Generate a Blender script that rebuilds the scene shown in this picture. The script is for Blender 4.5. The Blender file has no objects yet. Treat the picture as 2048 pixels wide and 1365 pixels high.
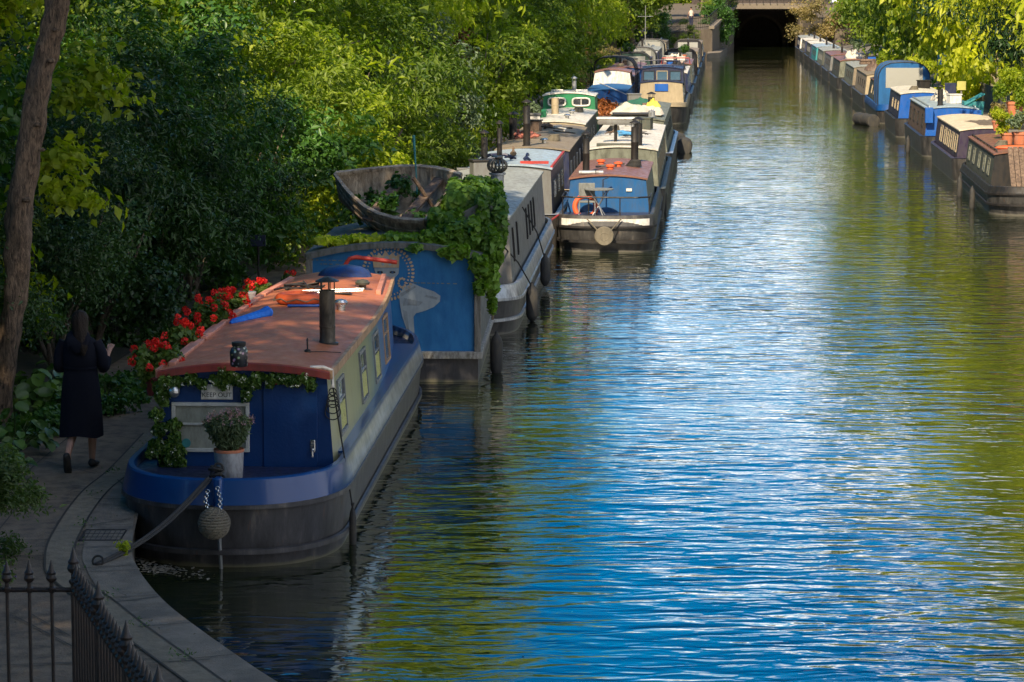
import bpy, math, random
import numpy as np
from mathutils import Vector, Matrix
R = math.radians
sc = bpy.context.scene
col = sc.collection
# ------------------------------------------------------------------ camera
F, CX, CY, H, Y0 = 5689.0, 1024.0, 682.5, 5.35, -15.0
TH = math.atan((CY - Y0) / F)
cam_d = bpy.data.cameras.new("camera"); cam = bpy.data.objects.new("camera", cam_d); col.objects.link(cam)
cam.location = (0, 0, H); cam.rotation_euler = (math.pi/2 - TH, 0, 0)
cam_d.sensor_width = 36; cam_d.lens = 36 * F / 2048; cam_d.clip_end = 3000; cam_d.clip_start = .5
cam_d.dof.use_dof = True; cam_d.dof.focus_distance = 36; cam_d.dof.aperture_fstop = 16
sc.camera = cam
# ------------------------------------------------------------------ sky and sun
SUN_AZ, SUN_EL = R(198), R(41)       # where the sun stands: behind the camera, to its left (azimuth clockwise from +Y)
w = bpy.data.worlds.new("World"); sc.world = w; w.use_nodes = True
nt = w.node_tree; nt.nodes.clear()
def N(nt, t, **k):
    n = nt.nodes.new(t)
    for a, b in k.items():
        if a.startswith('i_'):
            key = a[2:]; key = int(key) if key.isdigit() else key.replace('_', ' ')
            n.inputs[key].default_value = b
        else: setattr(n, a, b)
    return n
def mathn(nt, op, a, b=None, clamp=False):
    n = nt.nodes.new('ShaderNodeMath'); n.operation = op; n.use_clamp = clamp
    for i, v in enumerate((a, b)):
        if v is None: continue
        if hasattr(v, 'links') or hasattr(v, 'is_linked'): nt.links.new(v, n.inputs[i])
        else: n.inputs[i].default_value = v
    return n.outputs[0]
sky = N(nt, 'ShaderNodeTexSky', sky_type='NISHITA', sun_disc=False, sun_elevation=SUN_EL, sun_rotation=SUN_AZ, air_density=1.0, dust_density=.3, ozone_density=3.0)
hs = N(nt, 'ShaderNodeHueSaturation', i_Saturation=1.75, i_Value=1.35)
nt.links.new(sky.outputs[0], hs.inputs['Color'])
tc = N(nt, 'ShaderNodeTexCoord'); sep = N(nt, 'ShaderNodeSeparateXYZ'); nt.links.new(tc.outputs['Generated'], sep.inputs[0])
mp = N(nt, 'ShaderNodeMapping'); mp.inputs['Scale'].default_value = (2.2, 2.2, 7.5); mp.inputs['Location'].default_value = (.3, .1, .0)
nt.links.new(tc.outputs['Generated'], mp.inputs[0])
cn = N(nt, 'ShaderNodeTexNoise', i_Scale=2.6, i_Detail=8.0, i_Roughness=.62); nt.links.new(mp.outputs[0], cn.inputs['Vector'])
# more cloud low over the horizon and towards the right; clear blue above
low = N(nt, 'ShaderNodeMapRange', i_1=.04, i_2=.30, i_3=.125, i_4=-.13); nt.links.new(sep.outputs['Z'], low.inputs[0])
rgt = N(nt, 'ShaderNodeMapRange', i_1=.0, i_2=.13, i_3=-.09, i_4=.07); nt.links.new(sep.outputs['X'], rgt.inputs[0])
s1 = mathn(nt, 'ADD', cn.outputs[0], low.outputs[0]); s1 = mathn(nt, 'ADD', s1, rgt.outputs[0])
bk = N(nt, 'ShaderNodeMapRange', i_1=-.25, i_2=.15, i_3=.10, i_4=0.0); nt.links.new(sep.outputs['Y'], bk.inputs[0]); s1 = mathn(nt, 'ADD', s1, bk.outputs[0])  # extra cloud behind the camera, added as neutral fill light
cr = N(nt, 'ShaderNodeMapRange', i_1=.50, i_2=.60, i_3=0.0, i_4=1.0); nt.links.new(s1, cr.inputs[0])
mx = N(nt, 'ShaderNodeMixRGB'); mx.inputs[2].default_value = (19.0, 18.6, 18.6, 1)
nt.links.new(cr.outputs[0], mx.inputs[0]); nt.links.new(hs.outputs[0], mx.inputs[1])
bg = N(nt, 'ShaderNodeBackground', i_Strength=.068); nt.links.new(mx.outputs[0], bg.inputs[0])
nt.links.new(bg.outputs[0], N(nt, 'ShaderNodeOutputWorld').inputs[0])
sd = bpy.data.lights.new("sun", 'SUN'); sun = bpy.data.objects.new("sun", sd); col.objects.link(sun)
sd.energy = 5.0; sd.angle = R(.55); sd.color = (1, .83, .60)
S = Vector((math.sin(SUN_AZ)*math.cos(SUN_EL), math.cos(SUN_AZ)*math.cos(SUN_EL), math.sin(SUN_EL)))
sun.rotation_euler = (-S).to_track_quat('-Z', 'Y').to_euler(); sun.location = S*60
sc.view_settings.view_transform = 'Standard'; sc.view_settings.look = 'None'; sc.view_settings.gamma = 1
sc.view_settings.exposure = 0.95; sc.view_settings.use_curve_mapping = False
# ------------------------------------------------------------------ reading the photograph's pixels as rays
def ray(px, py):
    a, b = (px-CX)/F, -(py-CY)/F
    return Vector((a, math.cos(TH)+b*math.sin(TH), -math.sin(TH)+b*math.cos(TH)))
def P(px, py, z=0.0):
    d = ray(px, py); t = (z-H)/d.z
    return Vector((d.x*t, d.y*t, z))
def PY(px, py, Y):
    d = ray(px, py); t = Y/d.y
    return Vector((d.x*t, Y, H+d.z*t))
def bankL(Y): return -5.55 + .067*Y
def bankR(Y): return 8.9 + .0735*Y
# ------------------------------------------------------------------ tagging
def tag(o, label=None, cat=None, group=None, kind=None):
    if label: o['label'] = label
    if cat: o['category'] = cat
    if group: o['group'] = group
    if kind: o['kind'] = kind
    return o
def thing(name, label, cat, loc=(0, 0, 0), rz=0, group=None):
    o = bpy.data.objects.new(name, None); col.objects.link(o); o.empty_display_size = .2
    o.location = loc; o.rotation_euler = (0, 0, rz)
    return tag(o, label, cat, group)
def kids(o): return [c for c in bpy.data.objects if c.parent == o]
def copy_tree(o, parent=None):
    c = o.copy(); col.objects.link(c); c.parent = parent
    for ch in kids(o): copy_tree(ch, c)
    return c
# ------------------------------------------------------------------ mesh builder
class MB:
    def __init__(s): s.v = []; s.f = []; s.m = []
    def add(s, vs, fs, m=0):
        k = len(s.v); s.v += [tuple(p) for p in vs]; s.f += [tuple(i+k for i in f) for f in fs]; s.m += [m]*len(fs); return s
    def box(s, c, d, m=0, rot=None):
        x, y, z = (q/2 for q in d)
        vs = [Vector(p) for p in ((-x,-y,-z),(x,-y,-z),(x,y,-z),(-x,y,-z),(-x,-y,z),(x,-y,z),(x,y,z),(-x,y,z))]
        if rot is not None: vs = [rot @ p for p in vs]
        c = Vector(c)
        return s.add([p+c for p in vs], [(3,2,1,0),(4,5,6,7),(0,1,5,4),(1,2,6,5),(2,3,7,6),(3,0,4,7)], m)
    def loft(s, rings, m=0, cap=True, closed=True):
        n = len(rings[0]); vs = [p for r in rings for p in r]; fs = []
        for i in range(len(rings)-1):
            for j in range(n if closed else n-1):
                a = i*n+j; b = i*n+(j+1) % n
                fs.append((a, b, b+n, a+n))
        if cap and closed:
            fs.append(tuple(range(n-1, -1, -1))); fs.append(tuple((len(rings)-1)*n+j for j in range(n)))
        return s.add(vs, fs, m)
    def tube(s, pts, r, n=8, m=0, cap=True):
        pts = [Vector(p) for p in pts]
        if not hasattr(r, '__len__'): r = [r]*len(pts)
        rings = []; up = None
        for i, p in enumerate(pts):
            t = (pts[min(i+1, len(pts)-1)]-pts[max(i-1, 0)])
            if t.length < 1e-9: t = Vector((0, 0, 1))
            t.normalize()
            if up is None: up = Vector((0, 0, 1)) if abs(t.z) < .9 else Vector((1, 0, 0))
            a = t.cross(up)
            if a.length < 1e-4: a = t.orthogonal()
            a.normalize(); b = a.cross(t).normalized(); up = b
            rings.append([p+(a*math.cos(q)+b*math.sin(q))*r[i] for q in (2*math.pi*j/n for j in range(n))])
        return s.loft(rings, m, cap)
    def lathe(s, prof, c=(0, 0, 0), n=16, m=0, rot=None, cap=True):
        c = Vector(c); rings = []
        for r, z in prof:
            ring = [Vector((r*math.cos(q), r*math.sin(q), z)) for q in (2*math.pi*j/n for j in range(n))]
            if rot is not None: ring = [rot @ p for p in ring]
            rings.append([p+c for p in ring])
        return s.loft(rings, m, cap)
    def torus(s, c, R1, r, n=28, k=10, m=0, rot=None):
        c = Vector(c); vs = []; fs = []
        for i in range(n):
            a = 2*math.pi*i/n
            for j in range(k):
                b = 2*math.pi*j/k
                p = Vector(((R1+r*math.cos(b))*math.cos(a), (R1+r*math.cos(b))*math.sin(a), r*math.sin(b)))
                if rot is not None: p = rot @ p
                vs.append(p+c)
                fs.append((i*k+j, ((i+1) % n)*k+j, ((i+1) % n)*k+(j+1) % k, i*k+(j+1) % k))
        return s.add(vs, fs, m)
    def sphere(s, c, r, n=16, m=0, sq=(1, 1, 1)):
        c = Vector(c); k = n//2; rings = []
        for i in range(k+1):
            a = math.pi*i/k; a = min(max(a, .02), math.pi-.02)
            rings.append([c+Vector((sq[0]*r*math.sin(a)*math.cos(q), sq[1]*r*math.sin(a)*math.sin(q), -sq[2]*r*math.cos(a))) for q in (2*math.pi*j/n for j in range(n))])
        return s.loft(rings, m)
    def prism(s, poly, axis_vec, m=0):
        a = Vector(axis_vec); p0 = [Vector(p) for p in poly]; p1 = [p+a for p in p0]
        return s.loft([p0, p1], m)
    def build(s, name, mats, parent=None, smooth=35, bevel=0, loc=None):
        me = bpy.data.meshes.new(name); me.from_pydata(s.v, [], s.f)
        if not isinstance(mats, (list, tuple)): mats = [mats]
        for mt in mats: me.materials.append(mt)
        if len(mats) > 1: me.polygons.foreach_set('material_index', s.m)
        me.validate(); 
        import bmesh
        bm = bmesh.new(); bm.from_mesh(me); bmesh.ops.recalc_face_normals(bm, faces=bm.faces); bm.to_mesh(me); bm.free()
        if smooth: 
            me.shade_smooth(); me.set_sharp_from_angle(angle=R(smooth))
        o = bpy.data.objects.new(name, me); col.objects.link(o)
        if parent: o.parent = parent
        if loc: o.location = loc
        if bevel:
            b = o.modifiers.new('bevel', 'BEVEL'); b.width = bevel; b.segments = 2; b.limit_method = 'ANGLE'; b.angle_limit = R(40)
        return o
# ------------------------------------------------------------------ materials
def newmat(name):
    m = bpy.data.materials.new(name); m.use_nodes = True; nt = m.node_tree; nt.nodes.clear()
    out = N(nt, 'ShaderNodeOutputMaterial'); b = N(nt, 'ShaderNodeBsdfPrincipled'); nt.links.new(b.outputs[0], out.inputs[0])
    return m, nt, b, out
def c4(c): return (c[0], c[1], c[2], 1)
MATS = {}
def paint(name, c, rough=.4, metal=0, dirt=.35, dcol=(.05, .045, .035), scale=2.5, var=.18, bump=.15, stretch=(1, 1, .35), spec=.5, fine=40, coat=0):
    """painted or weathered surface: colour drift, grime streaks with a shape of their own, small bump"""
    if name in MATS: return MATS[name]
    m, nt, b, out = newmat(name); L = nt.links.new
    tc = N(nt, 'ShaderNodeTexCoord'); mp = N(nt, 'ShaderNodeMapping'); mp.inputs['Scale'].default_value = stretch
    L(tc.outputs['Object'], mp.inputs[0])
    n1 = N(nt, 'ShaderNodeTexNoise', i_Scale=scale, i_Detail=6.0, i_Roughness=.6); L(mp.outputs[0], n1.inputs['Vector'])
    n2 = N(nt, 'ShaderNodeTexNoise', i_Scale=scale*4.3, i_Detail=8.0, i_Roughness=.7); L(mp.outputs[0], n2.inputs['Vector'])
    r1 = N(nt, 'ShaderNodeMapRange', i_1=.3, i_2=.7, i_3=1-var, i_4=1+var); L(n1.outputs[0], r1.inputs[0])
    mul = N(nt, 'ShaderNodeMixRGB', blend_type='MULTIPLY', i_0=1.0); mul.inputs[1].default_value = c4(c)
    cc = N(nt, 'ShaderNodeCombineXYZ'); [L(r1.outputs[0], cc.inputs[i]) for i in range(3)]; L(cc.outputs[0], mul.inputs[2])
    r2 = N(nt, 'ShaderNodeMapRange', i_1=.42, i_2=.68, i_3=0.0, i_4=1.0); L(n2.outputs[0], r2.inputs[0])
    f = mathn(nt, 'MULTIPLY', r2.outputs[0], dirt*1.6, clamp=True)
    mx = N(nt, 'ShaderNodeMixRGB'); mx.inputs[2].default_value = c4(dcol); L(f, mx.inputs[0]); L(mul.outputs[0], mx.inputs[1])
    L(mx.outputs[0], b.inputs['Base Color'])
    rr = N(nt, 'ShaderNodeMapRange', i_1=.3, i_2=.75, i_3=max(.05, rough-.1), i_4=min(1, rough+.3)); L(n2.outputs[0], rr.inputs[0]); L(rr.outputs[0], b.inputs['Roughness'])
    b.inputs['Metallic'].default_value = metal; b.inputs['Specular IOR Level'].default_value = spec
    b.inputs['Coat Weight'].default_value = coat
    n3 = N(nt, 'ShaderNodeTexNoise', i_Scale=fine, i_Detail=4.0); L(tc.outputs['Object'], n3.inputs['Vector'])
    ad = mathn(nt, 'ADD', n3.outputs[0], mathn(nt, 'MULTIPLY', n1.outputs[0], 2.0))
    bp = N(nt, 'ShaderNodeBump', i_Strength=bump, i_Distance=.012); L(ad, bp.inputs['Height']); L(bp.outputs[0], b.inputs['Normal'])
    MATS[name] = m; return m
def hullmat(name, c=(.022, .021, .02), band=(.16, .15, .12)):
    """blacked steel with scuffs, rust and a pale scum line just above the water"""
    if name in MATS: return MATS[name]
    m, nt, b, out = newmat(name); L = nt.links.new
    tc = N(nt, 'ShaderNodeTexCoord'); mp = N(nt, 'ShaderNodeMapping'); mp.inputs['Scale'].default_value = (1.4, 1.4, .35); L(tc.outputs['Object'], mp.inputs[0])
    n1 = N(nt, 'ShaderNodeTexNoise', i_Scale=4.0, i_Detail=9.0, i_Roughness=.72); L(mp.outputs[0], n1.inputs['Vector'])
    rp = N(nt, 'ShaderNodeValToRGB'); L(n1.outputs[0], rp.inputs[0])
    e = rp.color_ramp.elements; e[0].position = .38; e[0].color = c4(c); e[1].position = .72; e[1].color = (.13, .115, .095, 1)
    x = e.new(.56); x.color = c4([q*2.2 for q in c])
    n2 = N(nt, 'ShaderNodeTexNoise', i_Scale=3.0, i_Detail=6.0); L(tc.outputs['Object'], n2.inputs['Vector'])
    sp = N(nt, 'ShaderNodeSeparateXYZ'); L(tc.outputs['Object'], sp.inputs[0])
    zz = mathn(nt, 'ADD', sp.outputs['Z'], mathn(nt, 'MULTIPLY', n2.outputs[0], -.09))
    r = N(nt, 'ShaderNodeMapRange', i_1=-.03, i_2=.0, i_3=1.0, i_4=0.0); L(zz, r.inputs[0])
    mx = N(nt, 'ShaderNodeMixRGB'); mx.inputs[2].default_value = c4(band)
    L(mathn(nt, 'MULTIPLY', r.outputs[0], .75), mx.inputs[0]); L(rp.outputs[0], mx.inputs[1])
    n3 = N(nt, 'ShaderNodeTexNoise', i_Scale=9.0, i_Detail=8.0, i_Roughness=.7); L(mp.outputs[0], n3.inputs['Vector'])
    r3 = N(nt, 'ShaderNodeMapRange', i_1=.62, i_2=.7, i_3=0.0, i_4=.7); L(n3.outputs[0], r3.inputs[0])
    m2 = N(nt, 'ShaderNodeMixRGB'); m2.inputs[2].default_value = (.12, .05, .02, 1); L(r3.outputs[0], m2.inputs[0]); L(mx.outputs[0], m2.inputs[1])
    L(m2.outputs[0], b.inputs['Base Color']); b.inputs['Roughness'].default_value = .5
    bp = N(nt, 'ShaderNodeBump', i_Strength=.3, i_Distance=.02); L(n1.outputs[0], bp.inputs['Height']); L(bp.outputs[0], b.inputs['Normal'])
    MATS[name] = m; return m
def glassmat(name, c=(.02, .025, .03), rough=.08):
    if name in MATS: return MATS[name]
    m, nt, b, out = newmat(name); b.inputs['Base Color'].default_value = c4(c); b.inputs['Roughness'].default_value = rough
    b.inputs['Specular IOR Level'].default_value = .8
    tc = N(nt, 'ShaderNodeTexCoord'); n = N(nt, 'ShaderNodeTexNoise', i_Scale=6.0); nt.links.new(tc.outputs['Object'], n.inputs['Vector'])
    bp = N(nt, 'ShaderNodeBump', i_Strength=.25, i_Distance=.02); nt.links.new(n.outputs[0], bp.inputs['Height']); nt.links.new(bp.outputs[0], b.inputs['Normal'])
    MATS[name] = m; return m
def leafmat(name, ca, cb, trans=.35, rough=.5, scale=.5):
    if name in MATS: return MATS[name]
    m, nt, b, out = newmat(name); L = nt.links.new
    at = N(nt, 'ShaderNodeAttribute'); at.attribute_name = 'tint'
    tc = N(nt, 'ShaderNodeTexCoord'); n = N(nt, 'ShaderNodeTexNoise', i_Scale=scale, i_Detail=3.0); L(tc.outputs['Object'], n.inputs['Vector'])
    r = N(nt, 'ShaderNodeMapRange', i_1=.3, i_2=.7, i_3=-.35, i_4=.35); L(n.outputs[0], r.inputs[0])
    f = mathn(nt, 'ADD', at.outputs['Fac'], r.outputs[0], clamp=True)
    mx = N(nt, 'ShaderNodeMixRGB'); mx.inputs[1].default_value = c4(ca); mx.inputs[2].default_value = c4(cb); L(f, mx.inputs[0])
    L(mx.outputs[0], b.inputs['Base Color']); b.inputs['Roughness'].default_value = rough; b.inputs['Specular IOR Level'].default_value = .35
    tr = N(nt, 'ShaderNodeBsdfTranslucent'); 
    br = N(nt, 'ShaderNodeMixRGB', blend_type='MULTIPLY', i_0=1.0); br.inputs[2].default_value = (2.1, 2.3, .5, 1); L(mx.outputs[0], br.inputs[1]); L(br.outputs[0], tr.inputs[0])
    ms = N(nt, 'ShaderNodeMixShader', i_0=trans); L(b.outputs[0], ms.inputs[1]); L(tr.outputs[0], ms.inputs[2]); L(ms.outputs[0], out.inputs[0])
    MATS[name] = m; return m
def barkmat(name, c1=(.07, .05, .035), c2=(.22, .17, .12), scale=6):
    if name in MATS: return MATS[name]
    m, nt, b, out = newmat(name); L = nt.links.new
    tc = N(nt, 'ShaderNodeTexCoord'); mp = N(nt, 'ShaderNodeMapping'); mp.inputs['Scale'].default_value = (2.2, 2.2, .5); L(tc.outputs['Object'], mp.inputs[0])
    n = N(nt, 'ShaderNodeTexNoise', i_Scale=scale, i_Detail=9.0, i_Roughness=.7, i_Distortion=.6); L(mp.outputs[0], n.inputs['Vector'])
    rp = N(nt, 'ShaderNodeValToRGB'); L(n.outputs[0], rp.inputs[0]); e = rp.color_ramp.elements
    e[0].position = .36; e[0].color = c4(c1); e[1].position = .66; e[1].color = c4(c2); L(rp.outputs[0], b.inputs['Base Color'])
    b.inputs['Roughness'].default_value = .9
    bp = N(nt, 'ShaderNodeBump', i_Strength=.9, i_Distance=.05); L(n.outputs[0], bp.inputs['Height']); L(bp.outputs[0], b.inputs['Normal'])
    MATS[name] = m; return m
def plain(name, c, rough=.6, metal=0):
    return paint(name, c, rough, metal, dirt=.12, var=.1, bump=.08)
# ------------------------------------------------------------------ foliage
def leaf_mesh(name, C, D, size, aspect=.5, up=.6, seed=0, fold=.18, droop=.3, clump=None, tint=None):
    """C centres (N,3), D outward unit vectors (N,3), size (N,) -> two-triangle folded leaves with a 'tint' per face"""
    rng = np.random.default_rng(seed); n = len(C)
    nr = D*.6 + rng.normal(0, .55, (n, 3)) + np.array([0, 0, up]); nr /= np.linalg.norm(nr, axis=1)[:, None]
    t = rng.normal(0, 1, (n, 3)) + D*.5 - np.array([0, 0, droop]); t -= nr*(t*nr).sum(1)[:, None]; t /= np.linalg.norm(t, axis=1)[:, None]+1e-9
    b = np.cross(nr, t); s = size[:, None]
    a0 = C - t*s*.5; a2 = C + t*s*.5; a1 = C + b*s*aspect*.5 + nr*s*fold - t*s*.08; a3 = C - b*s*aspect*.5 + nr*s*fold - t*s*.08
    V = np.stack([a0, a1, a2, a3], 1).reshape(-1, 3)
    k = np.arange(n)*4
    T = np.stack([k, k+1, k+2, k, k+2, k+3], 1).reshape(-1)
    me = bpy.data.meshes.new(name); me.vertices.add(n*4); me.vertices.foreach_set('co', V.astype(np.float32).ravel())
    me.loops.add(n*6); me.loops.foreach_set('vertex_index', T.astype(np.int32))
    me.polygons.add(n*2); me.polygons.foreach_set('loop_start', np.arange(0, n*6, 3, dtype=np.int32)); me.polygons.foreach_set('loop_total', np.full(n*2, 3, dtype=np.int32))
    at = me.attributes.new('tint', 'FLOAT', 'FACE')
    tv = rng.random(n)*.45 + (.3*rng.random(n) if clump is None else clump*.9-.25) if tint is None else tint
    at.data.foreach_set('value', np.repeat(np.clip(tv, 0, 1), 2).astype(np.float32))
    me.update(calc_edges=True); return me
def crown(name, rx, ry, rz, ncl, per, size, seed=0, clr=.5, flat=.55, low=-1, up=.6, aspect=.5, shell=.5, lump=.22, droop=.3):
    """crown made of leaf clumps spread through a lumpy ellipsoid, centred on its own origin"""
    rng = np.random.default_rng(seed); nb = max(6, ncl//11)
    d = rng.normal(0, 1, (nb*4, 3)); d /= np.linalg.norm(d, axis=1)[:, None]; d = d[d[:, 2] > low][:nb]; nb = len(d)
    ph = rng.random((5, 3))*6.28; kk = rng.normal(0, 2.6, (5, 3))
    bumpy = 1 + lump*sum(np.sin(d @ kk[i] + ph[i, 0]) for i in range(5))/2
    rr = (shell + (1-shell)*rng.random(nb)**.6)*bumpy; R3 = np.array([rx, ry, rz])
    bc = d*rr[:, None]*R3; bt = rng.random(nb); bi = rng.integers(0, nb, ncl); m = ncl
    q = rng.normal(0, 1, (m, 3)); q /= np.linalg.norm(q, axis=1)[:, None]
    cc = bc[bi] + q*R3*.27*(.55+.45*rng.random(m))[:, None]*np.array([1, 1, .75]); cc[:, 2] -= .10*rz*(q[:, 0]**2+q[:, 1]**2)*.5
    d = .45*d[bi]+.75*q; d /= np.linalg.norm(d, axis=1)[:, None]
    cs = clr*(.6+.8*rng.random(m)); ct = .65*bt[bi]+.35*rng.random(m)
    idx = np.repeat(np.arange(m), per); n = len(idx)
    off = rng.normal(0, .5, (n, 3))*np.array([1, 1, flat])
    C = cc[idx] + off*cs[idx][:, None]; C[:, 2] -= (off[:, 0]**2+off[:, 1]**2)*cs[idx]*.35
    D = .6*d[idx] + .5*off; D /= np.linalg.norm(D, axis=1)[:, None]+1e-9
    return leaf_mesh(name, C, D, size*(.45+1.15*rng.random(n)**1.5), aspect, up, seed+1, clump=ct[idx], droop=droop)
def trunk_mesh(mb, h, r, lean=(0, 0), seed=0, limbs=7, spread=3.0, base=.35):
    rnd = random.Random(seed); pts = []; rad = []
    for i in range(9):
        t = i/8; pts.append((lean[0]*t+rnd.uniform(-.08, .08)*h*.1, lean[1]*t+rnd.uniform(-.08, .08)*h*.1, h*t)); rad.append(r*(1.25 if i == 0 else 1)*(1-.65*t))
    mb.tube(pts, rad, 9)
    for k in range(limbs):
        i = 2+int((k/limbs)*6); p = Vector(pts[i]); a = k*2.4+rnd.random(); s = spread*(.5+.5*rnd.random())
        q = [p, p+Vector((math.cos(a)*s*.35, math.sin(a)*s*.35, s*.3)), p+Vector((math.cos(a)*s*.7, math.sin(a)*s*.7, s*.5)), p+Vector((math.cos(a+.3)*s, math.sin(a+.3)*s, s*.6))]
        r0 = rad[i]*.5; mb.tube(q, [r0, r0*.7, r0*.45, r0*.15], 6)
    return mb
def meshobj(name, me, mat, parent=None, loc=(0, 0, 0), rz=0, s=1.0):
    o = bpy.data.objects.new(name, me); col.objects.link(o)
    if not me.materials: me.materials.append(mat)
    o.material_slots[0].link = 'OBJECT'; o.material_slots[0].material = mat
    o.location = loc; o.rotation_euler = (0, 0, rz); o.scale = (s, s, s) if not hasattr(s, '__len__') else s
    if parent: o.parent = parent
    return o
# ------------------------------------------------------------------ ground, water, quay
def sheet(name, rows, mat, kind='structure', smooth=True):
    n = len(rows[0]); vs = [p for r in rows for p in r]; fs = [(i*n+j, i*n+j+1, (i+1)*n+j+1, (i+1)*n+j) for i in range(len(rows)-1) for j in range(n-1)]
    me = bpy.data.meshes.new(name); me.from_pydata([tuple(v) for v in vs], [], fs); me.materials.append(mat)
    if smooth: me.shade_smooth()
    o = bpy.data.objects.new(name, me); col.objects.link(o)
    if kind: o['kind'] = kind
    return o
m_soil = paint('soil', (.035, .028, .018), .95, dirt=.6, dcol=(.02, .03, .01), scale=1.5, bump=.6, stretch=(1, 1, 1))
m_bed = paint('bed', (.02, .022, .012), .9)
sheet('ground', [[(-900, y, -1.4), (900, y, -1.4)] for y in (-300, 1500)], m_bed)
# water: dark, faintly green, with wind ripples of three sizes
m, nt_, b_, out_ = newmat('water'); m_water = m; L_ = nt_.links.new
b_.inputs['Base Color'].default_value = (.012, .017, .006, 1); b_.inputs['Roughness'].default_value = .035; b_.inputs['IOR'].default_value = 1.85
tc_ = N(nt_, 'ShaderNodeTexCoord')
def ripple(scale, sc_, det, dist, rot=0.0):
    mp = N(nt_, 'ShaderNodeMapping'); mp.inputs['Scale'].default_value = sc_; mp.inputs['Rotation'].default_value = (0, 0, rot); L_(tc_.outputs['Object'], mp.inputs[0])
    n = N(nt_, 'ShaderNodeTexNoise', i_Scale=scale, i_Detail=det, i_Roughness=.5, i_Distortion=dist); L_(mp.outputs[0], n.inputs['Vector']); return n.outputs[0]
r1_ = ripple(1.0, (1.9, 4.8, 1), 1.3, .6, .05); r2_ = ripple(1.0, (.7, 1.9, 1), 1.0, .5, -.12); r3_ = ripple(1.0, (8, 15, 1), 1.5, .2)
calm = N(nt_, 'ShaderNodeTexNoise', i_Scale=.12, i_Detail=2.0); L_(tc_.outputs['Object'], calm.inputs['Vector'])
cm = N(nt_, 'ShaderNodeMapRange', i_1=.38, i_2=.6, i_3=.55, i_4=1.15); L_(calm.outputs[0], cm.inputs[0])
hh = mathn(nt_, 'ADD', mathn(nt_, 'MULTIPLY', r1_, .032), mathn(nt_, 'MULTIPLY', r2_, .046)); hh = mathn(nt_, 'ADD', hh, mathn(nt_, 'MULTIPLY', r3_, .0025))
spw = N(nt_, 'ShaderNodeSeparateXYZ'); L_(tc_.outputs['Object'], spw.inputs[0])      # the water lies calmer where the trees close in
lee = N(nt_, 'ShaderNodeMapRange', i_1=55.0, i_2=150.0, i_3=1.0, i_4=.30); L_(spw.outputs['Y'], lee.inputs[0])
hh = mathn(nt_, 'MULTIPLY', mathn(nt_, 'MULTIPLY', hh, cm.outputs[0]), lee.outputs[0])
bp_ = N(nt_, 'ShaderNodeBump', i_Strength=1.0, i_Distance=.55); L_(hh, bp_.inputs['Height']); L_(bp_.outputs[0], b_.inputs['Normal'])
sheet('canal_water', [[(-60, y, 0), (80, y, 0)] for y in (-60, 40, 120, 340)], m_water)
# left bank
ZB = .45
m_path = paint('towpath_slabs', (.165, .122, .08), .9, dirt=.55, dcol=(.05, .04, .03), scale=1.2, var=.2, bump=.7, stretch=(1, 1, 1), fine=55)
m_kerb = paint('kerb_stone', (.185, .15, .10), .85, dirt=.4, dcol=(.09, .08, .06), scale=2, bump=.5, stretch=(1, 1, 1), fine=60)
m_cop = paint('coping_stone', (.12, .10, .075), .85, dirt=.45, dcol=(.26, .22, .17), scale=.9, var=.3, bump=.6, stretch=(1, 1, 1), fine=70)
m_cwall = paint('quay_wall', (.05, .045, .035), .9, dirt=.6, dcol=(.02, .03, .01), scale=3)
m_joint = paint('joint_dirt', (.035, .03, .022), .95)
edge = [P(px, py, ZB) for px, py in ((1150, 1790), (900, 1570), (700, 1452), (550, 1365), (470, 1312), (380, 1248), (330, 1208), (295, 1170), (272, 1135), (262, 1095))]
edge = [(e.x, e.y) for e in edge]
edge = [(4.5, 4.0)] + edge + [(bankL(Y), Y) for Y in list(range(28, 60, 4))+list(range(60, 300, 12))]
edge.sort(key=lambda e: e[1])
def off(e, d): return (e[0]-d, e[1])
sheet('towpath', [[(ex-90, ey, ZB+6.5), (ex-22, ey, ZB+3.2), (ex-9, ey, ZB+1.3), (ex-5, ey, ZB+.35), (ex-3.2, ey, ZB+.004), (ex-2.6, ey, ZB), (ex-1.5, ey, ZB), (ex, ey, ZB)] for ex, ey in edge], m_path)
sheet('planting_soil', [[(ex-88, ey, ZB+6.52), (ex-22, ey, ZB+3.24), (ex-9, ey, ZB+1.36), (ex-5, ey, ZB+.42), (ex-3.0, ey, ZB+.07), (ex-(2.25 if ey > 29 else 3.0), ey, ZB+.012)] for ex, ey in edge if ey > 22], m_soil)
def bandsheet(name, line, d0, d1, z, mat):
    """strip between two offsets to the left of a polyline, measured square to it"""
    rows = []
    for i, p in enumerate(line):
        a = Vector(line[max(i-1, 0)]); b = Vector(line[min(i+1, len(line)-1)]); t = (b-a).normalized(); n = Vector((-t.y, t.x))
        q = Vector(p); rows.append([(q.x+n.x*d1, q.y+n.y*d1, z), (q.x+n.x*d0, q.y+n.y*d0, z)])
    return sheet(name, rows, mat)
def smoothline(pts, k=5):
    out = []; P_ = [Vector(p) for p in pts]
    for i in range(len(P_)-1):
        a, b, c, d = P_[max(i-1, 0)], P_[i], P_[i+1], P_[min(i+2, len(P_)-1)]
        for j in range(k):
            t = j/k; out.append(.5*((2*b)+(c-a)*t+(2*a-5*b+4*c-d)*t*t+(3*b-a-3*c+d)*t**3))
    out.append(P_[-1]); return out
sedge = [(v.x, v.y) for v in smoothline([Vector((x, y)) for x, y in edge])]
bandsheet('quay_coping', sedge, -.012, .42, ZB+.006, m_cop)
sheet('quay_wall', [[(x, y, ZB+.005), (x+.004, y, -1.4)] for x, y in [(v[0]+.01, v[1]) for v in sedge]], m_cwall)
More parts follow.
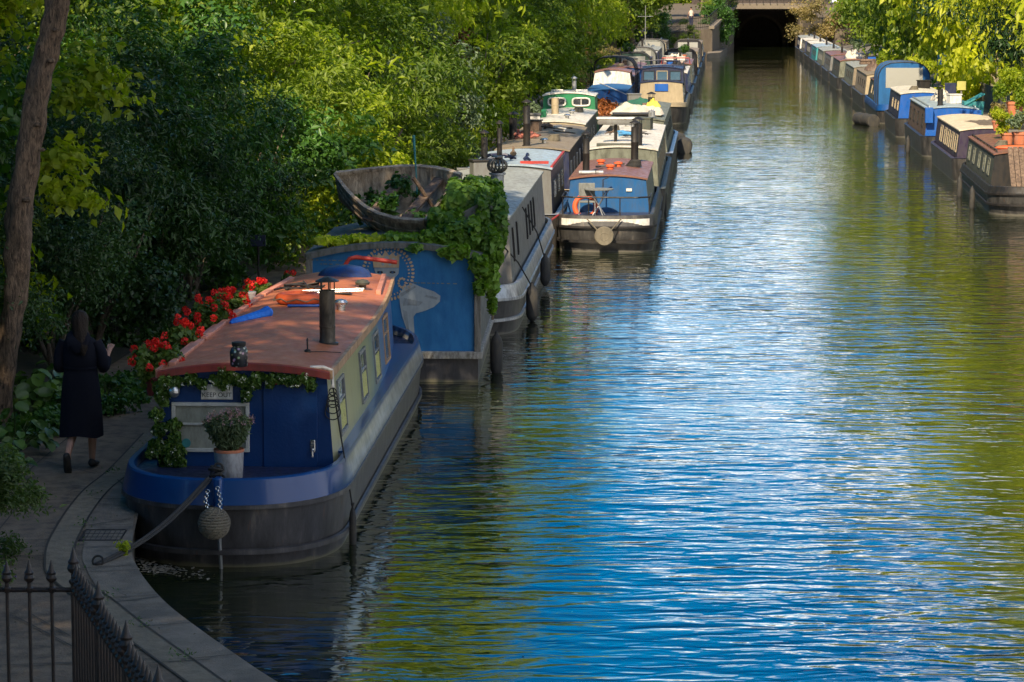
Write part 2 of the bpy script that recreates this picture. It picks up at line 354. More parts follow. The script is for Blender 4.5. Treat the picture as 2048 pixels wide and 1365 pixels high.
# curved kerb band across the paving, from the photograph's two lines
lb = [P(px, py, ZB) for px, py in ((330, 868), (265, 940), (218, 980), (187, 1018), (165, 1055), (149, 1089), (146, 1120), (156, 1152), (230, 1207), (300, 1262), (435, 1358), (560, 1450))]
lb.reverse()
lbs = [(v.x, v.y) for v in smoothline([Vector((p.x, p.y)) for p in lb], 6)]
bandsheet('kerb_band', lbs, 0, .23, ZB+.008, m_kerb)
bandsheet('paving_joint', lbs, -.02, 0, ZB+.011, m_joint)
bandsheet('paving_joint', lbs, .23, .25, ZB+.011, m_joint)
def seg(a, b, wd=.014, z=ZB+.013):
    a, b = Vector(a), Vector(b); t = (b-a).normalized(); n = Vector((-t.y, t.x))*wd/2
    return [(a.x-n.x, a.y-n.y, z), (a.x+n.x, a.y+n.y, z), (b.x+n.x, b.y+n.y, z), (b.x-n.x, b.y-n.y, z)]
jm = MB()
def seg_px(a, b, **k):
    A, B = P(*a, ZB), P(*b, ZB); jm.add(seg((A.x, A.y), (B.x, B.y), **k), [(0, 1, 2, 3)])
for a, b in (((0, 1000), (70, 932)), ((70, 932), (230, 800)), ((0, 1019), (116, 1019)), ((0, 1082), (101, 1082)), ((20, 1114), (101, 1114)), ((0, 1175), (130, 1178)),
             ((0, 1334), (150, 1328)), ((50, 915), (190, 950)), ((150, 862), (270, 880)), ((0, 1060), (60, 985)), ((31, 1236), (143, 1295)), ((143, 1295), (250, 1365)), ((60, 1230), (140, 1275)),
             ((146, 1140), (262, 1133)), ((228, 1207), (318, 1196)), ((290, 1330), (420, 1322)), ((165, 1055), (262, 1040)), ((235, 962), (262, 985))): seg_px(a, b)
tag(jm.build('paving_joint', m_joint, smooth=0), kind='structure')
# right bank
m_rpath = paint('right_path', (.16, .14, .11), .9, scale=1, stretch=(1, 1, 1))
sheet('right_bank', [[(bankR(y), y, .5), (bankR(y)+2.2, y, .5), (bankR(y)+3, y, .6), (bankR(y)+9, y, 2.2), (bankR(y)+90, y, 7)] for y in (5, 60, 120, 200, 300)], m_rpath)
sheet('right_quay_wall', [[(bankR(y)-.002, y, .5), (bankR(y), y, -1.4)] for y in (5, 60, 120, 200, 300)], m_cwall)
# ------------------------------------------------------------------ vegetation
G_ash = leafmat('leaf_ash', (.042, .085, .010), (.19, .25, .018), trans=.38)
G_plane = leafmat('leaf_plane', (.085, .15, .010), (.34, .38, .02), trans=.42)
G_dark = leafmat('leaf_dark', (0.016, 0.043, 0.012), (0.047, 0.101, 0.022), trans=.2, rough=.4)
G_ivy = leafmat('leaf_ivy', (0.027, 0.074, 0.014), (0.074, 0.169, 0.024), trans=.25, rough=.38)
G_lime = leafmat('leaf_lime', (.20, .25, .016), (.50, .50, .035), trans=.45)
G_copper = leafmat('leaf_copper', (0.047, 0.014, 0.012), (0.135, 0.041, 0.030), trans=.3)
G_dry = leafmat('leaf_dry', (0.135, 0.115, 0.041), (0.351, 0.270, 0.121), trans=.3)
G_sage = leafmat('leaf_sage', (0.081, 0.121, 0.068), (0.176, 0.230, 0.135), trans=.25)
BARK = barkmat('bark'); BARK2 = barkmat('bark_pale', (.12, .10, .07), (.34, .28, .20), 5)
tallA = crown('crown_tall', 4.6, 4.2, 6.2, 330, 80, .27, 1, clr=.95, flat=.5, lump=.25)
tallB = crown('crown_tall_wide', 5.0, 4.8, 5.6, 300, 85, .27, 2, clr=1.05, flat=.45, lump=.3)
tallC = crown('crown_feathery', 4.0, 3.8, 5.2, 480, 70, .20, 3, clr=.75, flat=.35, lump=.3, aspect=.34, droop=.9)
tallD = crown('crown_maple', 4.0, 4.4, 4.4, 420, 60, .24, 4, clr=.7, flat=.4, lump=.28, aspect=.75, droop=.6)
shA = crown('shrub_round', 1.9, 1.9, 2.1, 330, 60, .125, 5, clr=.38, flat=.5, lump=.3)
shB = crown('shrub_feathery', 2.1, 1.9, 2.3, 360, 60, .12, 6, clr=.42, flat=.3, lump=.35, aspect=.32, droop=1.1)
shC = crown('shrub_ivy', 1.6, 1.5, 2.2, 320, 70, .10, 7, clr=.34, flat=.6, lump=.3, aspect=.8, shell=.75)
shD = crown('shrub_fine', 1.5, 1.4, 1.5, 300, 60, .07, 8, clr=.30, flat=.6, lump=.35, aspect=.45)
trunks = []
for i in range(4):
    mb = trunk_mesh(MB(), 8.5, .24, (random.Random(i).uniform(-.6, .6), random.Random(i+9).uniform(-.6, .6)), i, 8, 3.4)
    o = mb.build('trunk', BARK, smooth=60); trunks.append(o.data); bpy.data.objects.remove(o)
stems = []
for i in range(2):
    mb = MB(); rnd = random.Random(i+40)
    for k in range(6):
        a = k*1.05+rnd.random(); mb.tube([(0, 0, 0), (math.cos(a)*.35, math.sin(a)*.35, .9), (math.cos(a)*.9, math.sin(a)*.9, 2.0), (math.cos(a)*1.3, math.sin(a)*1.3, 3.1)], [.05, .04, .025, .01], 6)
    o = mb.build('stem', BARK, smooth=60); stems.append(o.data); bpy.data.objects.remove(o)
def tree(x, y, z, me, mat, cz, label, s=1.0, rz=None, group=None, cat='tree', name='tree', tm=0, bark=BARK, sq=1.0):
    t = thing(name, label, cat, (x, y, z), 0, group)
    rz = (x*7.3+y*3.1) % 6.28 if rz is None else rz
    meshobj('crown', me, mat, t, (0, 0, cz), rz, (s, s, s*sq))
    meshobj('trunk', trunks[tm % 4], bark, t, (0, 0, -.1), rz, (s, s, (cz*1.05)/8.5))
    return t
def shrub(x, y, z, me, mat, s, label, group=None, rz=None, cz=1.9, name='shrub', cat='shrub', sq=1.0):
    t = thing(name, label, cat, (x, y, z), 0, group)
    rz = (x*5.3+y*2.1) % 6.28 if rz is None else rz
    meshobj('foliage', me, mat, t, (0, 0, cz*s*sq), rz, (s, s, s*sq)); meshobj('stem', stems[int(y) % 2], BARK, t, (0, 0, -.05), rz, s*.85)
    return t
GT = 'tall trees along the left towpath'
def LX(Y, d): return bankL(Y)-d
#        Y   off  mesh   mat     cz   s   sq   label
for Y, d, me, mt, cz, s, sq, lb_ in (
    (35, 8.6, tallC, G_ash, 5.0, .8, .9, 'dark feathery tree rising behind the leaning trunk at the far left'),
    (42, 7.4, tallC, G_ash, 4.6, .8, .85, 'deep green drooping ash tree above the flower pots of the nearest boat'),
    (49, 6.4, tallA, G_ash, 4.4, .75, 1.0, 'broad green tree standing behind the wooden dinghy on the roof'),
    (56, 5.4, tallC, G_plane, 5.2, .9, 1.0, 'bright yellow-green feathery tree at the top of the picture left of centre'),
    (64, 5.4, tallD, G_plane, 6.2, 1.0, 1.3, 'sunlit tree beside the towpath level with the twin-chimney silver roof'),
    (76, 5.4, tallC, G_plane, 7.8, 1.1, 1.4, 'light green drooping tree behind the boat with the green wheelhouse'),
    (90, 5.2, tallB, G_plane, 9.6, 1.0, 1.6, 'full green tree left of the dark red-leaved one'),
    (104, 5.6, tallD, G_plane, 10.2, 1.2, 2.0, 'tall tree directly behind the dark red-leaved small tree'),
    (118, 5.0, tallA, G_plane, 10.4, 1.05, 1.55, 'green tree overhanging the steel barge of orange leaves'),
    (132, 5.6, tallC, G_plane, 9.4, 1.2, 1.6, 'green tree over the boat with the black frame canopy'),
    (147, 5.4, tallB, G_ash, 9.4, 1.05, 1.4, 'shady tree beyond the black frame canopy, beside the spiky palm'),
    (163, 5.4, tallD, G_plane, 9.4, 1.2, 1.7, 'green tree above the boat with the dark green pram hood'),
    (181, 5.6, tallA, G_ash, 9.0, 1.1, 1.3, 'yellowish tree above the farthest moored boats on the left'),
    (200, 5.6, tallC, G_plane, 8.8, 1.3, 1.2, 'tree overhanging the far left towpath railings'),
    (221, 6.0, tallB, G_ash, 8.4, 1.15, 1.0, 'tree beside the person on the far towpath'),
    (244, 7.0, tallC, G_plane, 8.2, 1.3, 1.0, 'last tree on the left before the bridge'),
    (262, 11.0, tallA, G_ash, 8, 1.2, 1.0, 'tree at the left shoulder of the bridge')):
    tree(LX(Y, d), Y, ZB+.8, me, mt, cz, lb_, s, group=GT, tm=int(Y), sq=sq)
# unseen trees round the camera, added to shade the near boats and block sky
for i, (x, Y, s, cz) in enumerate(((-7.0, 15, .85, 11.6), (-5.2, 9, .9, 12.0), (-11, 22, 1.0, 10.5), (-10.2, 24.5, .75, 11.2), (-12.5, 12, 1.1, 10.5), (-1.5, 3.5, .8, 13), (-8.5, 3, 1.1, 12), (-4, -8, 1.2, 11), (4, -7, 1.2, 11), (11, -2, 1.2, 10), (-13, -6, 1.2, 10), (0, -17, 1.3, 12), (13, -14, 1.3, 10), (-7.8, 31, .5, 11.5))):
    tree(x, Y, ZB+1.0, (tallA, tallB)[i % 2], G_ash, cz, 'tall unseen tree added to shade the nearest boats', s, group='unseen trees added to shade the near boats', tm=i)
GS = 'shrubs behind the left towpath'
for Y, d, me, mt, s, sq, lb_ in (
    (30.5, 4.90, shC, G_ivy, 1.0, 1.25, 'ivy-covered bush immediately right of the leaning trunk'),
    (33.5, 4.60, shC, G_ivy, 1.05, 1.3, 'tall glossy ivy mound behind the walking woman'),
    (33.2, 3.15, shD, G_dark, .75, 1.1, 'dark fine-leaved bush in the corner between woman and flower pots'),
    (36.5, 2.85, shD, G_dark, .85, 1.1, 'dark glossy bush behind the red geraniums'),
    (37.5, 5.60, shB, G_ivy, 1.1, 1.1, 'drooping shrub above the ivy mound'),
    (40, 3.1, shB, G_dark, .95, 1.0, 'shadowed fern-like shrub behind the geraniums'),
    (43.5, 3.4, shB, G_ivy, 1.1, 1.0, 'shrub with hanging compound leaves left of the painted houseboat'),
    (47.5, 2.5, shA, G_ivy, 1.0, 1.0, 'rounded shrub left of the wooden dinghy'),
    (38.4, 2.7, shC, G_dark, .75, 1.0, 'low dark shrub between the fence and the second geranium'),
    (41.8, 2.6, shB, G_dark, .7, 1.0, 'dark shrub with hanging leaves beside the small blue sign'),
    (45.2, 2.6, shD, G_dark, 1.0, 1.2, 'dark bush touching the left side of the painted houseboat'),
    (51.5, 2.95, shB, G_ash, 1.15, 1.0, 'loose shrub directly behind the wooden dinghy'),
    (55.5, 2.05, shA, G_plane, .95, .9, 'yellow-green rounded shrub just beyond the wooden dinghy'),
    (60, 2.65, shB, G_ash, 1.2, 1.0, 'shrub beside the silver roof with two chimneys'),
    (65, 2.05, shA, G_ash, 1.0, .9, 'shrub overhanging the path left of the beige roof'),
    (70.5, 2.65, shB, G_ash, 1.25, 1.0, 'tall loose shrub left of the boat with green wheelhouse'),
    (77, 2.45, shA, G_sage, 1.0, 1.0, 'pale grey-leaved shrub left of the green wheelhouse'),
    (84, 2.85, shB, G_plane, 1.3, 1.0, 'bright shrub behind the green wheelhouse'),
    (101, 2.45, shA, G_ash, 1.3, 1.1, 'bush beside the steel barge of orange leaves'),
    (112, 2.05, shB, G_ash, 1.3, 1.0, 'bush left of the black frame canopy'),
    (125, 2.25, shA, G_ash, 1.4, 1.0, 'bush beyond the black frame canopy'),
    (140, 1.65, shB, G_dry, .9, .8, 'dry yellowish bush beside the dark green pram hood'),
    (158, 2.25, shA, G_ash, 1.5, 1.0, 'bush beyond the dark green pram hood'),
    (180, 2.05, shB, G_plane, 1.4, .9, 'light bush at the far end of the left towpath')):
    shrub(LX(Y, d), Y, ZB+.1, me, mt, s, lb_, GS, sq=sq)
shrub(LX(92, 4.2), 92, ZB+.3, crown('copper_crown', 2.6, 2.2, 2.4, 330, 60, .16, 31, clr=.5, flat=.4, lump=.3), G_copper, 1.0, 'small tree with dark red leaves among the green ones', cz=2.8, name='copper_tree', cat='tree')
# right bank
GR = 'trees along the right bank'
for x, Y, z, me, mt, cz, s, sq, lb_ in (
    (17.6, 86, .8, tallC, G_lime, 8.6, 0.90, 1.42, 'yellow-green tree with fine leaves at the right edge of the picture'),
    (18.8, 97, .8, tallC, G_dark, 8.3, 0.85, 1.35, 'dark green tree between two bright ones on the right bank'),
    (19.6, 109, .8, tallD, G_lime, 8.3, 1.05, 1.42, 'bright sunlit maple-leaved tree hanging over the blue pram-hood boat'),
    (20.6, 122, .8, tallD, G_lime, 8.0, 1.05, 1.49, 'sunlit tree hanging low over the middle boats on the right'),
    (21.8, 137, .8, tallD, G_plane, 8.0, 1.10, 1.49, 'green tree with low dark branches over the beige boats on the right'),
    (23.0, 153, .8, tallD, G_ash, 8.5, 1.15, 1.49, 'dense green tree over the far boats on the right'),
    (25.0, 173, .8, tallD, G_plane, 9.1, 1.20, 1.49, 'rounded bright tree above the teal boat'),
    (27.5, 196, .8, tallB, G_ash, 7.8, 1.15, 1.1, 'green tree beyond the teal boat'),
    (30.5, 222, .8, tallA, G_plane, 8.0, 1.2, 1.1, 'light green tree right of the bridge'),
    (33.5, 248, .8, tallB, G_ash, 8.5, 1.3, 1.1, 'tree right behind the bridge pier'),
    (24.5, 102, 1.8, tallB, G_plane, 7.5, 1.1, 1.1, 'tall tree far back on the right bank'),
    (17.2, 72, .8, tallA, G_lime, 7.4, .8, 1.1, 'tall yellow-green tree past the right edge, seen in the water'),
    (15.6, 55, .8, tallB, G_plane, 7.6, .9, 1.1, 'tall tree past the right edge near the red bow, seen in the water'),
    (14.6, 40, .8, tallA, G_plane, 7.6, .9, 1.1, 'nearest tree of the right bank, seen only in the water')):
    tree(x, Y, z, me, mt, cz, lb_, s, group=GR, tm=int(Y), bark=BARK2 if Y in (109, 122, 137) else BARK, sq=sq)
for x, Y, z, s, lb_ in ((11.2, 250, 2.2, .9, 'tree growing on the raised path left of the bridge'), (17.5, 262, 2.5, .85, 'leafy tree drooping over the left bridge abutment'), (8.2, 232, 1.0, 1.0, 'tree at the end of the left row of boats'), (32.0, 268, 1.5, .9, 'tree drooping over the right wing wall of the bridge')):
    tree(x, Y, z, tallD, (G_ash, G_plane)[int(Y) % 2], 5.2, lb_, s, group='trees around the bridge', tm=int(Y))
for x, Y, z, s, lb_ in ((14.4, 236.8, .2, .6, 'bush in front of the left abutment at the end of the boats'), (11.0, 233, .6, 1.2, 'big bush by the far left railing'), (18.3, 257, .6, .8, 'ivy clump low on the wall leading to the tunnel'), (19.6, 266, 2.4, .7, 'ivy clump high beside the bridge beam')): shrub(x, Y, z, (shA, shC)[int(Y) % 2], (G_ash, G_ivy)[int(Y) % 2], s, lb_, 'bushes by the bridge')
tree(9.4, 222, .8, tallD, G_ash, 6.4, 'tree leaning over the last boats on the left', 1.0, group='trees around the bridge', tm=2)
shrub(29.6, 264, .3, shA, G_dry, 1.5, 'pale yellowish bush at the right foot of the bridge', 'bushes by the bridge'); shrub(17.5, 250, 1.0, shC, G_ivy, 1.1, 'ivy hanging on the left abutment wall', 'bushes by the bridge')
# trees behind the bridge
for i, (x, Y, s) in enumerate(((8, 296, 1.1), (15, 298, 1.0), (20.5, 297, .9), (26, 297, .95), (32, 298, 1.05), (41, 290, 1.2), (2, 284, 1.2), (18, 312, 1.1), (28, 312, 1.1))):
    tree(x, Y, 3.5, (tallA, tallB)[i % 2], (G_ash, G_plane)[i % 2], 6.4, 'tree beyond the bridge, reflected in the far water', s, group='trees beyond the bridge', tm=i)
# ------------------------------------------------------------------ narrowboats
def plan(L, W, Ln, nn, Lf, nf, inset=0.0, rake=0.0, k=14):
    """closed outline of a hull at one level: y=0 near end, y=L far end; Ln/Lf length of the rounded ends"""
    w = W/2-inset; pts = []
    ya, yb = rake+inset*.6, L-rake-inset*.6
    for i in range(k+1):                                     # near end, centre -> right side
        a = (math.pi/2)*i/k; x = w*math.sin(a)**(2/nn); y = ya+(Ln-ya)*(1-math.cos(a)**(2/nn)); pts.append((x, y))
    for i in range(k+1):
        a = (math.pi/2)*(1-i/k); x = w*math.sin(a)**(2/nf); y = yb-(Lf-(L-yb))*(1-math.cos(a)**(2/nf)); pts.append((x, y))
    left = [(-x, y) for x, y in reversed(pts[1:-1])]
    return pts+left
def sheer(y, L, sn, sf):
    return sn*max(0, 1-y/3.0)**2+sf*max(0, 1-(L-y)/3.0)**2
def hull(t, L, W, zg, mat, band=None, bandm=None, Ln=1.4, nn=2.3, Lf=1.6, nf=2.3, sn=.1, sf=.1, rake=.25, deck=None, well=.05, rim=.07, strake=None, zstr=.22, topm=None, deckz=None):
    zb = zg-(band if band else 0)
    def ring(z, fr, ins, rk):
        return [Vector((x, y, z*1.0+fr*sheer(y, L, sn, sf))) for x, y in plan(L, W, Ln, nn, Lf, nf, ins, rk)]
    mb = MB(); top = zb if band else zg
    mb.loft([ring(-.7, 0, .16, rake), ring(-.25, 0, .10, rake*.8), ring(.05, 0, .05, rake*.55), ring(top*.5, .4, .025, rake*.3), ring(top, 1, .0, .03)], cap=False)
    h = mb.build('hull', mat, t, smooth=50)
    mb = MB()
    if band:
        mb.loft([ring(zb, 1, -.012, .0), ring(zb+.01, 1, -.018, -.01), ring(zg, 1, .035, .0)], cap=False)
    mb.loft([ring(zg, 1, .035 if band else 0.0, .0), ring(zg+.015, 1, .045, .01), ring(zg+.015, 1, .035+rim, .01), ring(zg-well, 1, .04+rim, .01)], cap=False)
    mb.build('gunwale', topm or bandm or mat, t, smooth=50)
    if strake:
        mb = MB()
        for z, fr in ((zb-.01, 1), (zstr, .45)):
            mb.loft([ring(z-.03, fr, .004+(.02 if z < zb-.1 else 0), .02), ring(z-.022, fr, -.028+(.02 if z < zb-.1 else 0), .0), ring(z+.022, fr, -.028+(.02 if z < zb-.1 else 0), 0), ring(z+.03, fr, .004+(.02 if z < zb-.1 else 0), .02)], cap=False)
        mb.build('rubbing_strake', strake, t, smooth=50)
    dz = zg-well+.02 if deckz is None else deckz
    r = [Vector((x, y, dz)) for x, y in plan(L, W, Ln, nn, Lf, nf, .04+rim*.8, .02)]
    MB().add(r, [tuple(range(len(r)))]).build('deck', deck or mat, t, smooth=0)
def section(wb, wt, z0, z1, camb, n=10):
    """cabin cross section, right bottom -> over the roof -> left bottom"""
    p = [(wb, z0), (wt, z1)]
    for i in range(1, n): 
        a = 1-2*i/n; p.append((wt*a, z1+camb*(1-a*a)))
    return p+[(-wt, z1), (-wb, z0)]
def halfw(prof, y):
    for (a, wa), (b, wb) in zip(prof, prof[1:]):
        if y <= b: return wa+(wb-wa)*(y-a)/(b-a+1e-9)
    return prof[-1][1]
class Cabin:
    def __init__(s, y0, y1, wb, wt, z0, z1, camb=.09, taper=None, rakef=.0, dx=0.0):
        s.y0, s.y1, s.wb, s.wt, s.z0, s.z1, s.camb, s.rk, s.dx = y0, y1, wb, wt, z0, z1, camb, rakef, dx
        s.tp = taper or [(y0, 1), (y1, 1)]
    def side(s, y, z, sgn):
        k = (z-s.z0)/(s.z1-s.z0); return Vector((sgn*(s.wb+(s.wt-s.wb)*k)*halfw(s.tp, y)+s.dx, y, z))
    def roofz(s, x, y=0): return s.z1+s.camb*(1-((x-s.dx)/(s.wt*halfw(s.tp, y)))**2)
def cabin(t, c, side, end, roofm, rail=None, over=.035, thick=.03, name='cabin', ns=8, trim=None):
    ys = [c.y0+(c.y1-c.y0)*i/ns for i in range(ns+1)]
    rings = []
    for y in ys:
        k = halfw(c.tp, y); rings.append([Vector((x*k+c.dx, y+(c.rk*(z-c.z0) if y == c.y0 else 0), z)) for x, z in section(c.wb, c.wt, c.z0, c.z1, c.camb)])
    n = len(rings[0]); mb = MB(); mb.loft(rings, 0, cap=False)
    mb.add(rings[0], [tuple(range(n))], 1); mb.add(rings[-1], [tuple(range(n-1, -1, -1))], 1)
    mb.build(name, [side, end], t, smooth=30)
    mb = MB(); rr = []
    for i, y in enumerate(ys):
        k = halfw(c.tp, y); yy = y+(c.rk*(c.z1-c.z0)-over if i == 0 else (over if i == ns else 0))
        up = [(x, z+.004) for x, z in section(c.wb, c.wt+over/k, c.z0, c.z1, c.camb)[1:-1]]
        ring = [Vector((x*k+c.dx, yy, z+thick)) for x, z in up]+[Vector((x*k+c.dx, yy, z-.004)) for x, z in reversed(up)]
        rr.append(ring)
    mb.loft(rr, 0, cap=True); r = mb.build('roof', roofm, t, smooth=30)
    if rail:
        for sg in (-1, 1):
            mb = MB(); pts = [c.side(y, c.z1, sg)+Vector((-sg*.07, 0, thick+.07)) for y in ys[0:]]
            pts[0].y += .25; pts[-1].y -= .25
            mb.tube([pts[0]-Vector((0, .03, .06))]+pts+[pts[-1]-Vector((0, -.03, .06))], .016, 6)
            for p in pts[1:-1]: mb.tube([p, p-Vector((0, 0, .07))], .01, 5)
            mb.build('handrail', rail, t)
    return r
def window(t, c, y, z, wd, ht, sgn, frame, glass, fr=.035, bars=True, name='window', round_=False, blind=None):
    """frame and pane on the sloping cabin side; y runs along the boat"""
    a, b = c.side(y, z-ht/2, sgn), c.side(y, z+ht/2, sgn)
    ctr = (a+b)/2; u = (b-a).normalized(); l = Vector((0, 1, 0)); n = l.cross(u).normalized()
    if n.x*sgn < 0: n = -n
    rot = Matrix((l, u, n)).transposed()
    mb = MB()
    for s_ in (-1, 1):
        mb.box(ctr+u*s_*(ht/2-fr/2)+n*.008, (wd, fr, .03), 0, rot); mb.box(ctr+l*s_*(wd/2-fr/2)+n*.0075, (fr, ht-2*fr, .028), 0, rot)
    if bars: mb.box(ctr+u*ht*.12+n*.006, (wd-2*fr, .02, .02), 0, rot)
    f = mb.build(name, frame, t, smooth=0)
    MB().box(ctr+n*.002, (wd-2*fr, ht-2*fr, .008), 0, rot).build('pane', glass, f, smooth=0)
    if blind: MB().box(ctr-u*ht*.18+n*.008, (wd-2*fr-.01, ht*.45, .006), 0, rot).build('blind', blind, f, smooth=0)
    return f
def porthole(t, c, y, z, r, sgn, frame, glass):
    p = c.side(y, z, sgn); rot = Matrix.Rotation(sgn*math.pi/2, 3, 'Y')
    f = MB().torus(p, r, .018, 20, 6, 0, rot).build('porthole', frame, t)
    MB().lathe([(r*.98, -.004), (r*.98, .004)], p, 20, 0, rot).build('pane', glass, f, smooth=0)
def endpanel(t, c, x, z, wd, ht, mat, name, y=None, th=.02, parent=None):
    yy = (c.y0 if y is None else y)+c.rk*(z-c.z0)
    return MB().box((x, yy-th/2-.001, z), (wd, th, ht)).build(name, mat, parent or t, smooth=0, bevel=.004)
def chimney(t, x, y, z, h, r, mat, cap=True, name='chimney'):
    mb = MB(); mb.lathe([(r*1.25, -.02), (r*1.25, .03), (r, .035), (r, h*.55), (r*1.06, h*.56), (r*1.06, h*.58), (r, h*.59), (r, h), (r*.8, h), (r*.8, h-.1)], (x, y, z), 16)
    if cap:
        for k in range(4):
            a = k*math.pi/2+.5; mb.tube([(x+r*.9*math.cos(a), y+r*.9*math.sin(a), z+h-.02), (x+r*.9*math.cos(a), y+r*.9*math.sin(a), z+h+.10)], .008, 5)
        mb.lathe([(r*1.5, h+.09), (r*1.45, h+.105), (r*.3, h+.16), (.01, h+.165)], (x, y, z), 16)
    return mb.build(name, mat, t, bevel=0)
def cushionfender(name, x, y, z, ln, r, label, group=None):
    mb = MB(); mb.lathe([(r*.3, -ln/2-.05), (r*.75, -ln/2), (r, -ln/2+.06), (r, ln/2-.06), (r*.75, ln/2), (r*.3, ln/2+.05), (.02, ln/2+.09)], (0, 0, 0), 12)
    o = mb.build(name, M_rub, None); o.location = (x, y, z); tag(o, label, 'fender', group); return o
def vent(t, x, y, z, r, mat):
    return MB().lathe([(r*.6, -.02), (r*.6, .07), (r*1.1, .075), (r*1.15, .095), (r*.9, .12), (.01, .135)], (x, y, z), 14).build('mushroom_vent', mat, t)
M_rub = paint('rubber', (.02, .02, .02), .7, dirt=.4, dcol=(.08, .07, .05))
M_glass = glassmat('glass'); M_glassb = glassmat('glass_blue', (.05, .10, .15), .15)
M_blackhull = hullmat('hull_black'); M_greyhull = hullmat('hull_grey', (.032, .029, .026)); M_brownhull = hullmat('hull_brown', (.03, .024, .018))
M_alu = paint('alu', (.42, .43, .43), .35, .6, dirt=.4, dcol=(.12, .11, .1)); M_chrome = paint('chrome', (.6, .6, .58), .2, 1, dirt=.2)
M_smoke0 = paint('dull_metal', (.22, .19, .15), .4, .8, dirt=.5, dcol=(.05, .04, .03), scale=6)
M_iron = paint('iron', (.015, .015, .016), .5, .3, dirt=.2, dcol=(.06, .04, .02))
M_white = paint('white', (.62, .60, .55), .45, dirt=.45, dcol=(.28, .24, .18)); M_cream = paint('cream', (.34, .275, .175), .5, dirt=.4, dcol=(.22, .18, .11))
M_creamroof = paint('cream_roof', (.58, .49, .36), .6, dirt=.45, dcol=(.38, .30, .2), stretch=(1, .5, 1))
M_beige = paint('beige', (.20, .16, .11), .6, dirt=.5, dcol=(.15, .12, .08), stretch=(1, .5, 1)); M_grey = paint('grey', (.135, .138, .13), .45, dirt=.45, dcol=(.09, .08, .07))
M_greyroof = paint('grey_roof', (.27, .285, .26), .55, dirt=.5, dcol=(.16, .16, .14), stretch=(1, .4, 1))
M_whiteroof = paint('white_roof', (.58, .55, .48), .5, dirt=.5, dcol=(.32, .29, .23), stretch=(1, .4, 1))
M_silver = paint('silver_roof', (.30, .38, .44), .4, dirt=.4, dcol=(.2, .2, .2), stretch=(1, .3, 1))
M_blue = paint('blue', (.006, .06, .22), .35, dirt=.15, dcol=(.02, .03, .06)); M_navy = paint('navy', (.008, .014, .05), .4, dirt=.2)
M_royal = paint('royal', (.002, .075, .33), .4, dirt=.15, dcol=(.03, .05, .15)); M_blue2 = paint('sea_blue', (.006, .075, .21), .4, dirt=.35, dcol=(.02, .05, .10))
M_canvasblue = paint('canvas_blue', (.006, .09, .25), .8, dirt=.25, dcol=(.02, .06, .14)); M_canvasblack = paint('canvas_black', (.012, .013, .018), .8)
M_canvasgreen = paint('canvas_green', (.015, .05, .04), .8); M_canvasgrey = paint('canvas_grey', (.17, .18, .17), .8)
M_brownroof = paint('brown_roof', (.20, .085, .05), .4, dirt=.4, dcol=(.10, .055, .04), stretch=(1, .4, 1)); M_red = paint('red', (.38, .03, .02), .45, dirt=.25, dcol=(.12, .03, .02))
M_green = paint('green', (.01, .16, .06), .4, dirt=.2, dcol=(.01, .06, .03)); M_dkgreen = paint('dark_green', (.035, .045, .035), .5, dirt=.4, dcol=(.10, .085, .06))
M_olive = paint('olive', (.15, .16, .12), .55, dirt=.55, dcol=(.05, .05, .035)); M_purple = paint('purple', (.028, .018, .042), .4, dirt=.2)
M_woodpl = barkmat('plank_wood', (.06, .04, .03), (.22, .15, .10), 5); M_teal = paint('teal', (.02, .20, .21), .5, dirt=.3, dcol=(.05, .12, .12))
M_brownside = paint('brown_side', (.12, .075, .05), .5, dirt=.5, dcol=(.04, .03, .02)); M_oldwood = barkmat('grey_wood', (.07, .065, .055), (.25, .235, .205), 4)
M_orange = paint('orange', (.62, .10, .025), .5, dirt=.2, dcol=(.3, .08, .03)); M_rope = paint('rope', (.16, .14, .10), .95, fine=120, bump=.8); M_ropeblack = paint('rope_black', (.018, .018, .018), .9)
M_terra = paint('terracotta', (.45, .14, .06), .8, dirt=.3, dcol=(.3, .2, .15))
def boat(kind, label, x, Y, L, W=2.1, sl=.07, side=1, zg=.62, hm=None, gm=None, cab=None, sm=None, em=None, rm=None, rail=None, wins=None, frame=None, Ln=1.3, Lf=1.3, nn=2.3, nf=2.3, rk=.0, group=None, chim=(), strake=None, band=.0, deck=None, winsz=(.5, .36), sn=.08, blind=None, vents=(), cat='boat', round_=False, glass=None):
    """x is the canal-side waterline at Y; side=+1 when the canal lies to the right of the boat"""
    t = thing(kind, label, cat, (x-side*W/2, Y, 0), -math.atan(sl), group)
    hull(t, L, W, zg, hm or M_blackhull, band or None, gm, Ln=Ln, Lf=Lf, nn=nn, nf=nf, sn=sn, topm=gm, strake=strake, deck=deck or M_grey)
    c = None
    if cab:
        y0, y1, z1 = cab[:3]; wt = cab[3] if len(cab) > 3 else W/2-.26
        c = Cabin(y0, y1, W/2-.15, wt, zg-.08, z1, .08, rakef=rk)
        cabin(t, c, sm, em or sm, rm, rail)
        if wins:
            for sg in (-1, 1):
                for y in wins:
                    if round_: porthole(t, c, y, (zg+z1)/2+.05, .17, sg, frame or M_chrome, glass or M_glass)
                    else: window(t, c, y, (zg+z1)/2+.02, winsz[0], winsz[1], sg, frame or M_chrome, glass or M_glass, blind=blind)
        for (cx, cy, h, r) in chim: chimney(t, cx, cy, c.roofz(cx)+.02, h, r, M_iron)
        for (cx, cy) in vents: vent(t, cx, cy, c.roofz(cx)+.03, .09, M_chrome)
    return t, c
def onroof(t, c, lx, ly, dz=.035):
    """world position of a point on a boat's roof"""
    a = t.rotation_euler.z; return Vector((t.location.x+lx*math.cos(a)-ly*math.sin(a), t.location.y+lx*math.sin(a)+ly*math.cos(a), c.roofz(lx)+dz))
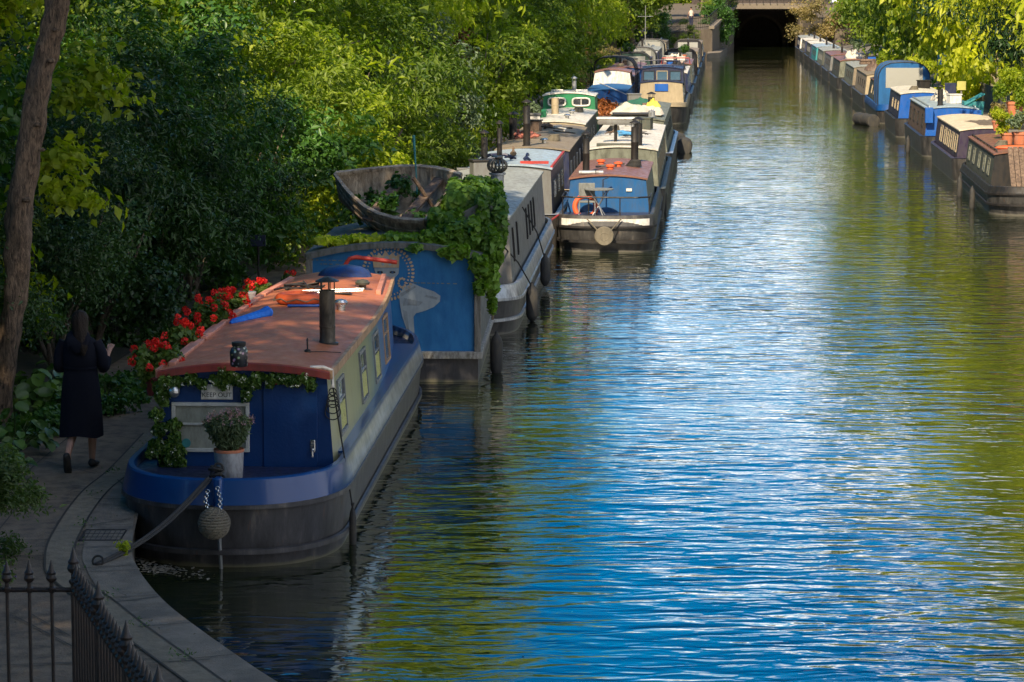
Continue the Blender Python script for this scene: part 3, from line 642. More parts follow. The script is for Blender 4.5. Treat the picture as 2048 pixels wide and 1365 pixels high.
GL = 'boats moored along the left bank'; GRR = 'boats moored along the right bank'
def hood(t, y0, y1, w, z0, z1, mat, glassy=True, frameonly=False, name='canopy', parent=None):
    """pram hood of canvas over hoops, open or with clear windows"""
    mb = MB(); hoop = []
    for y in (y0, (y0+y1)/2, y1):
        pts = [Vector((w, y, z0))]+[Vector((w*math.cos(a)**.55 if math.cos(a) > 0 else -w*abs(math.cos(a))**.55, y, z0+(z1-z0)*(.62+.38*math.sin(a)))) for a in (math.pi*i/10 for i in range(11))]+[Vector((-w, y, z0))]
        hoop.append(pts); MB().tube(pts, .022, 6).build('canopy_hoop', M_iron, t)
    if frameonly:
        return MB().loft([h[2:-2] for h in hoop], closed=False).build(name, mat, t)
    m2 = MB().loft(hoop, closed=False)
    for h, s_ in ((hoop[0], -1), (hoop[-1], 1)):
        n = len(h); lo = [Vector((p.x*.72, p.y, z0+(z1-z0)*.42 if i in (0, n-1) else z0+(p.z-z0)*.86)) for i, p in enumerate(h)]
        m2.loft([h, lo], closed=False); m2.add([(-w, h[0].y, z0), (w, h[0].y, z0), (w*.72, h[0].y, z0+(z1-z0)*.42), (-w*.72, h[0].y, z0+(z1-z0)*.42)], [(0, 1, 2, 3)])
    o = m2.build(name, mat, t, smooth=60)
    for h in (hoop[0], hoop[-1]):
        MB().box((0, h[0].y, z0+(z1-z0)*.64), (w*1.42, .012, (z1-z0)*.46)).build('clear_window', GL_clear, o, smooth=0)
GL_clear = glassmat('clear_plastic', (.30, .30, .27), .25)
# --- left bank, grey steel boat
t, c = boat('narrowboat', 'long steel-grey boat with pale roof behind the painted houseboat', .09, 44, 14.6, sl=.056, zg=.72, hm=M_greyhull, gm=M_alu, band=.2, cab=(1.3, 13.2, 1.75, .82), sm=M_grey, em=M_grey, rm=M_greyroof, Ln=1.5, nn=2.6, group=GL, strake=M_alu, deck=M_grey)
for y in (2.2, 3.4, 6.4, 7.3, 8.2, 9.1):
    for sg in (-1, 1): window(t, c, y, 1.28, .2, .55, sg, M_iron, M_glass, fr=.02, bars=False)
greyT, greyC = t, c
tv = MB(); tv.lathe([(.11, -.02), (.11, .55), (.13, .56), (.13, .6), (.11, .61)], (0, 0, 0), 16); tv.build('x', M_alu)
bpy.data.objects.remove(bpy.data.objects['x'])
q = PY(1003, 400, 47.5)
cx_, cy_ = .52, 3.5
mb = MB(); mb.lathe([(.13, -.05), (.11, 0), (.11, .52), (.14, .53), (.14, .56)], (cx_, cy_, 1.80), 16); vv = mb.build('turbine_vent', M_alu, t)
mb = MB()
for k in range(16):
    a = 2*math.pi*k/16; pts = []
    for i in range(7):
        b = -1.2+2.4*i/6; pts.append((cx_+.165*math.cos(b)*math.cos(a+i*.09), cy_+.165*math.cos(b)*math.sin(a+i*.09), 2.48+.12*math.sin(b)))
    mb.tube(pts, .016, 4)
mb.lathe([(.10, 2.62), (.09, 2.64), (.01, 2.65)], (cx_, cy_, 0), 12)
mb.build('turbine_head', M_smoke0, vv)
MB().box((.80, 6.3, 1.62), (.02, .16, .12), 0, Matrix.Rotation(-.2, 3, 'Y')).build('white_tag', M_white, t, smooth=0)
# --- silver roof with two chimneys and red edging
t, c = boat('narrowboat', 'boat with blue-silver roof, red edge and two thin black chimneys', .98, 59.3, 6.9, W=2.1, sl=.062, zg=.66, hm=M_greyhull, gm=M_alu, cab=(.35, 6.3, 1.66, .86), sm=M_navy, em=M_grey, rm=M_silver, group=GL, Ln=.5, nn=4, Lf=.6, nf=4, chim=((-.62, 1.6, .55, .07), (-.25, .9, .75, .055)), wins=(1.8, 3.6, 5.2), frame=M_chrome)
MB().box((.87, 3.4, 1.70), (.05, 5.8, .05)).build('red_edging', M_red, t, smooth=0); MB().box((.5, .7, 1.79), (.6, .05, .06)).build('red_edging', M_red, t, smooth=0)
silT, silC = t, c
# --- beige roof, then white roof with green wheelhouse
t, c = boat('narrowboat', 'navy boat with flat beige roof and one tall black chimney', 1.5, 66.8, 12.5, sl=.062, zg=.66, cab=(.4, 11.9, 1.62, .86), sm=M_navy, em=M_navy, rm=M_beige, group=GL, Ln=.6, nn=3.5, Lf=.6, nf=3.5, wins=(1.5, 3.2, 5, 6.8, 9, 10.6), chim=((-.15, .8, .95, .085), (-.72, 4.8, .55, .1)), gm=M_cream, vents=((.2, 2),), frame=M_white)
beiT, beiC = t, c
t, c = boat('narrowboat', 'boat with sunlit white roof ending in a green wheelhouse', 2.2, 79.6, 12.6, sl=.066, zg=.66, cab=(.4, 9.6, 1.66, .86), sm=M_grey, em=M_cream, rm=M_whiteroof, group=GL, Ln=.6, nn=3.5, wins=(1.5, 3.2, 5, 6.8), vents=((.3, 2), (.3, 5)), gm=M_cream)
whT, whC = t, c
chimney(t, -.2, 5.0, whC.roofz(0), .5, .11, M_cream, cap=False)
c2 = Cabin(9.6, 11.8, .88, .80, .6, 2.12, .10); cabin(t, c2, M_green, M_green, M_white, name='wheelhouse')
for x in (-.38, .38):
    f = MB().tube([(x+.27*math.copysign(abs(math.cos(a))**.5, math.cos(a)), 9.57, 1.95+.12*math.copysign(abs(math.sin(a))**.5, math.sin(a))) for a in (2*math.pi*i/20 for i in range(21))], .028, 6).build('window', M_white, t)
    MB().box((x, 9.585, 1.95), (.5, .01, .2)).build('pane', M_glass, f, smooth=0); MB().box((x, 9.57, 1.95), (.02, .02, .2)).build('glazing_bar', M_white, f, smooth=0)
    MB().tube([(x-.22, 10.0, 2.2), (x-.18, 10, 2.3), (x+.18, 10, 2.3), (x+.22, 10, 2.2)], .02, 6).build('grab_handle', M_chrome, t)
chimney(t, .1, 11.0, 2.2, .35, .07, M_alu)
# --- open steel barge with a heap of orange leaves
t, _ = boat('barge', 'open steel-grey barge heaped with orange-brown leaves', 3.35, 93.6, 14, W=2.3, sl=.068, zg=1.15, hm=M_grey, gm=M_alu, group=GL, Ln=1.2, Lf=1.2)
for k in range(12):
    for sg in (-1, 1): MB().box((sg*1.14, 1.6+k*.95, .65), (.07, .07, 1.0)).build('hull_rib', M_grey, t, smooth=0)
lm = crown('leaf_heap', .85, 5.2, .35, 110, 60, .16, 61, clr=.4, low=-.2)
hp = meshobj('leaf_heap', lm, leafmat('leaf_orange', (.16, .045, .01), (.38, .13, .03), trans=.1), None, (3.35-1.15+.068*7, 100.6, 1.15), -.068)
tag(hp, 'heap of orange-brown dead leaves filling the open steel barge', 'leaf heap')
# --- blue tarpaulin boat, black frame canopy boat
t, c = boat('narrowboat', 'boat covered with a blue tarpaulin, left of the cream bow', 4.6, 109.5, 13, sl=.07, zg=.62, cab=(1.2, 12, 1.5, .8), sm=M_canvasblue, em=M_blue, rm=M_canvasblue, group=GL, deck=M_woodpl)
MB().tube([(-.3, .9, 1.9), (.9, .7, 1.4)], .02, 6).build('boat_hook', M_alu, t)
c2 = Cabin(8.5, 11.5, .82, .72, 1.4, 2.05, .1); cabin(t, c2, M_brownside, M_white, M_brownroof, name='wheelhouse')
t, c = boat('narrowboat', 'boat with arched black canopy on an open iron frame', 5.4, 123.5, 14, sl=.072, zg=.62, cab=(3.6, 13, 1.6, .8), sm=M_navy, em=M_brownside, rm=M_brownroof, group=GL, wins=(5, 7, 9, 11))
hood(t, .7, 4.2, .98, .7, 2.55, M_canvasblack, frameonly=True)
far = ((139, M_canvasblue, M_blue, M_brownroof, 'boat with faded brown roof beyond the black frame canopy', None),
       (154, M_dkgreen, M_dkgreen, M_brownroof, 'boat with dark green pram hood and cluttered brown roof', M_canvasgreen),
       (169, M_grey, M_grey, M_whiteroof, 'far boat with grey canvas cover beside the towpath', M_canvasgrey),
       (184, M_navy, M_navy, M_greyroof, 'far navy boat under the thin mast on the left bank', None),
       (199, M_dkgreen, M_cream, M_greyroof, 'second last boat by the bank before the far railings', M_canvasgrey),
       (214, M_brownside, M_cream, M_beige, 'last boat against the left bank before the bridge', None))
for Y, s_, e_, r_, lb_, hd in far:
    t, c = boat('narrowboat', lb_, 5.4+.07*(Y-123.5), Y, 13.5, sl=.072, cab=(2.8 if hd else 1.2, 12.3, 1.6, .8), sm=s_, em=e_, rm=r_, group=GL, wins=(3.5, 6, 8.5, 11), chim=((-.3, 4, .5, .07),), frame=M_chrome, vents=((.3, 6), (.3, 9)))
    if hd: hood(t, .6, 3.0, .95, .65, 2.1, hd)
MB_m = MB().tube([(0, 0, 0), (0, 0, 3.0)], [.035, .02], 6).tube([(-.5, 0, 2.3), (.5, 0, 2.3)], .012, 5)
o = MB_m.build('mast', M_alu, None); o.location = (8.6, 184.5, 1.5); tag(o, 'thin pale mast with a short crossbar on a far left boat', 'mast')
# --- outer row, boat with blue stern (details follow in the next section)
BW = 2.06
t, c = boat('narrowboat', 'narrowboat with blue end, brown roof and lifebuoy, moored outermost', 2.95, 58.6, 8.2, W=BW, sl=.07, zg=.74, hm=M_blackhull, gm=M_blackhull, band=.22, cab=(1.75, 7.7, 1.40, .80), sm=M_olive, em=M_blue2, rm=M_brownroof, group=GL, Ln=.95, nn=3.0, Lf=.5, nf=4, strake=M_iron, chim=((-.52, 2.9, .75, .075), (.42, 6.9, .8, .085)), deck=M_navy, sn=.02)
bsT, bsC = t, c
t, c = boat('narrowboat', 'boat with glaring white roof behind the blue-ended one', 3.62, 67.2, 13.4, W=2.1, sl=.068, zg=.66, cab=(.35, 12.8, 1.62, .84), sm=M_olive, em=M_olive, rm=M_whiteroof, group=GL, Ln=.5, nn=4, Lf=.6, nf=4, wins=(1.5, 3.2, 5, 7, 9, 11), gm=M_dkgreen, frame=M_cream, winsz=(.6, .5))
w7T, w7C = t, c
t, c = boat('narrowboat', 'grey-green boat loaded with white sacks and a green tarpaulin', 4.6, 81.5, 14.6, W=2.15, sl=.07, zg=.7, cab=(.6, 13.4, 1.66, .80), sm=M_olive, em=M_olive, rm=M_olive, group=GL, Ln=.7, nn=3.5, wins=(3, 5, 7, 9, 11), gm=M_alu, frame=M_dkgreen, chim=((.35, 5, .45, .1),))
skT, skC = t, c
# --- cream bow with wheelhouse windows
t, c = boat('cruiser', 'cream-fronted boat with three wheelhouse windows and dark blue top rails', 7.15, 116.5, 14.5, W=2.15, sl=.072, zg=.8, hm=M_blackhull, gm=M_cream, band=.18, cab=(1.3, 6, 1.62, .86), sm=M_cream, em=M_cream, rm=M_navy, group=GL, Ln=1.7, nn=2.3, wins=(2.6, 4.4))
MB().box((0, 1.27, 1.45), (.55, .02, .30)).build('blue_panel', M_royal, t, smooth=0)
c2 = Cabin(2.6, 6.6, .92, .84, 1.5, 2.15, .10); cabin(t, c2, M_navy, M_navy, M_navy, name='wheelhouse')
for x in (-.55, 0, .55):
    f = MB(); 
    for s_ in (-1, 1): f.box((x+s_*.22, 2.58, 1.9), (.03, .03, .38)); f.box((x, 2.58, 1.9+s_*.19), (.47, .03, .03))
    f = f.build('window', M_cream if x == 0 else M_iron, t, smooth=0); MB().box((x, 2.592, 1.9), (.42, .01, .36)).build('pane', M_glassb, f, smooth=0)
mb = MB()
for z in (2.35, 2.55): mb.tube([(-1.0, 6, z-.12), (-.9, 2.8, z-.05), (0, 2.6, z), (.9, 2.8, z-.05), (1.0, 6, z-.12)], .025, 6)
for x in (-.9, -.45, 0, .45, .9): mb.tube([(x, 2.8, 2.1), (x, 2.75, 2.52)], .018, 5)
mb.build('top_rail', M_navy, t)
c3 = Cabin(6.8, 13.2, .92, .78, .7, 1.65, .08); cabin(t, c3, M_brownside, M_brownside, M_brownroof, name='rear_cabin')
far = ((132, M_blue, M_navy, M_whiteroof, 'outer boat with cluttered roof beyond the cream-fronted one', None),
       (147.5, M_cream, M_dkgreen, M_brownroof, 'outer boat with red rail and white boxes on its roof', None),
       (163, M_olive, M_navy, M_greyroof, 'outer boat with black pram hood and clear blue window', M_canvasblack),
       (179, M_cream, M_cream, M_beige, 'outer far boat with pale sides', None),
       (195, M_dkgreen, M_dkgreen, M_greyroof, 'outer far boat with dark green sides', M_canvasblack),
       (211, M_beige, M_cream, M_beige, 'outermost last boat before the left bridge pier', None))
for Y, s_, e_, r_, lb_, hd in far:
    t, c = boat('narrowboat', lb_, 7.15+.075*(Y-116.5), Y, 14, sl=.073, cab=(2.8 if hd else 1.2, 12.8, 1.6, .8), sm=s_, em=e_, rm=r_, group=GL, wins=(3.5, 6, 8.5, 11), chim=((.2, 4, .5, .07),), vents=((-.3, 6), (-.3, 9)), frame=M_chrome)
    if hd: hood(t, .5, 3.0, .95, .65, 2.15, hd)
# --- right bank
RL = dict(side=-1, group=GRR)
t, c = boat('narrowboat', 'blue-decked boat with red cabin, cut off by the right edge of the picture', 11.38, 53.5, 12.2, sl=.075, zg=.75, hm=M_greyhull, gm=M_blue, band=.16, cab=(1.5, 10.6, 1.5, .8), sm=M_red, em=M_red, rm=M_brownroof, wins=(3, 5, 7), Lf=1.6, nf=2.4, sn=.1, **RL)
t, c = boat('narrowboat', 'dark green boat with a ribbed plank board leaning at its near end', 11.5, 68.2, 11.2, sl=.085, zg=.62, hm=M_blackhull, gm=M_iron, band=.16, cab=(2.0, 10.6, 1.36, .80), sm=M_dkgreen, em=M_iron, rm=M_brownroof, wins=(3.2, 4.6, 6.2, 8, 9.6), frame=M_olive, winsz=(.55, .42), Ln=1.3, nn=2.6, strake=M_iron, rail=M_iron, glass=M_glass, **RL)
r2T, r2C = t, c
pb = MB()
for k in range(12): pb.box((-.62+k*.13+.06, 0, 0), (.118, 1.75, .03))
rot = Matrix.Rotation(R(38), 4, 'X')
o = pb.build('plank_board', M_woodpl, t, smooth=0); o.location = (.12, 1.25, 1.05); o.rotation_euler = (R(36), 0, 0)
t, c = boat('narrowboat', 'purple boat with cream roof and a row of white-framed windows', 12.45, 80.2, 10.6, sl=.078, zg=.62, hm=M_greyhull, gm=M_purple, cab=(.9, 10, 1.42, .80), sm=M_purple, em=M_purple, rm=M_creamroof, wins=(1.8, 3.2, 4.6, 6.0, 7.6), frame=M_cream, winsz=(.8, .5), Ln=1.0, nn=2.8, glass=M_glass, **RL)
r3T, r3C = t, c
endpanel(t, c, -.1, 1.1, .32, .34, M_cream, 'window'); MB().box((.5, .85, 1.3), (.12, .03, .06)).build('lamp', M_white, t)
t, c = boat('narrowboat', 'blue-ended boat with brown sides and glazed roof', 13.35, 92.6, 11.2, sl=.078, zg=.62, gm=M_navy, cab=(1.1, 10.4, 1.52, .82), sm=M_brownside, em=M_royal, rm=M_silver, wins=(3, 5.2, 7.4, 9.4), frame=M_iron, winsz=(.6, .42), chim=((-.35, 2.0, .55, .09),), rail=M_alu, **RL)
endpanel(t, c, 0, 1.0, .55, .7, M_iron, 'door'); MB().box((.3, .35, .58), (.35, .05, .22)).build('white_panel', M_white, t, smooth=0)
MB().box((-.78, .98, 1.34), (.26, .3, .5)).build('locker', M_royal, t, bevel=.01); MB().box((.78, .98, 1.36), (.26, .3, .3)).build('locker', M_royal, t, bevel=.01)
t, c = boat('narrowboat', 'short bright blue boat with white roof edge, in front of the pram hood', 14.2, 105.6, 9.0, sl=.078, zg=.62, gm=M_iron, cab=(.9, 8.0, 1.56, .80), sm=M_navy, em=M_royal, rm=M_whiteroof, wins=(1.8, 3.6, 5.4), frame=M_cream, Ln=.8, nn=3, **RL)
MB().box((.35, .06, .62), (.4, .03, .26)).build('white_panel', M_white, t, smooth=0)
t, c = boat('narrowboat', 'boat with tall blue pram hood and clear windscreen', 14.95, 116.8, 12.5, sl=.078, zg=.7, hm=M_blackhull, gm=M_blue, band=.25, cab=(3.6, 11.8, 1.5, .84), sm=M_dkgreen, em=M_cream, rm=M_brownroof, wins=(5, 7, 9), frame=M_cream, Ln=.9, nn=3, W=2.25, **RL)
hood(t, .5, 3.9, 1.06, .72, 2.5, M_canvasblue)
far = ((130.5, M_beige, M_cream, M_beige, 'weathered cream boat beyond the blue pram hood'), (143.5, M_olive, M_beige, M_greyroof, 'boat with two cream end boards under the dark branches'),
       (157, M_dkgreen, M_olive, M_brownroof, 'dark boat with low brown roof under the trees on the right'), (170.5, M_grey, M_grey, M_brownroof, 'grey boat with small red-brown roof cover'),
       (184, M_olive, M_dkgreen, M_greyroof, 'dark green boat just nearer than the teal one'), (197, M_teal, M_teal, M_silver, 'small teal boat on the far right bank'),
       (210, M_dkgreen, M_navy, M_whiteroof, 'boat just beyond the teal one'), (224, M_grey, M_navy, M_whiteroof, 'grey boat second from the bridge on the right'), (238, M_navy, M_white, M_greyroof, 'last boat on the right before the bridge'))
for Y, s_, e_, r_, lb_ in far:
    boat('narrowboat', lb_, 6.4+.0738*Y-.15*(Y > 150), Y, 12.6, sl=.076, cab=(1.0, 11.6, 1.55, .8), sm=s_, em=e_, rm=r_, wins=(2.5, 4.5, 6.5, 8.5), frame=M_iron if Y % 2 else M_grey, vents=((.2, 3), (.2, 7)), chim=((0, 5, .4, .07),), **RL)
def barrel(x, Y, sl, label, L=1.7):
    mb = MB(); r = .26
    prof = [(r*.8, 0), (r, .01), (r, .12), (r*1.06, .14), (r*1.06, .18), (r, .2), (r, L*.5-.02), (r*1.06, L*.5), (r*1.06, L*.5+.04), (r, L*.5+.06), (r, L-.2), (r*1.06, L-.18), (r*1.06, L-.14), (r, L-.12), (r, L), (r*.8, L)]
    mb.lathe(prof, (0, 0, 0), 18, 0, Matrix.Rotation(-math.pi/2, 3, 'X')); o = mb.build('barrel', M_rub, None, bevel=0); o.location = (x, Y, .2); o.rotation_euler = (0, 0, -sl); tag(o, label, 'barrel')
barrel(5.75, 95.2, .07, 'black barrel floating as a fender beside the sack-laden boat'); barrel(5.45, 98.2, .25, 'grey pipe-like float just beyond the black barrel')
barrel(14.55, 114.6, -.12, 'black barrel floating off the blue pram-hood boat', 2.6)
# ------------------------------------------------------------------ nearest boat
M_hullnear = hullmat('hull_near', (.022, .021, .022), (.13, .12, .07))
M_roofnear = paint('roof_terracotta', (.42, .135, .055), .42, dirt=.25, dcol=(.28, .10, .045), scale=1.3, var=.12, stretch=(1, .6, 1), spec=.35)
M_trim = paint('trim_pink', (.50, .20, .13), .5, dirt=.3, dcol=(.3, .14, .09)); M_tan = paint('trim_tan', (.40, .24, .13), .5, dirt=.35, dcol=(.15, .08, .04))
M_bluenear = paint('blue_near', (.002, .042, .16), .25, dirt=.12, dcol=(.004, .02, .12), scale=1.5, coat=.15, spec=.35); M_bluedoor = paint('blue_door', (.001, .028, .115), .4, dirt=.15, dcol=(.001, .012, .06), scale=2, spec=.25)
M_greysteel = paint('worn_steel', (.24, .255, .26), .42, .3, dirt=.5, dcol=(.10, .10, .09), scale=5)
# side panels: green-gold paint that turns blue towards the far end
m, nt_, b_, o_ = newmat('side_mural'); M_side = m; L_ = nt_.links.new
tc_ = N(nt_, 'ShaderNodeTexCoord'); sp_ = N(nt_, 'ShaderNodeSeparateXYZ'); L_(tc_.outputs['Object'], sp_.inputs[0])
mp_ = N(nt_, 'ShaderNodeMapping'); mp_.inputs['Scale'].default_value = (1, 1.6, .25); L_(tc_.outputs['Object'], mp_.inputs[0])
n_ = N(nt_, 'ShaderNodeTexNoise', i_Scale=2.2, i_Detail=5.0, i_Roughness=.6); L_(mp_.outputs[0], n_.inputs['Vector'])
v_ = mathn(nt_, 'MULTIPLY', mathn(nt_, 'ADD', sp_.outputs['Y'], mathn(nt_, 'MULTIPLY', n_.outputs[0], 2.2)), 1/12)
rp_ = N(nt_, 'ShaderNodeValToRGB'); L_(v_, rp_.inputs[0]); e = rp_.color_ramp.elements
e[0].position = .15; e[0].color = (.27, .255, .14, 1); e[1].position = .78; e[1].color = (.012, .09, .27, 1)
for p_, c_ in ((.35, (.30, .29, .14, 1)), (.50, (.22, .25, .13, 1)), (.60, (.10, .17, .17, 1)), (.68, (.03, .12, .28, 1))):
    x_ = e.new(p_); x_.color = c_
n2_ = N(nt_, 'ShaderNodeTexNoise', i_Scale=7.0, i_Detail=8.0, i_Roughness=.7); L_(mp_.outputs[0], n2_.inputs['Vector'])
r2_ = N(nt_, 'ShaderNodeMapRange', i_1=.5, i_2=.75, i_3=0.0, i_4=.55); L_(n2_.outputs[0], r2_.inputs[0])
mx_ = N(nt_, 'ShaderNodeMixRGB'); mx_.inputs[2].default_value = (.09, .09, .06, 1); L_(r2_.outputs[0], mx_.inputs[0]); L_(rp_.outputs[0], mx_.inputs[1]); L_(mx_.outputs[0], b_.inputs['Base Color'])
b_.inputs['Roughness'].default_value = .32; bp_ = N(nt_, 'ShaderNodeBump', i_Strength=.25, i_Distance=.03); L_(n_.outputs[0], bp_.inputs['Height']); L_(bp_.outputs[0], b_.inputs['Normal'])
NS = .045
m, nt_, b_, o_ = newmat('band_near'); M_band = m; L_ = nt_.links.new
tc_ = N(nt_, 'ShaderNodeTexCoord'); sp_ = N(nt_, 'ShaderNodeSeparateXYZ'); L_(tc_.outputs['Object'], sp_.inputs[0]); n_ = N(nt_, 'ShaderNodeTexNoise', i_Scale=5.0, i_Detail=8.0, i_Roughness=.7); L_(tc_.outputs['Object'], n_.inputs['Vector'])
r_ = N(nt_, 'ShaderNodeMapRange', i_1=1.6, i_2=2.1, i_3=0.0, i_4=1.0); L_(mathn(nt_, 'ADD', sp_.outputs['Y'], mathn(nt_, 'MULTIPLY', n_.outputs[0], .8)), r_.inputs[0])
z_ = N(nt_, 'ShaderNodeMapRange', i_1=.80, i_2=.83, i_3=1.0, i_4=0.0); L_(sp_.outputs['Z'], z_.inputs[0])
g_ = N(nt_, 'ShaderNodeValToRGB'); L_(n_.outputs[0], g_.inputs[0]); g_.color_ramp.elements[0].position = .35; g_.color_ramp.elements[0].color = (.12, .125, .12, 1); g_.color_ramp.elements[1].position = .65; g_.color_ramp.elements[1].color = (.34, .35, .34, 1)
x_ = N(nt_, 'ShaderNodeMixRGB'); x_.inputs[1].default_value = (.002, .042, .16, 1); b_.inputs['Specular IOR Level'].default_value = .3; L_(g_.outputs[0], x_.inputs[2]); L_(mathn(nt_, 'MULTIPLY', r_.outputs[0], z_.outputs[0]), x_.inputs[0]); L_(x_.outputs[0], b_.inputs['Base Color']); b_.inputs['Roughness'].default_value = .28; b_.inputs['Coat Weight'].default_value = .15
NS = .045
nb = thing('narrowboat', 'nearest boat: blue bow, terracotta roof, yellow-green side turning blue', 'boat', (-2.73, 26.1, 0), -math.atan(NS), GL)
hull(nb, 12.5, 2.17, .84, M_hullnear, .24, M_band, Ln=1.35, nn=2.35, Lf=2.2, nf=2.1, sn=.0, sf=.04, rake=.12, topm=M_band, strake=M_hullnear, zstr=.16, well=.1, rim=.06, deck=M_navy)
nc = Cabin(1.3, 10.4, .87, .80, .72, 1.66, .085, taper=[(1.3, 1), (6, 1), (8.2, .93), (10.4, .77)], dx=.07, rakef=.03)
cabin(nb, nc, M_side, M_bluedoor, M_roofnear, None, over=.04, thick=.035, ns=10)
def nw(lx, ly, z): 
    a = nb.rotation_euler.z; return Vector((nb.location.x+lx*math.cos(a)-ly*math.sin(a), nb.location.y+lx*math.sin(a)+ly*math.cos(a), z))
def nl(p):
    """world -> the boat's own frame"""
    a = -nb.rotation_euler.z; d = Vector(p)-nb.location; return Vector((d.x*math.cos(a)-d.y*math.sin(a), d.x*math.sin(a)+d.y*math.cos(a), d.z))
def nroof(px, py, dz=.035):
    z = 1.74
    for _ in range(4): p = P(px, py, z); q = nl(p); z = nc.roofz(q.x, q.y)+dz
    return p
# flat side decks between cabin and rim
for sg in (-1, 1):
    MB().loft([[Vector((sg*(nc.wb*halfw(nc.tp, y)-.02), y, zz)) for zz in (.80, .846)]+[Vector((sg*(1.015-max(0, y-10.4)*.0-.0), y, zz)) for zz in (.846, .80)] for y in (1.75, 3, 5, 7, 9, 10.4)]).build('side_deck', M_band, nb, smooth=0)
# trims
for sg, mat, nm in ((1, M_tan, 'roof_edge_trim'), (-1, M_trim, 'roof_edge_trim')):
    pts = [nc.side(y, 1.66, sg)+Vector((sg*.045, 0, .0)) for y in [1.28+.915*i for i in range(11)]]
    rings = [[p+Vector((dx_, 0, dz_)) for dx_, dz_ in ((-.02, -.035), (.018, -.035), (.018, .05), (-.02, .05))] for p in pts]
    MB().loft(rings).build(nm, mat, nb, smooth=30)
for y0_, y1_ in ((1.5, 3.4), (3.55, 5.6), (5.75, 7.8), (7.95, 9.9)):
    pts = [nc.side(y, 1.66, -1)+Vector((.06, 0, .035)) for y in (y0_, (y0_+y1_)/2, y1_)]
    MB().loft([[p+Vector((a, 0, b)) for a, b in ((-.035, 0), (.03, .005), (.03, .06), (-.035, .06))] for p in pts]).build('roof_rail', M_trim, nb, smooth=30, bevel=.006)
pts = [nc.side(y, 1.66, 1)+Vector((-.07, 0, .03)) for y in (8.2, 9.2, 10.3)]
MB().loft([[p+Vector((a, 0, b)) for a, b in ((-.03, 0), (.03, 0), (.03, .075), (-.03, .075))] for p in pts]).build('roof_rail', M_trim, nb, smooth=30, bevel=.006)
k_ = 12; MB().loft([[Vector((nc.wt*1.05*(-1+2*i/k_)+.07, 1.255, nc.roofz(nc.wt*(-1+2*i/k_)+.07)+.04)), Vector((nc.wt*1.05*(-1+2*i/k_)+.07, 1.235, nc.roofz(nc.wt*(-1+2*i/k_)+.07)+.03)), Vector((nc.wt*1.05*(-1+2*i/k_)+.07, 1.24, nc.roofz(nc.wt*(-1+2*i/k_)+.07)-.035)), Vector((nc.wt*1.05*(-1+2*i/k_)+.07, 1.26, nc.roofz(nc.wt*(-1+2*i/k_)+.07)-.035))] for i in range(k_+1)]).build('roof_edge_trim', paint('trim_red', (.24, .03, .022), .5, dirt=.3), nb, smooth=30)
# windows on both sides
M_lace_refl = paint('lace_reflection', (.50, .48, .16), .8, dirt=.5, dcol=(.10, .11, .04), scale=14, stretch=(1, 1, 1))  # curtain whose yellow-green colour stands for trees reflected in the panes
for sg in (1, -1):
    for y, wd, bl in ((2.35, .62, 1), (4.6, .62, 1), (6.2, .6, 1), (7.9, .62, 0)):
        window(nb, nc, y, 1.22, wd, .56, sg, M_tan if y > 7 else M_greysteel, M_glassb if y > 7 else M_glass, fr=.032, blind=M_lace_refl if bl else None)
# front: door, window, sign, handle
def fr(px, py, Y=None):
    Yc = nw(0, nc.y0, 0).y; p = nl(PY(px, py, Yc)); return p.x, p.z
x0_, zt_ = fr(525, 762); 
yd = nc.y0+.005
def fy(z): return nc.y0+nc.rk*(z-nc.z0)
def fpanel(x, z, w_, h_, th, mat, name, parent=None, bevel=.003, proud=0):
    rot = Matrix.Rotation(-math.atan(nc.rk), 3, 'X'); return MB().box((x, fy(z)-th/2-proud, z), (w_, th, h_), 0, rot).build(name, mat, parent or nb, smooth=0, bevel=bevel)
dr = fpanel(x0_+.27, 1.18, .53, .86, .018, M_bluedoor, 'door', bevel=.006)
hx, hz = fr(627, 897)
mb = MB().box((hx, fy(hz)-.03, hz+.03), (.05, .015, .13)); mb.build('handle_plate', M_chrome, dr, bevel=.01, smooth=0)
MB().tube([(hx, fy(hz)-.03, hz), (hx, fy(hz)-.07, hz-.02), (hx, fy(hz)-.07, hz-.07)], .013, 8).build('handle', M_chrome, dr)
wx, wz = fr(421, 855)
M_wframe = paint('window_white', (.42, .43, .40), .5, dirt=.4, dcol=(.2, .19, .15)); M_blind = paint('blind', (.21, .22, .18), .7, dirt=.4, dcol=(.12, .12, .09), scale=4)
wf = MB()
rot = Matrix.Rotation(-math.atan(nc.rk), 3, 'X')
for s_ in (-1, 1): wf.box((wx, fy(wz+s_*.225)-.015, wz+s_*.225), (.76, .035, .035), 0, rot); wf.box((wx+s_*.362, fy(wz)-.0155, wz), (.036, .033, .415), 0, rot)
wf.box((wx, fy(wz)-.014, wz+.03), (.69, .03, .022), 0, rot); wf = wf.build('window', M_wframe, nb, smooth=0, bevel=.004)
MB().box((wx, fy(wz)-.002, wz), (.69, .008, .415), 0, rot).build('pane', M_blind, wf, smooth=0)
tx, tz = fr(372, 887); MB().lathe([(.045, 0), (.045, .006)], (tx, fy(tz)-.008, tz), 20, 0, Matrix.Rotation(math.pi/2, 3, 'X')).build('teal_disc', M_teal, wf, smooth=0)
sx, sz = fr(433, 785)
sg_ = fpanel(sx, sz, .31, .15, .012, M_wframe, 'keep_out_sign', bevel=.004)
MB().box((sx, fy(sz)-.0135, sz), (.29, .003, .13), 0, rot).build('sign_face', paint('sign_white', (.6, .6, .56), .5), sg_, smooth=0)
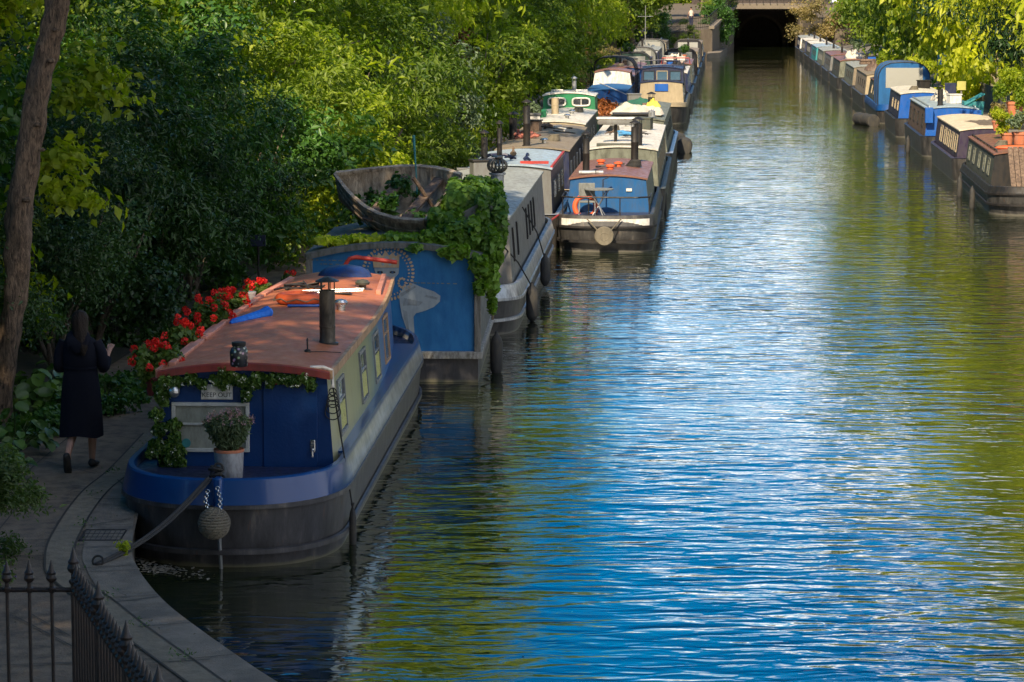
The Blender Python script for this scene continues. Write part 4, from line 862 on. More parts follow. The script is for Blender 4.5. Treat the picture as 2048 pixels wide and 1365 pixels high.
def text(name, body, size, loc, rotm, mat, parent, ex=.001):
    cu = bpy.data.curves.new(name, 'FONT'); cu.body = body; cu.size = size; cu.align_x = 'CENTER'; cu.align_y = 'CENTER'; cu.extrude = ex
    tmp = bpy.data.objects.new('tmp', cu); col.objects.link(tmp); dg = bpy.context.evaluated_depsgraph_get(); me = bpy.data.meshes.new_from_object(tmp.evaluated_get(dg))
    bpy.data.objects.remove(tmp); me.name = name; me.materials.clear(); me.materials.append(mat); o = bpy.data.objects.new(name, me); col.objects.link(o); o.parent = parent; o.location = loc; o.rotation_euler = rotm; return o
text('lettering', 'KEEP OUT', .064, (sx, fy(sz)-.016, sz-.03), (math.pi/2, 0, 0), M_iron, sg_)
stx, stz = fr(558, 765); s2 = fpanel(stx, stz, .11, .045, .006, M_red, 'sticker', proud=.018); MB().box((stx, fy(stz)-.026, stz), (.085, .002, .02)).build('sticker_face', M_white, s2, smooth=0)
# stem post, shackles and bow fender
MB().box((0, -.02, .70), (.085, .12, .36)).build('stem_post', M_bluenear, nb, bevel=.025)
mb = MB(); mb.tube([(0, -.035, .58), (0.005, .0, .25), (.01, .06, -.1)], [.022, .018, .018], 6); mb.build('stem_bar', M_greysteel, nb)
def chain(name, pts, r, mat, parent):
    mb = MB(); pts = [Vector(p) for p in pts]; n = 9
    for i in range(n):
        t_ = (i+.5)/n*(len(pts)-1); a = pts[int(t_)]; b = pts[min(int(t_)+1, len(pts)-1)]; p = a.lerp(b, t_-int(t_))
        mb.torus(p, r, r*.35, 8, 5, 0, Matrix.Rotation(i*math.pi/2, 3, 'Z') @ Matrix.Rotation(math.pi/2, 3, 'X'))
    return mb.build(name, mat, parent)
fb = thing('rope_fender', 'round knotted rope fender hanging on the blue bow', 'fender', nw(-.02, -.17, .47))
mb = MB(); 
for i in range(15):
    a = -1.35+2.7*i/14; mb.torus((0, 0, .138*math.sin(a)), max(.012, .138*math.cos(a)), .014, 30, 6)
mb.build('rope_ball', M_rope, fb); mb2 = MB()
for i in range(10):
    b = i*math.pi/5; mb2.tube([(.146*math.cos(a)*math.cos(b+a), .146*math.cos(a)*math.sin(b+a), .146*math.sin(a)) for a in [-1.4+2.8*k/12 for k in range(13)]], .009, 5)
mb2.build('rope_strand', M_rope, fb)
chain('chain', [(-.06, .06, .30), (-.08, .04, .2), (-.05, 0, .12)], .016, M_chrome, fb); chain('chain', [(.03, .02, .34), (.06, .02, .22), (.05, 0, .12)], .016, M_chrome, fb)
# mooring line and its coil, ring on the path
def rope(name, pts, r, mat, label, cat='rope', tw=0): return tag(MB().tube(pts, r, 7).build(name, mat, None), label, cat)
ring_p = P(196, 1127, ZB+.02)
a_ = nw(-.10, .02, .86); pts = [a_.lerp(ring_p, t)+Vector((0, 0, -.10*math.sin(math.pi*t))) for t in [i/10 for i in range(11)]]
rope('mooring_rope', pts, .017, M_ropeblack, 'thick black mooring rope from the blue bow down to the towpath')
pts2 = [p+Vector((.03, .02, -.01)) for p in pts]; rope('mooring_rope', pts2, .012, M_ropeblack, 'thinner second strand of the black mooring rope at the blue bow')
t = thing('mooring_ring', 'iron mooring ring set in the towpath edge', 'mooring ring', ring_p); MB().torus((0, 0, .02), .045, .010, 18, 6, 0, Matrix.Rotation(1.2, 3, 'X')).build('ring', M_iron, t); MB().lathe([(.035, -.03), (.035, .0), (.015, .012), (.01, .013)], n=12).build('base', M_iron, t)
mb = MB()
for i in range(7): mb.torus((.01*math.sin(i*2), .01*math.cos(i), .02+.018*i), .055+.012*math.sin(i*1.7), .011, 22, 6, 0, Matrix.Rotation(.35*math.sin(i*2.1), 3, 'X') @ Matrix.Rotation(.3*math.cos(i), 3, 'Y'))
mb.torus((.02, 0, .13), .04, .011, 20, 6, 0, Matrix.Rotation(1.4, 3, 'X')); o = mb.build('rope_coil', M_ropeblack, None); o.location = nw(-.05, .2, .80); tag(o, 'coil of black rope on the bow beside the lavender pot', 'rope')
# lavender in a pale square-shouldered pot
lp = thing('potted_lavender', 'lavender bush in a pale metal pot on the blue bow', 'potted plant', nw(.01, .62, .76))
MB().lathe([(.125, 0), (.130, .01), (.142, .25), (.142, .26), (.125, .26)], n=20).build('pot', paint('zinc', (.34, .35, .36), .45, .3, dirt=.5, dcol=(.15, .14, .13), scale=6), lp, smooth=40)
MB().lathe([(.143, .255), (.147, .258), (.147, .282), (.142, .284), (.13, .27)], n=24).build('rim', M_terra, lp)
rng = np.random.default_rng(5)
def sprig(n, R_, h, z0, size, seed, spread=1.0, aspect=.2, wid=.4):
    r = np.random.default_rng(seed); C = []; D = []
    for i in range(n):
        a = r.random()*6.28; s = r.random()**.6; d = np.array([math.cos(a)*s*spread, math.sin(a)*s*spread, 1.0]); L_ = h*(1.0-.25*s+.1*r.random()); k = 16
        for j in range(k):
            q = (j+1)/k; C.append(np.array([0, 0, z0])+d*L_*q*np.array([R_/h*(q**wid), R_/h*(q**wid), 1])+r.normal(0, .012, 3)); D.append(d/np.linalg.norm(d))
    C = np.array(C); D = np.array(D); return leaf_mesh('sprig', C, D, size*(.6+.8*r.random(len(C))), aspect, .1, seed, droop=-.8)
meshobj('foliage', sprig(560, .27, .33, .27, .06, 1, wid=-.5), leafmat('leaf_lavender', (.07, .11, .05), (.19, .25, .13), trans=.15), lp)
r = np.random.default_rng(9); tips = []
for i in range(90):
    a = r.random()*6.28; s = r.random()**.55; tips.append([.25*s*math.cos(a), .25*s*math.sin(a), .28+.34*(1.04-.3*s*s)+.03*r.random()])
tips = np.repeat(np.array(tips), 9, 0)+r.normal(0, .007, (90*9, 3))*np.array([1, 1, 2.2])
meshobj('blossom', leaf_mesh('b', tips, np.tile([0, 0, 1.0], (len(tips), 1)), np.full(len(tips), .017), .7, .3, 3), leafmat('petal_pink', (.30, .16, .20), (.50, .33, .34), trans=.2), lp)
# jasmine over the front
def blobleaves(name, blobs, dens, size, seed, aspect=.55, droop=.5, up=.4, hollow=.0):
    """leaves spread through a list of (centre, radius xyz) blobs"""
    r = np.random.default_rng(seed); Cs = []; Ds = []; Ts = []
    for c, rad in blobs:
        rad = np.array(rad if hasattr(rad, '__len__') else (rad,)*3); n = int(dens*(rad[0]*rad[1]+rad[1]*rad[2]+rad[0]*rad[2])/3*12)+6
        d = r.normal(0, 1, (n, 3)); d /= np.linalg.norm(d, axis=1)[:, None]; q = (hollow+(1-hollow)*r.random(n)**.5)[:, None]
        Cs.append(np.array(c)+d*q*rad*(1+.25*np.sin(d[:, :1]*7+r.random()*6))); Ds.append(d); Ts.append(np.clip(r.random()*.5+r.random(n)*.6-.1, 0, 1))
    C = np.concatenate(Cs); return leaf_mesh(name, C, np.concatenate(Ds), size*(.6+.8*r.random(len(C))), aspect, up, seed, droop=droop, tint=np.concatenate(Ts))
rnd = random.Random(4); bl = []; fl = []
path = [(332, 945), (330, 915), (322, 890), (340, 905), (318, 860), (316, 830), (328, 800), (322, 775), (338, 765), (360, 768), (385, 762), (405, 766), (430, 758), (455, 765), (470, 758), (490, 762), (505, 770), (520, 757), (540, 763), (565, 755), (590, 762), (612, 757), (625, 765), (352, 880), (362, 905), (350, 925), (345, 850), (305, 905), (500, 785), (440, 745)]
for i, (px, py) in enumerate(path):
    for j in range(2 if i != 29 else 1):
        x, z = fr(px+rnd.uniform(-7, 7), py+rnd.uniform(-6, 6)); bl.append(((x, fy(z)-.05, z), rnd.uniform(.035, .065)*(1.3 if 830 < py or px < 345 else 1)))
        fl.append((x+rnd.uniform(-.05, .05), fy(z)-.11, z+rnd.uniform(-.05, .05)))
jv = thing('climbing_jasmine', 'white-flowered jasmine climbing round the blue front of the nearest boat', 'climbing plant', nb.location, nb.rotation_euler.z)
meshobj('foliage', blobleaves('jas', bl, 8500, .046, 3, .5), leafmat('leaf_jasmine', (.03, .075, .012), (.12, .20, .035), trans=.3, rough=.35, scale=4), jv)
fc = np.repeat(np.array([f for f in fl if rnd.random() < .75]), 6, 0)+np.random.default_rng(2).normal(0, .009, (len([0])*1, 3))
fc = fc+np.random.default_rng(3).normal(0, .010, fc.shape)
meshobj('blossom', leaf_mesh('b', fc, np.tile([0, -1.0, .3], (len(fc), 1)), np.full(len(fc), .020), .6, 0, 4), leafmat('petal_white', (.5, .5, .42), (.7, .7, .62), trans=.2), jv)
x, z = fr(328, 945); MB().tube([(x, fy(z)-.03, z-.1), (x+.01, fy(z)-.04, z+.1), (x-.02, fy(z)-.03, z+.35), (x-.03, fy(z)-.03, z+.7)], [.013, .012, .009, .005], 6).build('stem', M_oldwood, jv)
bx, bz = fr(350, 782); o = MB().sphere((0, 0, 0), .058, 18).build('mirror_ball', M_chrome, None, smooth=0); o.location = nw(bx, fy(bz)-.1, bz); tag(o, 'small mirror ball hanging at the top left of the blue front', 'mirror ball')
# chimney, vents, aerial (fixed to the roof)
M_smoke = paint('chimney_metal', (.085, .075, .06), .35, .7, dirt=.5, dcol=(.02, .018, .015), scale=5)
q = nl(nroof(655, 688)); ch = MB(); rr_ = .082
ch.lathe([(.115, -.03), (.115, .012), (.09, .02), (rr_, .05), (rr_, .17), (rr_*1.04, .172), (rr_*1.04, .19), (rr_, .192), (rr_, .56), (rr_*.85, .56), (rr_*.85, .4)], q, 22)
for k in range(5): a = k*1.2566; ch.tube([(q.x+.075*math.cos(a), q.y+.075*math.sin(a), q.z+.54), (q.x+.075*math.cos(a), q.y+.075*math.sin(a), q.z+.66)], .007, 5)
ch.build('chimney', M_smoke, nb, smooth=30); MB().lathe([(.125, .65), (.125, .658), (.03, .70), (.008, .703)], q, 22).build('chimney_cap', M_smoke, nb, smooth=30)
q = nl(nroof(682, 622)); MB().lathe([(.05, 0), (.05, .07), (.075, .075), (.08, .10), (.06, .125), (.01, .135)], q, 18).build('mushroom_vent', M_chrome, nb)
q = nl(nroof(725, 580)); MB().lathe([(.045, 0), (.045, .06), (.085, .065), (.09, .09), (.06, .12), (.01, .13)], q, 18).build('mushroom_vent', M_dkgreen, nb)
q = nl(nroof(615, 706)); ae = MB().lathe([(.035, 0), (.03, .03), (.008, .04), (.008, .12), (.011, .121), (.006, .15)], q, 10).build('aerial', M_iron, nb)
q2 = nc.side(2.5, 1.7, 1); MB().tube([q+Vector((0, 0, .01)), q.lerp(q2, .5)+Vector((0, .05, .02)), q2+Vector((.02, 0, .03))], .004, 5).build('cable', M_iron, ae)
# loose things on the roof
p = nroof(478, 733); t = thing('floral_tin', 'black floral tin jar with lid standing at the front of the terracotta roof', 'jar', p)
m, nt_, b_, o_ = newmat('floral'); L_ = nt_.links.new; tc_ = N(nt_, 'ShaderNodeTexCoord'); vo = N(nt_, 'ShaderNodeTexVoronoi', i_Scale=26.0); L_(tc_.outputs['Object'], vo.inputs['Vector'])
rp_ = N(nt_, 'ShaderNodeValToRGB'); L_(vo.outputs['Distance'], rp_.inputs[0]); e = rp_.color_ramp.elements; e[0].position = .15; e[0].color = (1, 1, 1, 1); e[1].position = .42; e[1].color = (0, 0, 0, 1)
hs_ = N(nt_, 'ShaderNodeMixRGB'); hs_.inputs[1].default_value = (.012, .014, .016, 1); mm = N(nt_, 'ShaderNodeMixRGB', i_0=.65); mm.inputs[2].default_value = (.5, .36, .22, 1); L_(vo.outputs['Color'], mm.inputs[1]); L_(mm.outputs[0], hs_.inputs[2]); L_(rp_.outputs[0], hs_.inputs[0]); L_(hs_.outputs[0], b_.inputs['Base Color']); b_.inputs['Roughness'].default_value = .3
MB().lathe([(.078, 0), (.085, .012), (.088, .14), (.075, .18), (.06, .19), (.06, .205)], n=20).build('body', m, t, smooth=40); MB().lathe([(.066, .20), (.068, .205), (.068, .235), (.04, .24), (.01, .242)], n=20).build('lid', M_iron, t, smooth=40)
p = nroof(597, 596, .10); t = thing('lifebuoy', 'orange lifebuoy lying on the terracotta roof', 'lifebuoy', p); MB().torus((0, 0, 0), .205, .062, 36, 12).build('ring', M_orange, t)
mb = MB(); 
for k in range(8):
    a = k*.785; b = a+.785; mb.tube([(.27*math.cos(a), .27*math.sin(a), .01), (.30*math.cos((a+b)/2), .30*math.sin((a+b)/2), -.02), (.27*math.cos(b), .27*math.sin(b), .01)], .007, 5)
mb.build('grab_line', M_rope, t)
a, b = nroof(575, 612, .06), nroof(640, 612, .06); t = thing('boat_hook', 'blue boat hook lying beside the orange lifebuoy', 'boat hook', a); d = b-a; MB().tube([(0, 0, 0), d], .016, 8).build('shaft', M_royal, t); MB().tube([d, d+Vector((.05, .02, .05)), d+Vector((0, .04, .09))], .012, 6).build('hook', M_royal, t)
a, b = nroof(461, 647, .05), nroof(541, 624, .08); t = thing('folded_umbrella', 'folded bright blue umbrella at the left edge of the terracotta roof', 'umbrella', a); d = b-a
mb = MB().tube([d*q_+Vector((0, 0, .008*math.sin(q_*30))) for q_ in (0, .08, .2, .4, .6, .8, .93, 1)], [.02, .04, .048, .052, .058, .066, .075, .045], 9); mb.build('canopy', paint('umbrella_blue', (.0, .14, .62), .6, dirt=.3, dcol=(.0, .05, .3), scale=8), t); MB().tube([d*-.05+Vector((0, 0, -.035)), d*1.03+Vector((0, 0, -.05))], .012, 6).build('pole', M_alu, t)
p = nroof(690, 555, .0); t = thing('dome_cover', 'dark blue dome cover over the rear hatch of the nearest boat', 'hatch cover', p); MB().lathe([(.34, -.02), (.34, .03), (.31, .08), (.22, .13), (.1, .155), (.01, .16)], n=24).build('dome', paint('dome_blue', (.008, .035, .16), .35), t)
a = nroof(690, 547, 0); MB().tube([nl(a), nl(a)+Vector((.01, 0, .12)), nl(a)+Vector((.06, 0, .19)), nl(a)+Vector((.15, 0, .21)), nl(a)+Vector((.68, -.05, .15))], .028, 10).build('tiller', M_red, nb)
p = nroof(605, 577, .04); mb = MB(); rnd = random.Random(7)
for k in range(16): a = rnd.uniform(0, 3.14); c_ = Vector((rnd.uniform(-.2, .22), rnd.uniform(-.12, .12), rnd.uniform(0, .05))); v = Vector((math.cos(a), math.sin(a), rnd.uniform(-.1, .25)))*rnd.uniform(.08, .2); mb.tube([c_-v, c_, c_+v], rnd.uniform(.006, .018), 5)
o = mb.build('tangled_gear', M_iron, None); o.location = p; tag(o, 'dark tangle of mooring gear behind the orange lifebuoy', 'gear')
p = nroof(660, 585, .05); t = thing('folding_chair', 'folded dark deck chair lying behind the chimney on the roof', 'chair', p)
MB().box((0, 0, .0), (.5, .25, .012)).build('seat', M_canvasblack, t); 
for s_ in (-1, 1): MB().tube([(-.34, s_*.13, .0), (.4, s_*.12, .03)], .012, 6).build('rail', M_chrome, t)
lf_ = blobleaves('l', [((0, 0, 0), (.14, .07, .02)), ((.12, .2, 0), (.05, .1, .01))], 900, .03, 8); o = meshobj('fallen_leaves', lf_, leafmat('leaf_fallen', (.2, .10, .02), (.4, .26, .05)), None, nroof(714, 640, .01)); tag(o, 'dry yellow leaves lying at the right edge of the terracotta roof', 'leaves', kind='stuff')
# white bracket with rope and slim fender at the front right corner
a = nc.side(1.35, 1.66, 1); mb = MB().tube([a+Vector((-.16, 0, .07)), a+Vector((-.03, -.02, .075)), a+Vector((.05, -.03, .05)), a+Vector((.06, -.03, -.12))], .018, 8); mb.build('white_bracket', M_white, nb)
A = nw(a.x+.06, a.y-.03, a.z-.1); B = nw(1.12, 1.28, .36); rope('fender_rope', [A, A.lerp(B, .3)+Vector((0, 0, -.01)), A.lerp(B, .7), B], .008, M_ropeblack, 'thin black rope from the white bracket down to a slim fender')
cushionfender('fender', B.x, B.y, .14, .36, .035, 'slim black fender at the right front corner of the nearest boat')
mb = MB()
for i in range(5): mb.torus((0, 0, -.05*i), .035+.01*i, .006, 16, 5, 0, Matrix.Rotation(1.3, 3, 'X') @ Matrix.Rotation(i*.5, 3, 'Z'))
o = mb.build('rope_loop', M_ropeblack, None); o.location = A+Vector((.0, -.02, -.06)); tag(o, 'loops of black rope hung on the white bracket', 'rope')
# geraniums hung along the towpath side
G_ger = leafmat('leaf_geranium', (.04, .085, .015), (.14, .20, .04), trans=.3); G_red = leafmat('petal_red', (.50, .012, .012), (.85, .04, .03), trans=.25, rough=.6)
def geranium(px, py, Y, r_, nfl, label, seed, potz=-.1, pot=True, potm=None, fspread=1.0):
    p = PY(px, py, Y); t = thing('potted_geranium', label, 'potted plant', p+Vector((0, 0, -.16)), 0, 'red geraniums along the towpath side of the nearest boat')
    rd = random.Random(seed)
    MB().lathe([(.085, -.17), (.09, -.165), (.125, .0), (.135, .0), (.135, .03), (.12, .03), (.11, .0)], n=18).build('pot', potm or M_potred, t, smooth=40)
    bl = [((rd.uniform(-.6, .6)*r_, rd.uniform(-.6, .6)*r_, .10+rd.uniform(-.3, .5)*r_), r_*rd.uniform(.3, .5)) for _ in range(16)]
    meshobj('foliage', blobleaves('ger', bl, 1500, .055, seed, .95, .2), G_ger, t)
    C = []; 
    for k in range(nfl):
        a = rd.random()*6.28; e_ = rd.uniform(-.1, 1.3); s = r_*fspread*rd.uniform(.85, 1.2); c = np.array([math.cos(a)*math.cos(e_)*s, math.sin(a)*math.cos(e_)*s, .12+math.sin(e_)*s*.9])
        q = np.random.default_rng(seed*50+k).normal(0, 1, (34, 3)); q /= np.linalg.norm(q, axis=1)[:, None]; C.append((c, q))
    Cc = np.concatenate([c+q*.034 for c, q in C]); Dd = np.concatenate([q for c, q in C])
    meshobj('blossom', leaf_mesh('g', Cc, Dd, np.full(len(Cc), .032), .9, 0, seed, fold=.25, droop=0), G_red, t)
M_potred = paint('pot_maroon', (.16, .02, .02), .5)
geranium(312, 725, 28.0, .25, 20, 'first red geranium, in a maroon pot at the front left corner of the boat', 11)
geranium(368, 672, 29.8, .23, 16, 'second red geranium back from the front left corner', 12)
geranium(416, 632, 31.4, .25, 24, 'sunlit red geranium left of the folded blue umbrella', 13)
geranium(462, 605, 32.9, .23, 20, 'sunlit red geranium above the folded blue umbrella', 14)
geranium(513, 583, 35.4, .20, 13, 'small red geranium near the middle of the roof edge', 15)
geranium(578, 552, 38.2, .10, 4, 'last tiny red geranium beside the painted houseboat', 16)
p = PY(498, 607, 33.6); o = MB().lathe([(.06, 0), (.08, .12), (.085, .12), (.085, .14), (.07, .14)], n=14).build('flower_pot', M_white, None); o.location = p; tag(o, 'small empty pale pot right of the sunlit geraniums', 'flower pot')
# ------------------------------------------------------------------ painted houseboat
YH = 38.95
hb = thing('houseboat', 'blue houseboat end wall painted with a haloed figure', 'boat', (-1.63, YH, 0), -.03, GL)
M_hblue = paint('mural_blue', (.008, .135, .33), .6, dirt=.35, dcol=(.01, .075, .22), scale=1.6, var=.15); M_lead = paint('roof_lead', (.13, .13, .125), .6, dirt=.6, dcol=(.04, .05, .03), scale=3)
MB().loft([[Vector((x, y, z)) for x, y in ((-1.16, .06), (1.16, .06), (1.16, 4.3), (-1.16, 4.3))] for z in (-.6, .33)]).build('hull', M_hullnear, hb, smooth=0)
MB().box((0, 2.18, .38), (2.44, 4.42, .10)).build('gunwale', paint('old_white', (.30, .29, .26), .6, dirt=.6, dcol=(.08, .07, .05), scale=6), hb, smooth=0, bevel=.01)
hc = Cabin(.05, 4.3, 1.17, 1.17, .43, 1.73, .16); cabin(hb, hc, M_lead, M_hblue, M_lead, None, over=.05, thick=.05, ns=4)
for x in (-1.165, 1.155): MB().box((x, .02, 1.07), (.09, .06, 1.28)).build('corner_post', M_oldwood, hb, smooth=0, bevel=.008)
mb = MB(); kk = 16
mb.loft([[Vector((x, .0, hc.roofz(x)+.055)), Vector((x, -.03, hc.roofz(x)+.05)), Vector((x, -.03, hc.roofz(x)-.03)), Vector((x, .03, hc.roofz(x)-.03))] for x in [-1.2+2.4*i/kk for i in range(kk+1)]]); mb.build('fascia', M_lead, hb, smooth=30)
# the painting: thin coats of paint on the end wall
def hp(px, py, d=0.0):
    p = PY(px, py, YH+.04)-hb.location; a = .03; return Vector((p.x*math.cos(a)-p.y*math.sin(a), .044-d, p.z))
mural = bpy.data.objects.new('mural', None)
def flat(name, polys, mat, d, parent):
    mb = MB()
    for pl in polys:
        pts = [hp(*q, d) for q in pl]; k = len(pts); mb.add(pts+[p+Vector((0, .002, 0)) for p in pts], [tuple(range(k))]+[(i, (i+1) % k, (i+1) % k+k, i+k) for i in range(k)])
    return mb.build(name, mat, parent, smooth=0)
M_pale = paint('mural_pale', (.30, .34, .36), .7, dirt=.4, dcol=(.2, .24, .27), scale=5); M_shell = paint('mural_shell', (.42, .30, .18), .7, dirt=.3, dcol=(.6, .5, .4)); M_shade = paint('mural_grey', (.22, .25, .27), .7)
def oval(cx, cy, rx, ry, n=10, a0=0): return [(cx+rx*math.cos(a0+2*math.pi*i/n), cy+ry*math.sin(a0+2*math.pi*i/n)) for i in range(n)]
def rov(cx, cy, rx, ry, a0, n=8): return [(cx+math.cos(a0)*rx*math.cos(t)-math.sin(a0)*ry*math.sin(t), cy+math.sin(a0)*rx*math.cos(t)+math.cos(a0)*ry*math.sin(t)) for t in (2*math.pi*i/n for i in range(n))]
fig = flat('painted_figure', [[(798, 588), (812, 572), (826, 567), (846, 576), (868, 583), (881, 592), (880, 603), (868, 614), (850, 622), (832, 627), (827, 634), (829, 668), (827, 688), (818, 688), (812, 655), (804, 632), (800, 610)]], M_pale, .003, hb)
flat('painted_fold', [[(808, 596), (826, 600), (846, 604), (838, 612), (820, 611), (806, 612)]], M_shade, .0052, fig)
flat('painted_leg_shadow', [[(806, 620), (814, 624), (818, 660), (815, 662), (808, 634)]], M_shade, .0052, fig); flat('painted_shoe', [[(818, 690), (828, 690), (832, 700), (816, 701)]], M_shade, .0052, fig)
flat('painted_fold', [[(800, 588), (830, 572), (832, 575), (803, 594)]], M_shade, .0054, fig); flat('painted_fold', [[(852, 590), (876, 595), (874, 600), (850, 594)]], M_shade, .0054, fig)
halo = flat('painted_halo', [rov(776+50*math.cos(a), 547+52*math.sin(a), 3.6, 2.5, a) for a in [2*math.pi*i/44 for i in range(44)]]+[rov(776+42*math.cos(a), 547+44*math.sin(a), 2.2, 1.5, a) for a in [2*math.pi*i/40 for i in range(40)]]+[rov(804+7*math.cos(a), 566+9*math.sin(a), 2.6, 2.2, a) for a in [.6*i for i in range(10)]], M_shell, .003, hb)
crw = flat('painted_crown', [[(744, 508), (752, 514), (758, 506), (764, 513), (771, 501), (778, 512), (786, 505), (791, 513), (799, 508), (798, 536), (747, 536)]], M_shell, .0032, hb)
flat('painted_jewel', [oval(760, 520, 4, 4), oval(773, 518, 5, 6), oval(787, 520, 4, 4), oval(766, 529, 3, 3), oval(780, 529, 3, 3)], M_pale, .0056, crw)
fc_ = flat('painted_face', [[(748, 537), (798, 537), (797, 548), (790, 556), (778, 559), (765, 557), (752, 551)]], M_pale, .0034, hb)
flat('painted_eye', [oval(760, 545, 6, 2.6, 12), oval(785, 545, 6, 2.6, 12)], M_iron, .0056, fc_); flat('painted_eye', [oval(760, 545, 2.4, 2, 12), oval(785, 545, 2.4, 2, 12)], M_blue2, .0078, fc_)
rd = random.Random(3); dash = []
for x0_, x1_, yy in ((624, 702, 521), (700, 730, 519), (640, 690, 529), (815, 920, 566)):
    x = x0_
    while x < x1_: w_ = rd.uniform(2, 9); dash.append([(x, yy-1.3+.02*(x-x0_)), (x+w_, yy-1+.02*(x-x0_)), (x+w_, yy+.8+.02*(x-x0_)), (x, yy+.6+.02*(x-x0_))]); x += w_+rd.uniform(2, 6)
flat('faded_lettering', dash, paint('mural_faded', (.16, .19, .18), .7), .003, hb)
cushionfender('fender', -.22, YH+1.0, .25, .5, .09, 'black fender at the right corner of the painted houseboat')
cushionfender('fender', .33, 46.3, .30, .5, .10, 'first black fender along the grey boat'); cushionfender('fender', .60, 51.2, .35, .45, .09, 'second black fender along the grey boat')
for (px, py, Y, x2, Y2, z2, lb_) in ((995, 480, 44.9, .31, 46.3, .6, 'rope down the grey boat to its first fender'), (1045, 415, 48.5, .58, 51.2, .62, 'rope down the grey boat to its second fender')):
    A = PY(px, py, Y); B = Vector((x2, Y2, z2)); rope('fender_rope', [A, A.lerp(B, .5)+Vector((.06, 0, 0)), B], .012, M_ropeblack, lb_)
# wooden dinghy on the houseboat roof
M_dinghy = barkmat('dinghy_wood', (.14, .10, .065), (.50, .40, .28), 4)
S1, S2, BW_ = PY(842, 452, 40.0), PY(930, 345, 42.0), PY(672, 362, 42.4)
sm_ = (S1+S2)/2; U = BW_-sm_; Vv = (S2-S1)/2; Nn = U.cross(Vv).normalized()
if Nn.z < 0: Nn = -Nn
def dg(u, v, n): return sm_+U*u+Vv*v+Nn*n
dy = thing('dinghy', 'weathered grey wooden dinghy tilted on the houseboat roof', 'boat', (sm_.x, sm_.y, 1.9))
def dsec(u, k=1.0, dpt=.66):
    w_ = (1-max(0, u)**1.9)**.95*(.86+.28*math.sin(min(1, u*1.4)*math.pi*.6)); w_ = max(w_, .02)
    lift = .10*u**3; dd = dpt*(1-.35*u**3)
    return [dg(u, w_*k*x, lift-dd*z*k) for x, z in ((-1, 0), (-.97, .3), (-.82, .62), (-.5, .88), (0, 1), (.5, .88), (.82, .62), (.97, .3), (1, 0))]
us = [0, .12, .25, .4, .55, .7, .82, .92, 1.0]
mb = MB(); off_ = -Vector(dy.location)
so = [[p+off_ for p in dsec(u)] for u in us]; si = [[p+off_ for p in dsec(u, .93, .60)] for u in us]
mb.loft(so, closed=False); mb.loft(si, closed=False)
mb.loft([[a for a in so[0]], [b for b in si[0]]], closed=False); mb.build('hull', M_dinghy, dy, smooth=50)
tr = MB(); tr.loft([[p for p in so[0]], [p+U.normalized()*.05 for p in so[0]]]); tr.build('transom', M_dinghy, dy, smooth=0)
for s_ in (0, 8):
    MB().loft([[so[i][s_]+Nn*b+(so[i][8]-so[i][0]).normalized()*a*(1 if s_ else -1) for a, b in ((-.06, -.01), (.035, -.01), (.035, .035), (-.06, .035))] for i in range(len(us))]).build('gunwale', M_dinghy, dy, smooth=30)
for u in (.22, .52): MB().loft([[dg(u, s_*.9, -.12)+off_+U.normalized()*a+Nn*b for a, b in ((-.09, 0), (.09, 0), (.09, .03), (-.09, .03))] for s_ in (-1, 1)]).build('thwart', M_woodpl, dy, smooth=0)
for s_ in (-1, 1):
    for z in (.25, .5): MB().tube([p+off_ for p in [dg(u, s_*1.0*((1-max(0, u)**1.9)**.95*(.86+.28*math.sin(min(1, u*1.4)*math.pi*.6)))*(1-.35*z*z), .10*u**3-.60*z*(1-.35*u**3)) for u in us]], .014, 5).build('strake', M_dinghy, dy)
MB().tube([dg(.15, .3, -.4)+off_, dg(.25, .0, .25)+off_], .03, 6).build('prop', M_woodpl, dy)
for a, b in ((.15, -.5), (.6, -.1)): MB().box(dg(a, b, -.6)+off_+Vector((0, 0, -.1)), (.12, .5, .25)).build('chock', M_woodpl, dy, smooth=0)
wd_ = thing('weeds', 'green weeds growing inside the wooden dinghy', 'weeds', dg(.4, 0, -.3)); wb = [(tuple(dg(u, v, -.28+rnd.uniform(-.1, .22))-dg(.4, 0, -.3)), rnd.uniform(.1, .2)) for u, v in ((.2, -.4), (.3, .3), (.45, -.3), (.5, .4), (.6, 0), (.7, -.2), (.35, -.7), (.75, .3), (.85, 0))]
meshobj('foliage', blobleaves('weed', wb, 700, .09, 21, .6), G_ivy, wd_)
pp = dg(.3, .2, -.3); o = MB().tube([Vector((0, 0, 0)), Vector((-.03, 0, .6)), Vector((-.06, 0, 1.05))], [.012, .012, .025], 6).build('pole', M_teal, None); o.location = pp; tag(o, 'thin teal-topped pole standing in the wooden dinghy', 'pole')
# vine over the houseboat
def px3(px, py, Y): p = PY(px, py, Y); return (p.x, p.y, p.z)
vb = [(px3(px, py, Y), r_) for px, py, Y, r_ in ((930, 410, 41.0, (.42, .6, .34)), (970, 395, 41.4, (.28, .6, .25)), (975, 440, 40.2, (.30, .5, .38)), (895, 455, 40, (.35, .5, .24)), (930, 475, 39.4, (.34, .3, .25)), (985, 500, 39.3, (.12, .25, .3)), (862, 485, 39.3, (.25, .25, .14)), (982, 560, 39.15, (.10, .2, .22)), (958, 530, 38.85, (.12, .07, .15)), (960, 575, 38.83, (.07, .05, .12)), (985, 610, 39.1, (.05, .1, .12)), (800, 477, 39.4, (.3, .3, .06)), (910, 505, 38.9, (.2, .08, .1)), (950, 370, 42.0, (.25, .3, .12)), (830, 497, 38.9, (.10, .05, .04)))]
vn = thing('climbing_vine', 'thick green vine hanging over the right corner of the painted houseboat', 'climbing plant', (0, 0, 0))
